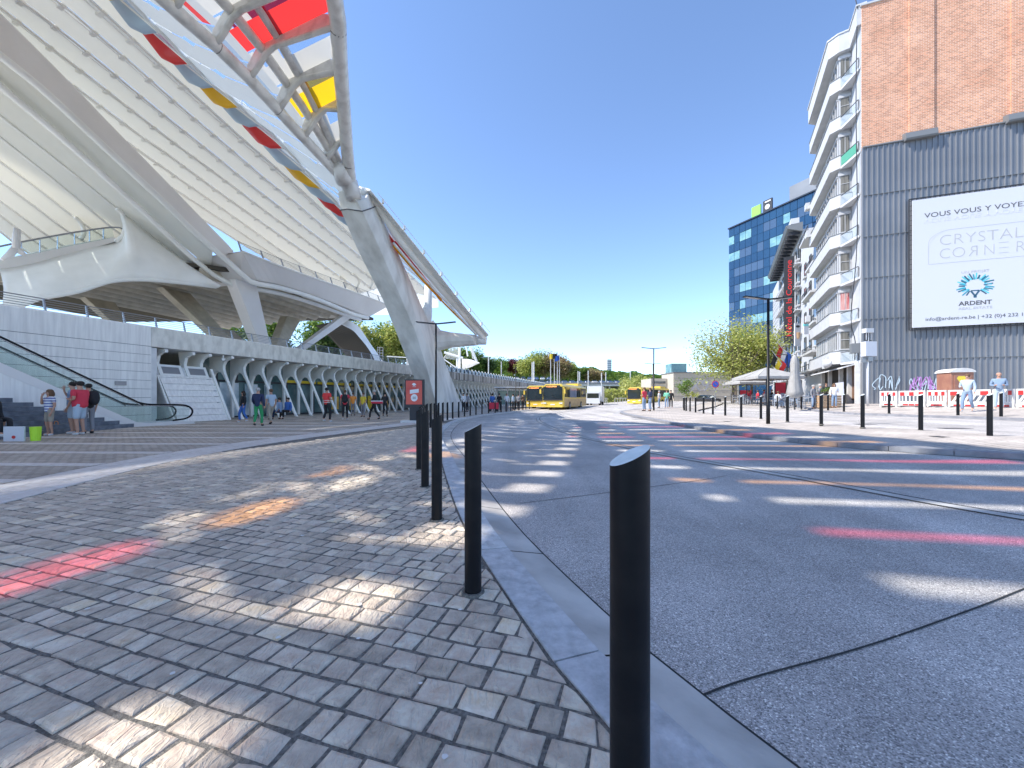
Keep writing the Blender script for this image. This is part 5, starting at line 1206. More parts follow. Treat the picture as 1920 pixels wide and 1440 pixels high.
for s in (-1, 1): b.bar((s*.3,-.6,.4), (0,-.6,1.1), .05,.03); 
b.build("door_ribs", "toilet_brown", dr)
# graffiti strokes on the cladding
mat("spray_white", (.55,.66,.72), rough=.8); mat("spray_pink", (.55,.25,.60), rough=.8); mat("spray_teal", (.2,.6,.62), rough=.8)
def graf(name, label, t0, t1, z0, z1, mts, seed, n):
    r_ = random.Random(seed); t = empty(name, C0+Matrix.Rotation(TH,3,'Z')@W(t0,.34,z0), label, "graffiti", rz=TH)
    for j, mt_ in enumerate(mts):
        b = MB()
        for k in range(n):
            x = lerp(t0, t1, (k+.5)/n); pts = [Vector((x+r_.uniform(-.25,.25), r_.uniform(z0,z1))) for _ in range(5)]
            c3 = cat([W(p.x, .335+.004*j, p.y)-W(t0,.34,z0) for p in pts], 7)
            for a, c in zip(c3, c3[1:]):
                if (c-a).length > 1e-3: b.bar(a, c, .05, .006, up=(-.99,-.138,0))
        b.build("spray_line", mt_, t)
graf("wall_graffiti", "pale blue sprayed outline letters low on the grey cladding, left one", .55, 2.0, .9, 2.1, ["spray_white"], 4, 4)
graf("wall_graffiti", "white and violet sprayed tag on the cladding beside the toilet cabin", 2.7, 4.1, .8, 1.9, ["spray_white","spray_pink"], 9, 5)
# young-plant green post, planter, cafe things
def chair_proto():
    t = empty("terrace_chair", (0,0,0), "grey terrace chair", "chair")
    b = MB(); b.box((0,0,.45), (.44,.44,.04)); b.build("seat", "chair_grey", t)
    b = MB(); b.box((0,.2,.86), (.42,.03,.12)); b.box((0,.2,.68), (.42,.03,.06)); b.box((0,.2,.56),(.42,.03,.05)); b.build("backrest", "chair_grey", t)
    for sx_ in (-1,1):
        for sy_ in (-1,1): b = MB(); b.box((sx_*.2,sy_*.2,.45 if sy_ > 0 else .22), (.035,.035,.9 if sy_ > 0 else .44)); b.build("leg", "chair_grey", t)
        b = MB(); b.box((sx_*.21,0,.66), (.035,.42,.03)); b.build("armrest", "chair_grey", t)
    return t
mat("chair_grey", (.30,.33,.38), rough=.5); mat("table_top", (.35,.36,.38), rough=.5); mat("wood", (.50,.33,.20), (.40,.25,.14), rough=.7, scale=4, stretch=(1,1,8))
ch = chair_proto()
def table_proto():
    t = empty("terrace_table", (0,0,0), "pale terrace table", "table")
    b = MB(); b.box((0,0,.74), (.75,.75,.04)); b.build("table_top", "table_top", t); b = MB(); b.tube([(0,0,.02),(0,0,.72)], .035); b.box((0,0,.02), (.45,.45,.03)); b.build("pedestal", "chair_grey", t); return t
tb_ = table_proto()
rt = random.Random(8); spots = []
tpos = [XYp(1505,30.5), XYp(1526,28.2), XYp(1462,34.5), XYp(1437,38), XYp(1410,41), XYp(1385,44), XYp(1490,33), XYp(1450,37), XYp(1472,31.5), XYp(1420,37), XYp(1393,40)]
names = ["before the dark bar opening", "nearest the timber planter", "under the folded parasol", "under the open grey parasol", "behind the lamp post", "at the far left end of the terrace", "beside the red curtains", "under the grey parasol edge", "left of the folded parasol base", "farther along the terrace", "by the tree trunks"]
for i, (x, y) in enumerate(tpos):
    t = tb_ if i == 0 else dup(tb_, (0,0,0)); t.location = gpt(x, y); t["label"] = "pale square cafe table "+names[i]; t["group"] = "cafe tables"
    for j, a in enumerate((rt.uniform(0,1), pi+rt.uniform(0,1), pi/2+rt.uniform(0,1))[:2 if i % 2 else 3]):
        c = ch if (i == 0 and j == 0) else dup(ch, (0,0,0)); c.location = gpt(x+.72*sin(-a), y+.72*cos(a)); c.rotation_euler = (0,0,a); c["label"] = "grey terrace chair at the cafe table "+names[i]; c["group"] = "cafe chairs"
pl_ = empty("timber_planter", gpt(*XYp(1553,27)), "timber slatted planter with low shrubs before the bar", "planter")
b = MB()
for z in (.1,.27,.44,.61,.78): b.box((0,0,z), (1.4,.5,.15))
b.build("box", "wood", pl_)
# parasols
mat("canvas_white", (.40,.39,.38), (.33,.32,.31), rough=.85, scale=3); mat("canvas_grey", (.45,.45,.47), rough=.85)
pa = empty("open_parasol", gpt(*XYp(1437,35.5)), "large open off white parasol over the cafe terrace", "parasol")
b = MB(); b.tube([(0,0,0),(0,0,3.1)], .05); b.build("pole", "frame_dark", pa)
ring = [(2.0,-2.0),(2.0,2.0),(-2.0,2.0),(-2.0,-2.0)]; b = MB()
for k in range(4):
    a, c = ring[k], ring[(k+1)%4]; mdp = ((a[0]+c[0])/2, (a[1]+c[1])/2)
    for p_, q_ in ((a, mdp), (mdp, c)): b.poly([(0,0,3.35),(p_[0],p_[1],2.45),(q_[0],q_[1],2.48)]); b.poly([(p_[0],p_[1],2.45),(p_[0],p_[1],2.22),(q_[0],q_[1],2.25),(q_[0],q_[1],2.48)])
b.build("canopy", "canvas_white", pa)
p2_ = dup(pa, gpt(*XYp(1400,40)), 0, "smaller grey shaded parasol left of the large open one")
p2_.scale = (.8,.8,.85)
fp = empty("folded_parasol", gpt(*XYp(1490,27.5)), "tall folded white parasol standing before the bar", "parasol")
b = MB(); b.tube([(0,0,0),(0,0,3.9)], .04); b.build("pole", "frame_dark", fp)
R = []; rr = random.Random(2)
for z, r_ in ((.95,.42),(1.3,.38),(1.9,.30),(2.6,.20),(3.2,.22),(3.6,.16),(3.85,.04)):
    R.append([Vector((r_*(1+.28*(-1)**k)*cos(2*pi*k/16), r_*(1+.28*(-1)**k)*sin(2*pi*k/16), z+.12*(-1)**k*(z < 1))) for k in range(16)])
b = MB(); b.smooth = True; b.loft(R); b.build("canvas", "canvas_white", fp)
# flags on the hotel
def flag(px, D, z, cols, label, h=1.5, wd=1.1):
    x, y = XYp(px, D); t = empty("flag", (x, y, z), label, "flag", "flags on the hotel front")
    b = MB(); b.tube([(-.9,0,1.7),(.45,0,-.1)], .03, n=6); b.build("staff", "trim_white", t)
    for k, c in enumerate(cols):
        b = MB(); R = []
        for i in range(6):
            u = i/5; R.append([Vector((-.8+.42*(k+v)*1.0+.12*sin(5*u+v)-.15*u, .08*sin(6*u+k), 1.45-.35*(k+v)-u*h*.75)) for v in (0,1)])
        b.smooth = True; b.loft(R, closed=False); b.build("stripe", c, t)
mat("flag_black", (.02,.02,.02)); mat("flag_yellow", (.75,.55,.03)); mat("flag_red", (.6,.03,.03)); mat("flag_blue", (.03,.12,.5))
flag(1464, 40, 4.4, ["flag_black","flag_yellow","flag_red"], "black yellow and red flag hanging lowest on the hotel front")
flag(1474, 41, 5.4, ["flag_red","white_paint","flag_blue"], "red white and blue flag above the folded parasol")
flag(1483, 42, 4.9, ["flag_blue","flag_blue"], "plain blue flag nearest the hotel sign")
# hanging shop signs
hs = empty("ice_cream_sign", gpt(*XYp(1495,38.5), 5.5), "white hanging sign with an ice cream cup picture", "sign", rz=.2)
b = MB(); b.box((0,0,1.1), (.66,.1,2.2)); o = b.build("panel", "board_white", hs); b = MB(); b.tube([(0,-.08,.7),(0,-.08,1.3)], [.12,.2], n=10); b.build("cup_picture", "wood", o); b = MB(); b.sphere((0,-.06,1.9), (.24,.04,.12)); b.build("round_mark", "frame_dark", o)
hs2 = empty("blue_shop_sign", gpt(*XYp(1511,36), 6.3), "small light blue and white shop sign on the townhouse", "sign", rz=.2)
b = MB(); b.box((0,0,.3), (.5,.1,.7)); b.build("panel", "board_white", hs2); b = MB(); b.box((0,0,.78), (.5,.11,.2)); b.build("header", "spray_teal", hs2)
ns = empty("no_parking_sign", gpt(*XYp(1341,33)), "round blue and red parking sign on a slim post under the trees", "sign")
b = MB(); b.tube([(0,0,0),(0,0,2.2)], .03); b.build("post", "grey_metal", ns); b = MB(); b.tube([(0,-.03,2.05),(0,-.05,2.05)], .3, n=20); o = b.build("disc", "flag_red", ns); b = MB(); b.tube([(0,-.05,2.05),(0,-.06,2.05)], .24, n=20); b.build("disc_centre", "flag_blue", o); b = MB(); b.bar((-.17,-.07,2.22),(.17,-.07,1.88),.05,.02); b.build("slash", "flag_red", o)
# steps corner: charity box, bag, cloth
bx = empty("cardboard_sign", (-14.0, 11.2, 0), "white handwritten card and lime green pot on the plaza beside the steps", "sign", rz=.15)
b = MB(); b.box((-.1,0,.21), (.5,.04,.42)); o = b.build("card", "board_white", bx); b = MB(); b.tube([(-.1,-.022,.12),(-.1,-.03,.12)], .045, n=12); b.build("red_spot", "barrier_red", o)
lp = empty("lime_bucket", (-13.7, 11.35, 0), "lime green bucket beside the white handwritten card", "bucket")
mat("lime", (.45,.75,.03), rough=.5); mat("bag_red", (.6,.03,.03), rough=.6); mat("bag_orange", (.75,.25,.03), rough=.6)
bx["label"] = "white handwritten card standing on the plaza beside the steps"
b = MB(); b.tube([(0,0,0),(0,0,.40)], [.10,.12], n=14); b.build("pail", "lime", lp)
for x, y, c, l in ((-16.15,13.6,"bag_red","small red bag on the ground behind the striped shirt"),(-16.05,13.9,"bag_orange","small orange bag on the ground between the standing people")):
    t = empty("shopping_bag", (x,y,.0), l, "bag"); b = MB(); b.box((0,0,.15), (.22,.15,.3), taper=.8); b.build("sack", c, t); b = MB(); b.tube(cat([(-.07,0,.28),(-.05,0,.4),(.05,0,.4),(.07,0,.28)],4), .01, n=5); b.build("handle", c, t)
# ------------------------------------------------------------------ VEHICLES
mat("bus_yellow", (.84,.60,.09), (.78,.55,.07), rough=.35, scale=1, spec=.6); mat("bus_tan", (.62,.44,.20), (.5,.3,.14), rough=.45, scale=2.5); mat("bus_glass", (.02,.03,.035), rough=.05, spec=.9)
mat("bus_glass_blue", (.22,.26,.38), rough=.1, spec=.8); mat("led_orange", (1,.35,.1), em=1.5); mat("truck_white", (.70,.71,.73), rough=.5); mat("light_lens", (.75,.75,.7), rough=.15)
def bus(loc, rz, label, L_=11.5, side=True):
    t = empty("city_bus", loc, label, "bus", "yellow city buses", rz=rz); W_ = 2.5; H_ = 2.95
    # local +y front
    def sect(y, top, ins=0): return [Vector((x, y, z)) for x, z in ((-W_/2+ins,.32),(W_/2-ins,.32),(W_/2-ins,1.5),(W_/2-.06-ins,2.7),(W_/2-.3-ins,top),(-W_/2+.3+ins,top),(-W_/2+.06+ins,2.7),(-W_/2+ins,1.5))]
    b = MB(); b.loft([sect(-L_,H_-.1,.06), sect(-L_+.15,H_), sect(-.3,H_), sect(-.02,H_-.06,.05)]); b.build("body", "bus_yellow", t)
    b = MB(); b.box((0,.0,1.92), (2.26,.08,1.42)); b.build("windscreen", "bus_glass", t)
    b = MB(); b.box((0,.05,2.66), (1.7,.05,.24)); d_ = b.build("destination_panel", "frame_dark", t)
    text("4 GUILLEMINS", .2, "destination_text", "led_orange", d_, (.78,.085,2.58), (pi/2,0,pi), ext=.002)
    for s in (-1,1):
        b = MB(); b.box((s*.95,.02,.78), (.36,.08,.16)); b.build("headlight", "light_lens", t)
        b = MB(); b.box((s*1.42,.15,2.1), (.16,.14,.5)); b.bar((s*1.2,.05,2.55),(s*1.42,.15,2.4),.04,.04); b.build("mirror", "bus_yellow", t)
        b = MB(); b.box((s*(W_/2+.005),-L_/2-.1,2.02), (.05,L_-.9,1.15)); sw = b.build("side_window", "bus_glass", t)
        b = MB()
        for k in range(6): b.box((s*(W_/2+.03),-.9-k*(L_-1.5)/5.2,2.02), (.03,.07,1.15))
        b.build("window_pillar", "frame_dark", sw)
        if side:
            b = MB(); b.box((s*(W_/2+.012),-L_/2-.1,.86), (.03,L_-.5,.92)); b.build("advert_wrap", "bus_tan", t)
            b = MB(); b.box((s*(W_/2+.03),-4.2,2.02), (.03,3.2,1.2)); b.build("window_advert", "bus_glass_blue", t)
        for y in (-2.6,-L_+3.3):
            w_ = MB(); w_.tube([(s*(W_/2-.26),y,.48),(s*(W_/2+.045),y,.48)], .48, n=20); wo = w_.build("wheel", "rubber", t); w_ = MB(); w_.tube([(s*(W_/2+.04),y,.48),(s*(W_/2+.07),y,.48)], .26, n=16); w_.build("rim", "grey_metal", wo)
    b = MB(); b.box((0,.03,.42), (2.3,.06,.2)); b.build("bumper", "bus_yellow", t); b = MB(); b.box((0,.07,.62), (.52,.03,.12)); b.build("licence_plate", "white_paint", t)
    b = MB(); b.box((0,.04,1.14), (2.3,.05,.16)); b.build("dark_band", "frame_dark", t)
    b = MB(); b.box((0,-L_+2,H_+.16), (1.6,2.2,.32)); b.build("roof_unit", "bus_yellow", t)
    b = MB(); b.bar((-.6,.07,1.3),(.1,.07,1.6),.03,.02); b.bar((.6,.07,1.3),(1.0,.07,1.6),.03,.02); b.build("wiper", "frame_dark", t)
    return t
hd = atan2(-.919, -.395)-pi/2
bus((4.6,44.5,-.05), hd, "nearest yellow bus with a tan advert along its side")
bus((2.9,48.8,-.1), hd, "yellow bus standing just behind the nearest bus at left")
bus((19.8,64,.15), hd-.35, "lone yellow bus seen front on near the island tip", side=False)
tr = empty("box_truck", (12.8,62,.05), "small truck with a white box body behind the buses", "truck", rz=pi-.32)
b = MB(); b.box((0,-3.4,1.95), (2.3,4.6,2.5)); b.build("cargo_box", "truck_white", tr); b = MB(); b.box((0,-.1,1.3), (2.1,1.7,1.7), taper=.93); cb = b.build("cab", "truck_white", tr)
b = MB(); b.box((0,.68,1.65), (1.8,.1,.75)); b.build("windscreen", "bus_glass", cb); b = MB(); b.box((0,-2.5,.55), (1.9,6,.25)); b.build("chassis", "frame_dark", tr)
for s in (-1,1):
    for y in (-.3,-4.6): w_ = MB(); w_.tube([(s*.8,y,.42),(s*1.1,y,.42)], .42, n=18); w_.build("wheel", "rubber", tr)
def car_proto():
    t = empty("parked_car", (0,0,0), "parked car", "car")
    def s(y, w_, z0, z1): return [Vector((x, y, z)) for x, z in ((-w_/2,z0),(w_/2,z0),(w_/2,z1-.12),(w_/2-.1,z1),(-w_/2+.1,z1),(-w_/2,z1-.12))]
    b = MB(); b.loft([s(-2.1,1.5,.35,.75), s(-1.9,1.72,.25,.9), s(-.9,1.78,.25,.95), s(1.6,1.78,.25,.97), s(2.1,1.6,.3,.9)]); b.build("body", "car_dark", t)
    b = MB(); b.loft([s(-1.2,1.5,.85,.97), s(-.45,1.35,.9,1.42), s(1.1,1.35,.9,1.44), s(1.85,1.45,.85,1.0)]); b.build("cabin_glass", "bus_glass", t)
    for sx_ in (-1,1):
        for y in (-1.35,1.3): b = MB(); b.tube([(sx_*.7,y,.32),(sx_*.91,y,.32)], .32, n=16); b.build("wheel", "rubber", t)
        b = MB(); b.box((sx_*.6,-2.02,.65), (.34,.14,.14)); b.build("headlight", "light_lens", t)
    b = MB(); b.box((0,-2.1,.45), (.52,.04,.12)); b.build("licence_plate", "white_paint", t); return t
mat("car_dark", (.03,.03,.035), rough=.25, spec=.7); mat("car_blue", (.10,.16,.30), rough=.3); mat("car_white", (.6,.6,.62), rough=.3)
cr = car_proto(); cr.location = (30.5,61.5,.4); cr.rotation_euler = (0,0,.15); cr["label"] = "black car facing us in front of the beige stone building"
# deck car park with rows of parked cars
# ------------------------------------------------------------------ TREES
def leafmat(name, c1, c2, c3):
    m = bpy.data.materials.new(name); m.use_nodes = True; M[name] = m; nt = m.node_tree; b = nt.nodes["Principled BSDF"]; out = nt.nodes["Material Output"]
    g = N(nt, "ShaderNodeNewGeometry"); r = N(nt, "ShaderNodeValToRGB"); e = r.color_ramp.elements
    e[0].color = (*c1, 1); e[1].color = (*c3, 1); k = e.new(.5); k.color = (*c2, 1)
    nt.links.new(g.outputs["Random Per Island"], r.inputs[0]); nt.links.new(r.outputs[0], b.inputs["Base Color"]); b.inputs["Roughness"].default_value = .55
    t = N(nt, "ShaderNodeBsdfTranslucent"); nt.links.new(r.outputs[0], t.inputs[0]); x = N(nt, "ShaderNodeMixShader"); x.inputs[0].default_value = .38
    nt.links.new(b.outputs[0], x.inputs[1]); nt.links.new(t.outputs[0], x.inputs[2]); nt.links.new(x.outputs[0], out.inputs[0])
leafmat("leaf_green", (.08,.16,.03), (.17,.28,.05), (.32,.40,.09)); leafmat("leaf_lime", (.22,.27,.05), (.42,.46,.11), (.62,.60,.22))
leafmat("leaf_brown", (.22,.15,.08), (.40,.28,.15), (.42,.38,.16)); leafmat("leaf_red", (.10,.02,.03), (.17,.04,.05), (.24,.08,.08)); leafmat("leaf_dark", (.04,.08,.02), (.08,.14,.04), (.15,.21,.06))
leafmat("leaf_far", (.10,.14,.09), (.14,.19,.11), (.20,.25,.14))
mat("bark", (.14,.11,.08), (.22,.18,.14), rough=.9, scale=6)
def tree(name, loc, Hh, cw, ch, lm, label, group=None, leaf=.4, n=1800, seed=1, trunk=.2, clumps=16, dens=.5, bare=False):
    r_ = random.Random(seed); t = empty(name, loc, label, "tree", group)
    b = MB(); cz = Hh-ch/2; th = Hh-ch*.75; tips = []
    b.tube([(0,0,-.3),(.05,0,th*.6),(0,.05,th),(0,0,Hh-ch*.35)], [trunk,trunk*.8,trunk*.65,trunk*.25], n=7)
    CL = []
    for k in range(clumps):
        a = r_.uniform(0, 2*pi); v = r_.uniform(-1, 1); rad_ = sqrt(1-v*v); q = r_.uniform(.35,.80)
        c = Vector((cw/2*q*rad_*cos(a), cw/2*q*rad_*sin(a), cz+ch/2*q*v)); CL.append((c, r_.uniform(.22,.38)*min(cw, ch)))
        st_ = Vector((0,0,lerp(th*.75, Hh-ch*.4, r_.random()))); mid_ = (st_+c)/2+Vector((0,0,-.06*cw)); b.tube([st_, mid_, c], [trunk*.4,trunk*.25,trunk*.06], n=5)
        for j in range(2 if bare else 0):
            e_ = c+Vector((r_.uniform(-1,1),r_.uniform(-1,1),r_.uniform(-.3,1)))*cw*.13; b.tube([mid_, (mid_+e_)/2+Vector((0,0,.1)), e_], [trunk*.2,trunk*.12,trunk*.04], n=4)
    b.build("trunk", "bark", t)
    b = MB()
    for k in range(n):
        c, rr_ = CL[k % clumps]; d = Vector((r_.gauss(0,1), r_.gauss(0,1), r_.gauss(0,.8))); d = d.normalized()*rr_*(r_.random()**dens)
        p = c+d; s = leaf*r_.uniform(.6,1.2); a = Vector((r_.uniform(-1,1), r_.uniform(-1,1), r_.uniform(-.6,.6))).normalized(); bb = a.cross(Vector((r_.uniform(-1,1), r_.uniform(-1,1), 1))).normalized()
        b.poly([p-a*s*.5, p+bb*s*.32, p+a*s*.5, p-bb*s*.32])
    b.build("crown", lm, t); return t
# behind the station
hs_ = []
sp = [(-62,104,17,8,"leaf_green"),(-55,112,18,10,"leaf_green"),(-50,106,14,8,"leaf_dark"),(-47,114,19,11,"leaf_green"),(-42,110,17,9,"leaf_lime"),(-38,118,18,11,"leaf_green"),(-33,112,16,9,"leaf_lime"),(-27.5,114,13,9,"leaf_green"),(-23,122,13,9,"leaf_lime"),(-70,110,16,10,"leaf_dark"),
      (-18,130,12,9,"leaf_green"),(-13,136,11.5,8,"leaf_green"),(-20,124,9,7,"leaf_lime"),(-9,140,9,7,"leaf_dark"),(-80,112,17,10,"leaf_green")]
lab = {"leaf_green":"leafy green tree on the slope behind the station terrace", "leaf_dark":"darker green tree on the slope behind the station terrace", "leaf_lime":"bright yellow green tree on the slope behind the station terrace"}
for i, (x, y, h, wd, lm) in enumerate(sp): tree("slope_tree", (x, y, 5.0), h+1.8, wd, h*.8, lm, lab[lm], "trees on the slope behind the station", leaf=.8, n=5000, clumps=34, seed=i+20, trunk=.3)
# hillside
b = MB(); nx, ny = 40, 14
for j in range(ny+1):
    for i in range(nx+1):
        x = lerp(-160, 60, i/nx); y = lerp(100, 230, j/ny); hgt = min(1,max(0,(y-100)/60))*9.5*min(1,max(0,(48-x)/60))-.4
        b.v.append(Vector((x, y, hgt+.5*noise.noise(Vector((x*.05,y*.05,0))))))
for j in range(ny):
    for i in range(nx): a = j*(nx+1)+i; b.f.append((a, a+1, a+nx+2, a+nx+1)); b.m.append(0); b.sm.append(True)
mat("grass", (.13,.17,.05), (.22,.24,.09), rough=.95, scale=.15)
tag(b.build("hillside", "grass"), kind="structure")
# deck car park
dk = empty("car_deck", (14,132,0), "long raised car deck on thin columns behind the buses", "car park")
b = MB(); b.box((0,0,5.6), (52,12,.5)); b.build("slab", "concrete_light", dk)
b = MB(); b.box((0,-6,6.2), (52,.15,.7)); b.build("edge_rail", "grey_metal", dk)
b = MB()
for k in range(14): b.box((-25+k*3.85,-5,2.8), (.4,.4,5.4))
b.build("columns", "concrete_light", dk)
b = MB(); b.box((0,5.5,2.9), (52,.4,5.2)); b.build("back_wall", "hood_grey", dk)
rc = random.Random(4)
for row, (y, z, x0, n) in enumerate(((128.6,5.87,-10,20),(134.5,5.87,-11,20),(150,8.2,-8,10))):
    for k in range(n):
        x = x0+k*2.45
        c = dup(cr, (x, y, z), rc.uniform(-.04,.04)+(.0 if row else 0), ("small dark parked car in the front row on the raised deck","small dark parked car in the back row on the raised deck","small dark parked car on the bank above the raised deck")[row], "cars parked on the raised deck")
        cc = rc.choice(("car_dark","car_blue","car_blue","car_white"))
        if cc != "car_dark":
            for h_ in c.children:
                if h_.name.startswith("body"):
                    key = "_"+cc
                    if key not in M: M[key] = h_.data.copy(); M[key].materials.clear(); M[key].materials.append(M[cc])
                    h_.data = M[key]
        if cc == "car_white": c["label"] = c["label"].replace("dark", "pale")
        elif cc == "car_blue": c["label"] = c["label"].replace("dark", "blue")
# trees above the deck
for i, (px, D, y0, y1, wd, lm, lb) in enumerate(((936,175,669,700,9,"leaf_green","round green tree left of the dark red tree on the hill"),(963,178,673,697,8,"leaf_red","small dark red tree on the hill between green ones"),(976,180,672,702,9,"leaf_green","green tree right of the dark red one on the hill"),
    (993,168,659,706,13,"leaf_lime","largest yellow green tree above the car deck"),(1008,172,657,706,13,"leaf_green","green crown joined to the right of the largest hill tree"),(1022,170,659,706,13,"leaf_brown","tall russet tree behind the flagpoles"),(1040,174,662,708,13,"leaf_brown","russet tree just right of the flagpoles"),(1052,170,672,708,11,"leaf_brown","shorter russet tree right of the flagpoles"),
    (1068,176,680,710,12,"leaf_lime","olive tree above the middle of the car deck"),(1083,180,687,712,12,"leaf_green","low green tree above the car deck"),(1100,182,690,714,13,"leaf_brown","low russet tree left of the distant tower block"),(1117,186,693,716,12,"leaf_brown","low russet tree nearest the distant tower block"),
    (1198,95,703,742,9,"leaf_lime","pale green tree behind the lone bus"),(1185,110,706,740,8,"leaf_lime","pale green tree left of the lone bus tree"),(1222,120,712,742,9,"leaf_green","green tree behind the double lamp post"),(1245,100,716,744,7,"leaf_dark","dark tree at the left of the beige stone building"))):
    zt = CH+(HZ-y0)/F*D; zb = CH+(HZ-y1)/F*D-2; x = (px-960)/F*D
    tree("hill_tree" if D > 130 else "roadside_tree", (x, D, zb), zt-zb, wd, (zt-zb)*.82, lm, lb, None, leaf=max(.5,D/220), n=3600, clumps=32, seed=60+i, trunk=.25)
# wooded bank right behind the deck
b = MB(); r_ = random.Random(15)
for k in range(7000):
    px = r_.uniform(880, 1300); D = r_.uniform(205, 235); yt = interp([(880,680),(940,684),(1000,684),(1100,692),(1200,702),(1300,712)], px)+3*noise.noise(Vector((px*.05,1,2)))*2
    z1 = CH+(HZ-yt)/F*D; z = z1-(r_.random()**1.6)*14; s = r_.uniform(1.2,2.4); p = Vector(((px-960)/F*D, D, z)); a = Vector((1,r_.uniform(-.6,.6),r_.uniform(-.5,.5))).normalized(); c = a.cross(Vector((r_.uniform(-.7,.7),1,r_.uniform(-.2,.8)))).normalized()
    b.poly([p-a*s*.6, p+c*s*.5, p+a*s*.6, p-c*s*.5])
tag(b.build("wooded_bank", "leaf_green"), "wooded bank behind the car deck", kind="stuff")
tree("roadside_tree", (15.6,71,0), 4.3, 1.7, 3.0, "leaf_green", "slim young green tree behind the box truck", leaf=.3, n=420, seed=99, trunk=.06, clumps=9)
# distant wooded ridge as one mass
b = MB(); r_ = random.Random(5)
ridge = [(-400,20),(0,26),(60,33),(90,40),(130,40),(165,37),(200,33),(230,26),(300,20),(420,16),(600,14)]
for k in range(9000):
    x = r_.uniform(-300, 560); y = r_.uniform(470, 560); hz = interp(ridge, x)*(1-.25*(560-y)/90)+3*noise.noise(Vector((x*.06,y*.02,3)))*1.6; z = hz*(1-r_.random()**2*.7); s = r_.uniform(2.5,5)
    p = Vector((x, y-8*(1-z/hz), z)); a = Vector((1,r_.uniform(-.6,.6),r_.uniform(-.4,.4))).normalized(); c = a.cross(Vector((r_.uniform(-.7,.7),1,r_.uniform(-.2,.8)))).normalized()
    b.poly([p-a*s*.6, p+c*s*.5, p+a*s*.6, p-c*s*.5])
tag(b.build("distant_wood", "leaf_far"), "far wooded ridge closing the view", kind="stuff")
b = MB(); 
for i in range(len(ridge)-1):
    (x0, h0), (x1, h1) = ridge[i], ridge[i+1]; b.poly([(x0,520,-1),(x1,520,-1),(x1,562,h1*.92),(x0,562,h0*.92)]); b.poly([(x0,562,h0*.92),(x1,562,h1*.92),(x1,700,-1),(x0,700,-1)])
tag(b.build("far_hill", "leaf_far"), kind="structure")
ht = empty("tower_block", ((1139-960)/F*600, 600, 25), "solitary grey tower block on the horizon", "building", rz=.45)
b = MB(); b.box((0,0,18), (8.5,9,36)); b.build("wall", "render_far" if "render_far" in M else "concrete_wall", ht); mat("far_window", (.28,.31,.36), rough=.4)
b = MB()
for k in range(11): b.box((0,-4.5,3+k*3), (7.8,.2,1.5)); b.box((4.3,0,3+k*3), (.2,8,1.5))
b.build("window_band", "far_window", ht)
# brick house on the slope
hh = empty("brick_house", ((904-960)/F*150, 150, 7.5), "small red brick house with white window trim on the slope", "building", rz=.5)
b = MB(); b.box((0,0,4.6), (4.2,4.5,9)); b.build("wall", "brick_plain", hh); b = MB(); b.box((0,0,9.3), (4.8,5,.5)); b.build("roof", "trim_white", hh)
for x in (-1,1): b = MB(); b.box((x,-2.3,6), (1.0,.1,2.4)); f = b.build("window", "trim_white", hh); b = MB(); b.box((x,-2.37,6), (.6,.06,1.9)); b.build("pane", "glass_dark", f)
# white cable footbridge
fb = empty("cable_footbridge", ((868-960)/F*100, 100, 4.3), "white cable stayed footbridge with a boat shaped deck end", "bridge"); fo = fb.location
PB = lambda px, py, D=100: P(px, py, D)
b = MB(); b.tube([PB(861,700), PB(862,652)], [.35,.3]); b.tube([PB(869,702), PB(869,674)], .28); b.tube([PB(857,672), PB(857,690)], .25); b.tube([PB(882,652,101), PB(893,676,101)], .25); b.tube([PB(874,650,101), PB(877,668,101)], .2); b.build("mast", "white_steel", fb, off=fo)
b = MB(); b.tube([PB(833,661), PB(850,666), PB(868,671)], .32); b.build("beam", "white_steel", fb, off=fo)
b = MB()
for k in range(12): b.tube([PB(838+k*1.9,662+k*.5), PB(832+k*2.3,672+k*.3)], .06, n=4); b.tube([PB(846+k*1.6,651), PB(840+k*1.8,663+k*.5)], .05, n=4)
for k in range(7): b.tube([PB(883+k*.4,651), PB(886+k*1.6,672+k)], .05, n=4)
b.build("cable", "white_steel", fb, off=fo)
b = MB(); R = []
for x, t0_, t1_ in ((866,673,690),(875,673,691),(884,674.5,688),(892,677,684),(899,680,681)): R.append([PB(x,t0_,99), PB(x,(t0_+t1_)/2,97), PB(x,t1_,99), PB(x,t0_+1,103)])
b.loft(R); b.build("deck_hull", "white_steel", fb, off=fo)
b = MB(); R = []
for px, y in ((832,683),(845,689),(868,697),(895,703),(915,708)): b.box(PB(px, y), (.25,.25,1.1))
b.tube([PB(830,672), PB(856,690), PB(900,703)], .15); b.tube([PB(830,690), PB(856,697), PB(905,707)], .2); b.build("ramp", "white_steel", fb, off=fo)
# stair tower and handrails beyond the arch leg
stt = empty("stair_tower", P(711,668,70), "thin grey stair frame beside the big arch leg", "stairs"); so_ = stt.location
b = MB()
for x in (708,712,718): b.tube([P(x,650+(x-708)*.3,70), P(x,690,70)], .06, n=5)
for y in range(651,690,5): b.tube([P(708,y,70), P(718,y+1,70)], .05, n=5)
b.build("frame", "grey_metal", stt, off=so_)
b = MB(); b.hexa([P(725,669,70),P(775,672,70),P(775,672,74),P(725,669,74),P(725,667,70),P(775,670,70),P(775,670,74),P(725,667,74)]); b.tube([P(765,672,72), P(765,690,72)], .3); b.build("platform_roof", "white_steel", stt, off=so_)
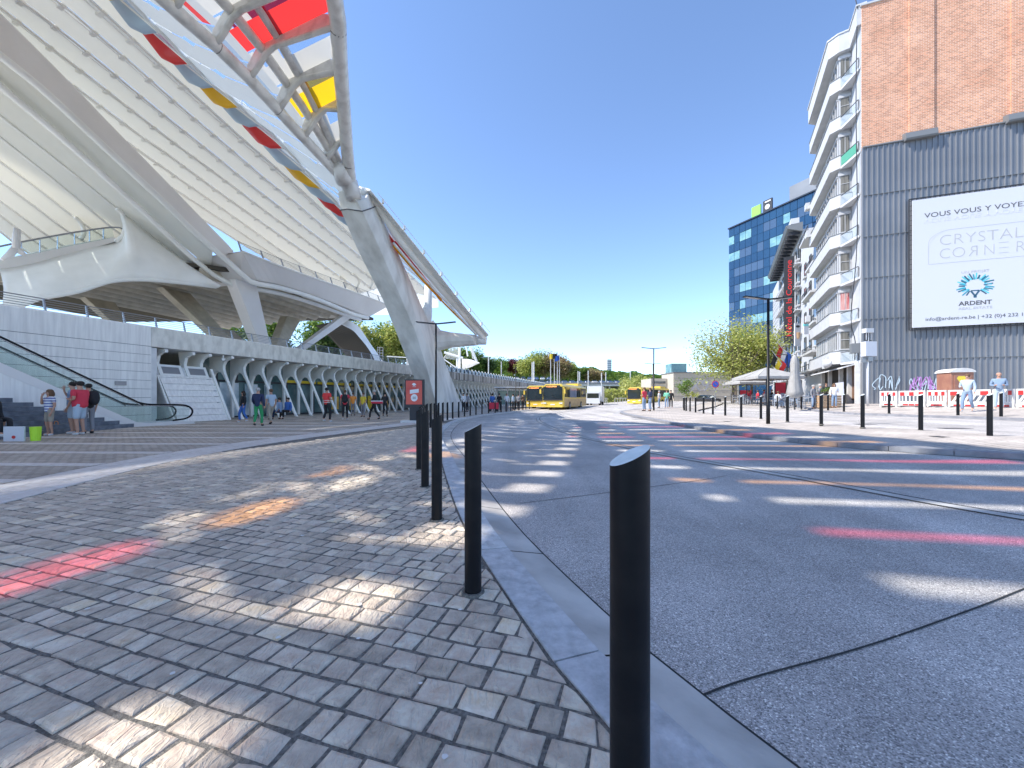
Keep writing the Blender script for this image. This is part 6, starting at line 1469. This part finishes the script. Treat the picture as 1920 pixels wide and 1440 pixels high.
# poles: catenary masts and flagpoles
for px, y0, D in ((916,669,120),(940,678,130),(998,679,110),(1001,678,111),(1084,696,125),(1087,697,128),(1103,695,125),(1128,699,122),(1136,698,128),(1182,696,112)):
    base = P(px, 738, D); base.z = 0; top = P(px, y0, D); t = empty("catenary_mast", base, "one of the plain grey railway masts rising behind the buses", "mast", "railway masts beyond the deck")
    b = MB(); b.tube([(0,0,0),(0,0,top.z)], .16, n=6); b.build("pole", "concrete_light", t)
for i, (px, y0, cs_, lb) in enumerate(((1032.5,655,None,"leftmost white flagpole, without a flag, above the buses"),(1039.5,660,"flag_yellow","white flagpole with the yellow flag above the buses"),(1045,660,"flag_black","white flagpole with the black flag above the buses"),(1049,664,"flag_blue","white flagpole with the dark blue flag above the buses"))):
    base = P(px, 752, 75); base.z = 0; top = P(px, y0, 75); t = empty("flagpole", base, lb, "flagpole", "flagpoles above the buses")
    b = MB(); b.tube([(0,0,0),(0,0,top.z)], [.1,.06], n=8); b.build("pole", "trim_white", t)
    if cs_:
        b = MB(); R = []
        for k in range(7): u = k/6; R.append([Vector((-.05-.9*u+.25*sin(3*u), .25*sin(6*u), top.z-.15-.3*u-v*.95)) for v in (0,1)])
        b.smooth = True; b.loft(R, closed=False); b.build("flag", cs_, t)
# hedge and fence behind the buses
hg = MB(); r_ = random.Random(3)
for k in range(2600):
    p = Vector((r_.uniform(14.5,29), r_.uniform(84.5,86.5), r_.uniform(.3,3.4))); s = r_.uniform(.3,.55); a = Vector((r_.uniform(-1,1),r_.uniform(-1,1),r_.uniform(-1,1))).normalized(); c = a.cross(Vector((r_.uniform(-1,1),1,r_.uniform(-1,1)))).normalized(); hg.poly([p-a*s*.5, p+c*s*.4, p+a*s*.5, p-c*s*.4])
ho = empty("clipped_hedge", (22,85,0), "bright green clipped hedge behind the white truck", "hedge"); hg.build("foliage", "leaf_lime", ho, off=(22,85,0))
for k, (x, wd) in enumerate(((16.2,3.2),(22.0,5.4),(27.5,2.6))):
    t = empty("mesh_panel", (x,74,0), ("left","middle","right")[k]+" pale grey railing panel before the green hedge", "fence", "pale railing panels before the hedge")
    b = MB(); b.box((0,0,1.35), (wd,.08,.1)); b.box((0,0,.25), (wd,.08,.1))
    for q in range(12): b.box((-wd/2+wd*q/11,0,.8), (.09,.06,1.1))
    b.build("railing", "concrete_light", t)
# bus shelter beyond the arcade
sh = empty("bus_shelter", (.2,52,0), "pale bus shelter with a curved roof at the end of the left kerb", "bus shelter")
b = MB(); b.box((0,2,2.7), (5.2,6,.16)); b.build("roof", "trim_white", sh)
for x in (-2.3,-.8,.8,2.3):
    for y in (0,4.5): b = MB(); b.box((x,y,1.35), (.12,.12,2.7)); b.build("post", "trim_white", sh)
b = MB(); b.box((0,4.6,1.4), (4.8,.05,2.0)); b.build("back_glass", "pale_window", sh)
# young trees over the cafe terrace
tree("plaza_tree", gpt(24.6,44), 9.0, 10.0, 7.4, "leaf_lime", "large airy yellow green tree, left of the cafe trees", "young trees over the cafe terrace", leaf=.26, n=9500, seed=101, trunk=.17, clumps=26, dens=.6, bare=True)
tree("plaza_tree", gpt(28.2,46.5), 9.0, 8.0, 7.0, "leaf_lime", "yellow green tree directly before the blue glass tower", "young trees over the cafe terrace", leaf=.26, n=8500, seed=102, trunk=.17, clumps=26, dens=.6, bare=True)
tree("plaza_tree", gpt(30.0,53), 8.6, 7.0, 6.6, "leaf_green", "darker tree behind the airy trees, by the white panelled front", "young trees over the cafe terrace", leaf=.3, n=2200, seed=103, trunk=.17, clumps=20, bare=True)
tree("plaza_shrub", gpt(29.2,66), 4.0, 3.2, 3.2, "leaf_green", "small bushy tree in front of the painted letters", leaf=.35, n=700, seed=104, trunk=.1, clumps=10)
tree("plaza_shrub", gpt(32,70), 1.6, 2.2, 1.3, "leaf_lime", "low yellow shrub at the foot of the beige stone building", leaf=.3, n=300, seed=105, trunk=.06, clumps=6)
tree("potted_shrub", gpt(*XYp(1553,27),.7), .8, 1.2, .6, "leaf_green", "low green shrub growing in the timber planter", leaf=.12, n=300, seed=106, trunk=.03, clumps=6)

# ------------------------------------------------------------------ PEOPLE
for nme, c in (("skin",(.48,.27,.19)),("skin_dark",(.12,.06,.04)),("hair_dark",(.02,.015,.012)),("hair_brown",(.13,.07,.035)),("hair_grey",(.42,.40,.38)),("cloth_red",(.62,.04,.07)),("cloth_vest",(.75,.05,.05)),("cloth_black",(.015,.015,.018)),("cloth_navy",(.02,.03,.08)),
    ("cloth_denim",(.22,.30,.42)),("cloth_pale_denim",(.42,.50,.58)),("cloth_khaki",(.36,.31,.25)),("cloth_white",(.68,.68,.70)),("cloth_blue",(.05,.15,.45)),("cloth_green",(.03,.28,.10)),("cloth_mint",(.20,.55,.38)),("cloth_yellow",(.75,.55,.05)),("cloth_grey",(.22,.22,.24)),("shoe_white",(.6,.6,.6)),("shoe_dark",(.03,.03,.03)),("reflective",(.75,.75,.72))): mat(nme, c, rough=.8)
m = mat("cloth_stripe", (.7,.7,.72), rough=.8); nt = m.node_tree; bs = nt.nodes["Principled BSDF"]; tc = N(nt,"ShaderNodeTexCoord"); wv = N(nt,"ShaderNodeTexWave"); wv.bands_direction = 'Z'; wv.inputs["Scale"].default_value = 3.6
nt.links.new(tc.outputs["Object"], wv.inputs["Vector"]); r = N(nt,"ShaderNodeValToRGB"); r.color_ramp.interpolation = 'CONSTANT'; r.color_ramp.elements[0].color = (.04,.07,.30,1); r.color_ramp.elements[1].color = (.7,.7,.74,1); r.color_ramp.elements[1].position = .35
nt.links.new(wv.outputs[0], r.inputs[0]); nt.links.new(r.outputs[0], bs.inputs["Base Color"])
def skin(name, verts, edges, radii, mt, par, sub=1):
    me = bpy.data.meshes.new(name); me.from_pydata([tuple(v) for v in verts], edges, []); o = bpy.data.objects.new(name, me); COL.objects.link(o); o.parent = par; me.materials.append(M[mt])
    s = o.modifiers.new("skin", 'SKIN'); s.use_smooth_shade = True
    for i, r_ in enumerate(radii): me.skin_vertices[0].data[i].radius = r_ if isinstance(r_, tuple) else (r_, r_)
    me.skin_vertices[0].data[0].use_root = True
    q = o.modifiers.new("sub", 'SUBSURF'); q.levels = sub; q.render_levels = sub; return o
def person(x, y, z, face, label, H_=1.72, top="cloth_red", bot="cloth_denim", shoes="shoe_white", hair="hair_dark", sk="skin", pose="stand", arms=("down","down"), shorts=False, bulk=1.0, sleeve=.0, group=None, long_hair=False, fingers=False, pack=None, stride=.0, cap=None, cat_="person"):
    k = H_/1.72; t = empty("person", (x, y, z), label, cat_, group, rz=face)
    V = lambda a, b_, c: Vector((a*k, b_*k, c*k))
    sit = pose == "sit"; hz_ = .52 if sit else .93
    dz_ = hz_-.93
    vs = [V(0,0,hz_), V(0,.0,1.10+dz_), V(0,.0,1.30+dz_), V(0,-.01,1.44+dz_), V(0,.0,1.51+dz_), V(0,.02,1.58+dz_), V(0,.015,1.66+dz_), V(0,.1,1.575+dz_)]
    ra = [.115*bulk, .11*bulk, .12*bulk, .07, .052, (.075,.088), (.062,.07), .012]
    ed = [(0,1),(1,2),(2,3),(3,4),(4,5),(5,6),(5,7)]
    armp = {}
    for si, s in enumerate((-1,1)):
        a = arms[si]
        sh_ = V(s*.185*min(1.15,bulk),0,1.39+dz_)
        if a == "down": el, wr_i, ha = V(s*.23,-.03,1.12+dz_), V(s*.235,.06,.88+dz_), V(s*.23,.09,.80+dz_)
        elif a == "bent": el, wr_i, ha = V(s*.24,-.02,1.13+dz_), V(s*.14,.20,1.12+dz_), V(s*.08,.27,1.15+dz_)
        elif a == "up": el, wr_i, ha = V(s*.22,.14,1.18+dz_), V(s*.16,.22,1.40+dz_), V(s*.14,.22,1.50+dz_)
        elif a == "face": el, wr_i, ha = V(s*.24,.1,1.16+dz_), V(s*.08,.17,1.45+dz_), V(s*.04,.15,1.53+dz_)
        elif a == "out": el, wr_i, ha = V(s*.30,.10,1.18+dz_), V(s*.36,.30,1.16+dz_), V(s*.38,.39,1.18+dz_)
        elif a == "hip": el, wr_i, ha = V(s*.38,-.06,1.16+dz_), V(s*.22,.05,1.0+dz_), V(s*.17,.08,.97+dz_)
        elif a == "swing": el, wr_i, ha = V(s*.24,.05,1.12+dz_), V(s*.24,.22,.98+dz_), V(s*.23,.28,.93+dz_)
        i0 = len(vs); vs += [sh_, el, wr_i, ha]; ra += [.055*min(1.2,bulk), .04, .027, (.035,.02)]; ed += [(2,i0),(i0,i0+1),(i0+1,i0+2),(i0+2,i0+3)]; armp[s] = (sh_, el, wr_i, ha)
        if fingers:
            d = (ha-wr_i).normalized(); sd_ = Vector((0,1,0)) if abs(d.z) > .7 else Vector((1,0,0)); sd_ = (sd_-d*sd_.dot(d)).normalized()
            for f_, (o_, ln) in enumerate(((-.027,.055),(-.009,.07),(.009,.066),(.026,.05))):
                j = len(vs); vs += [ha+d*.03*k+sd_*o_*k, ha+d*(.03+ln)*k+sd_*o_*1.3*k+Vector((-s*.008,.0,-.004))]; ra += [.009,.007]; ed += [(i0+3,j),(j,j+1)]
            j = len(vs); vs += [ha-d*.02*k+sd_*.035*k, ha+d*.025*k+sd_*.06*k]; ra += [.011,.008]; ed += [(i0+3,j),(j,j+1)]
    legs = {}
    for s in (-1,1):
        fw = stride*s
        hp = V(s*.09,0,.88+dz_)
        if sit: kn, an, to = V(s*.11,.42,.50), V(s*.11,.44,.09), V(s*.12,.60,.04)
        elif pose == "squat": kn, an, to = V(s*.11,.3,.45), V(s*.11,.05,.09), V(s*.12,.2,.04)
        else: kn, an, to = V(s*.10,.03+fw*.5+(.05 if fw else 0),.49), V(s*.10,-.02+fw,.09+(.06 if fw < 0 else 0)), V(s*.12,.13+fw,.035+(.02 if fw < 0 else 0))
        i0 = len(vs); vs += [hp, kn, an, to]; ra += [.082*min(1.15,bulk), .055, .038, .035]; ed += [(0,i0),(i0,i0+1),(i0+1,i0+2),(i0+2,i0+3)]; legs[s] = (hp, kn, an, to)
    body = skin("body", vs, ed, [tuple(q*k for q in r_) if isinstance(r_, tuple) else r_*k for r_ in ra], sk, t, 1)
    # shirt
    cv = [vs[2], vs[1], vs[0]+V(0,0,.05), vs[0]+V(0,0,-.10), vs[3]+V(0,0,-.01)]; cr_ = [.150*bulk,.148*bulk,.150*bulk,.150*bulk,.082]; ce = [(0,1),(1,2),(2,3),(0,4)]
    for s in (-1,1):
        sh_, el, wr_i, ha = armp[s]; i0 = len(cv)
        if sleeve > .5: cv += [sh_, el, wr_i]; cr_ += [.07*min(1.2,bulk),.056,.044]; ce += [(0,i0),(i0,i0+1),(i0+1,i0+2)]
        else: cv += [sh_, sh_.lerp(el,.68)]; cr_ += [.070*min(1.2,bulk),.064]; ce += [(0,i0),(i0,i0+1)]
    skin("shirt", cv, ce, [r_*k for r_ in cr_], top, t)
    cv = [vs[0]+V(0,0,.12), vs[0]+V(0,0,-.04)]; cr_ = [.135*bulk,.138*bulk]; ce = [(0,1)]
    for s in (-1,1):
        hp, kn, an, to = legs[s]; i0 = len(cv)
        if shorts: cv += [hp, kn+V(0,0,.0)]; cr_ += [.098*min(1.15,bulk),.082]; ce += [(1,i0),(i0,i0+1)]
        else: cv += [hp, kn, an+V(0,0,.02)]; cr_ += [.096*min(1.15,bulk),.068,.056]; ce += [(1,i0),(i0,i0+1),(i0+1,i0+2)]
    skin("shorts" if shorts else "trousers", cv, ce, [r_*k for r_ in cr_], bot, t)
    for s in (-1,1):
        hp, kn, an, to = legs[s]; skin("shoe", [an+V(0,-.03,-.04), to+V(0,0,.005)], [(0,1)], [.052*k,.047*k], shoes, t)
    b = MB(); hc = V(0,-.012,1.64+dz_); b.sphere(hc, (.088*k,.102*k,.085*k), 12, 8)
    if long_hair: b.sphere(hc+V(0,-.03,-.1), (.12*k,.09*k,.15*k), 12, 8); b.sphere(hc+V(.06,0,-.1), (.06*k,.07*k,.12*k), 8, 6); b.sphere(hc+V(-.06,0,-.1), (.06*k,.07*k,.12*k), 8, 6)
    b.build("cap" if cap else "hair", cap or hair, t, smooth=True)
    if fingers:
        b = MB()
        for s in (-1,1): b.sphere(V(s*.033,.098,1.60+dz_), .012*k, 6, 5)
        b.build("eyes", "hair_dark", body); b = MB(); b.tube([V(-.025,.103,1.545+dz_), V(0,.107,1.542+dz_), V(.025,.103,1.545+dz_)], .006*k, n=5); b.build("mouth", "cloth_red", body)
    if pack:
        b = MB(); b.sphere(V(0,-.24,1.22+dz_), (.17*k,.13*k,.27*k), 12, 8); b.sphere(V(0,-.30,1.12+dz_), (.12*k,.09*k,.14*k), 10, 6); p_ = b.build("backpack", pack, t, smooth=True)
        b = MB()
        for s in (-1,1): b.tube([V(s*.1,-.16,1.42+dz_), V(s*.12,.06,1.44+dz_), V(s*.13,.15,1.28+dz_), V(s*.14,-.1,1.06+dz_)], .022*k, n=5)
        b.build("strap", pack, p_)
    return t
def pxy(px, D, z=0): x, y = XYp(px, D); return x, y, z
F_ = True
# group at the steps: facing angles: 0 looks away from the camera (+y)
person(*pxy(93,12.9), pi*.92, "person with curly hair in a blue and white striped shirt and khaki shorts", 1.52, "cloth_stripe", "cloth_khaki", "shoe_white", "hair_brown", arms=("down","face"), shorts=True, bulk=1.0, long_hair=True, fingers=True)
person(*pxy(150,13.2), pi*.55, "stout person in a red polo shirt and pale denim shorts holding up a phone", 1.80, "cloth_red", "cloth_pale_denim", "shoe_white", "hair_dark", arms=("bent","bent"), shorts=True, bulk=1.3, fingers=True)
person(*pxy(136,13.6), pi*.70, "person in sunglasses half hidden behind the one in the red polo", 1.80, "cloth_denim", "cloth_pale_denim", "shoe_white", "hair_dark", arms=("down","up"), shorts=True, fingers=True)
person(*pxy(166,13.7), pi*.42, "person with a big black backpack and grey camouflage trousers", 1.74, "cloth_black", "cloth_grey", "shoe_dark", "hair_dark", sleeve=0, pack="cloth_black", fingers=True)
person(-15.0, 11.35, .12, -pi*.5, "person in black sitting on the steps at the left photo edge", 1.7, "cloth_black", "cloth_black", "shoe_white", "hair_dark", pose="sit", sleeve=1, fingers=True)
# middle of the plaza
person(*pxy(456,20.5), pi*.8, "woman with long dark hair in dark top and blue trousers before the glass doors".replace("woman","person"), 1.62, "cloth_black", "cloth_blue", "shoe_white", "hair_dark", sleeve=1, long_hair=True, stride=.15)
person(*pxy(484,17.4), pi*.05, "person in navy with a green jacket tied round the waist", 1.70, "cloth_navy", "cloth_green", "shoe_dark", "hair_grey", sleeve=1, stride=.12, arms=("swing","down"))
person(*pxy(508,18.6), pi*.35, "person in a pale blue shirt and brown trousers right of the green jacket", 1.68, "cloth_pale_denim", "cloth_khaki", "shoe_dark", "hair_brown", stride=.2)
person(*pxy(524,23.0), pi*.5, "person in blue squatting low by the second glass door", 1.7, "cloth_denim", "cloth_navy", "shoe_dark", "hair_dark", sleeve=1, pose="sit")
person(*pxy(540,23.8), pi*.9, "person in dark blue sitting by the shop front between two ribs", 1.7, "cloth_blue", "cloth_black", "shoe_dark", "hair_dark", sleeve=1, pose="sit")
person(*pxy(613,20.6), pi*1.9, "person in a red safety vest with white bands, arms folded up", 1.80, "cloth_vest", "cloth_black", "shoe_white", "hair_dark", arms=("bent","bent"), stride=.1)
vr = [o for o in COL.objects if o.name.startswith("person")][-1]
b = MB()
for z in (1.02,1.12): b.tube([(.155*cos(a),.155*sin(a),z) for a in [2*pi*k/14 for k in range(15)]], .012, n=4)
b.build("reflective_band", "reflective", vr)
person(*pxy(647,22.6), pi*.1, "person in red top with a black and white backpack walking to the doors", 1.72, "cloth_red", "cloth_black", "shoe_white", "hair_brown", pack="cloth_black", stride=.15)
person(*pxy(702,22.8), pi*.6, "person in black holding a red and white carrier at the waist", 1.74, "cloth_black", "cloth_black", "shoe_dark", "hair_grey", sleeve=1, arms=("bent","bent"), stride=.28)
cb_ = empty("carrier_bag", (XYp(706,22.6)[0], 22.5, .98), "red and white flat carrier held by the person in black", "bag"); b = MB(); b.box((.1,-.12,.02), (.6,.2,.12)); b.build("sack", "cloth_red", cb_); b = MB(); b.box((.1,-.12,.1), (.6,.21,.05)); b.build("white_top", "cloth_white", cb_)
person(*pxy(681,26.5), pi*.9, "small figure in a yellow top between the ribs", 1.62, "cloth_yellow", "cloth_grey", "shoe_dark", "hair_brown")
person(*pxy(722,27.0), pi*.0, "small figure in black beside the red poster panel", 1.66, "cloth_black", "cloth_black", "shoe_dark", "hair_dark", sleeve=1, stride=.1)
person(*pxy(662,28.5), pi*.1, "small figure in orange red behind the backpacker", 1.66, "bag_orange", "cloth_grey", "shoe_dark", "hair_brown")
for px, D, tp, bt, lb in ((869,36,"cloth_white","cloth_black","far figure in white right of the pylon foot"),(876,36.5,"cloth_grey","cloth_black","far figure in grey right of the pylon foot"),(923,38.5,"cloth_blue","cloth_navy","far figure in blue beside the red handcart"),(936,37.5,"cloth_black","cloth_black","far figure in a black waistcoat by the left kerb"),(950,38.5,"cloth_white","cloth_grey","far figure in white reaching left by the left kerb"),(962,41,"cloth_pale_denim","cloth_black","far bending figure beside the thin lamp post"),(972,43,"cloth_grey","cloth_black","far figure in grey left of the buses"),(980,44.5,"hair_brown","cloth_black","far figure in brown left of the buses")):
    person(*pxy(px, D), pi*rt.uniform(0,2), lb, 1.74, tp, bt, "shoe_dark", "hair_dark", arms=("down","bent"), sleeve=1)
rbn = empty("red_cart", (XYp(925,37.4)[0], 37.4, 0), "red handcart standing between far figures at the left kerb", "cart"); b = MB(); b.box((0,0,.55), (1.0,.5,.6)); b.build("body", "cloth_red", rbn); b = MB()
for s in (-.35,.35): b.tube([(s,-.2,.14),(s,.2,.14)], .14, n=12)
b.build("wheels", "rubber", rbn); b = MB(); b.tube([(-.45,0,.8),(-.6,0,1.0)], .03); b.build("handle", "frame_dark", rbn)
# island tip
person(*pxy(1208,29.2,.3), pi*.2, "person in a bright red shirt and blue jeans left of the lamp post", 1.76, "cloth_red", "cloth_denim", "shoe_dark", "hair_brown", arms=("bent","bent"))
person(*pxy(1219,29.6,.3), pi*.5, "person in a navy jacket and jeans right beside the lamp post", 1.74, "cloth_navy", "cloth_denim", "shoe_dark", "hair_brown", sleeve=1, arms=("bent","down"))
person(*pxy(1250,37,.32), pi*.9, "person in a mint green top by the end of the bollard row", 1.74, "cloth_mint", "cloth_denim", "shoe_dark", "hair_brown", sleeve=1, arms=("bent","bent"))
person(*pxy(1258,38,.32), pi*.9, "person in black half hidden right of the mint green top", 1.74, "cloth_black", "cloth_black", "shoe_dark", "hair_dark", sleeve=1)
person(*pxy(1236,38.5,.32), pi*.3, "person in pale clothes left of the mint green top", 1.70, "cloth_white", "cloth_denim", "shoe_dark", "hair_grey")
# right pavement
person(*pxy(1814,18.6,.60), pi*.62, "man in a pale denim jacket and black shorts pointing right".replace("man","person"), 1.78, "cloth_pale_denim", "cloth_denim", "shoe_white", "hair_brown", sleeve=1, arms=("down","bent"), stride=.2)
person(*pxy(1873,19.2,.68), pi*.75, "bald person in a blue denim jacket looking down at the right", 1.80, "cloth_denim", "cloth_pale_denim", "shoe_white", "hair_grey", cap="skin", sleeve=1, arms=("bent","bent"))
for px, D, tp, lb, ps in ((1525,27.2,"cloth_grey","person in a grey hoodie standing left before the bar",""),(1538,27.4,"cloth_grey","person in a grey cap and jacket standing before the bar",""),(1549,29.5,"cloth_black","person in black behind the bar screen",""),(1564,26.6,"cloth_white","person with long fair hair in a white coat by the planter","")):
    person(*pxy(px, D, Ht((px-960)/F*D)), pi*rt.uniform(.7,1.3), lb, 1.66, tp, "cloth_denim" if tp != "cloth_black" else "cloth_black", "shoe_dark", "hair_grey" if px < 1545 else "hair_brown", arms=("bent","down"), sleeve=1, long_hair=(px == 1564))
for i, (px, D, tp, lb) in enumerate(((1459,31,"cloth_white","person in white seated at the table beneath the parasols"),(1447,37,"cloth_black","person in black seated under the open parasol"),(1421,38,"cloth_red","person in red seated under the grey parasol"),(1404,41,"cloth_red","person in red seated at the far left terrace table"),(1482,32,"cloth_navy","person in navy seated before the red curtains"),(1433,39,"cloth_red","person in red seated behind the tall lamp post"))):
    x, y = XYp(px, D); person(x, y, Ht(x), pi*rt.uniform(.2,1.8), lb, 1.7, tp, "cloth_denim", "shoe_dark", "hair_brown", arms=("bent","bent"), sleeve=1, pose="sit")
# red curtains/umbrella cloths
for px, D, wd, hh_, lb in ((1463,37,1.0,1.9,"red fabric screen on the terrace below the open parasol"),(1398,43,1.3,1.3,"red fabric screen at the far left of the terrace")):
    x, y = XYp(px, D); t = empty("red_screen", gpt(x, y), lb, "screen"); b = MB(); b.box((0,0,hh_*.62), (wd,.08,hh_*.75)); b.build("cloth", "cloth_red", t); b = MB(); b.box((-wd/2,0,hh_/2),(.06,.1,hh_)); b.box((wd/2,0,hh_/2),(.06,.1,hh_)); b.build("post", "frame_dark", t)
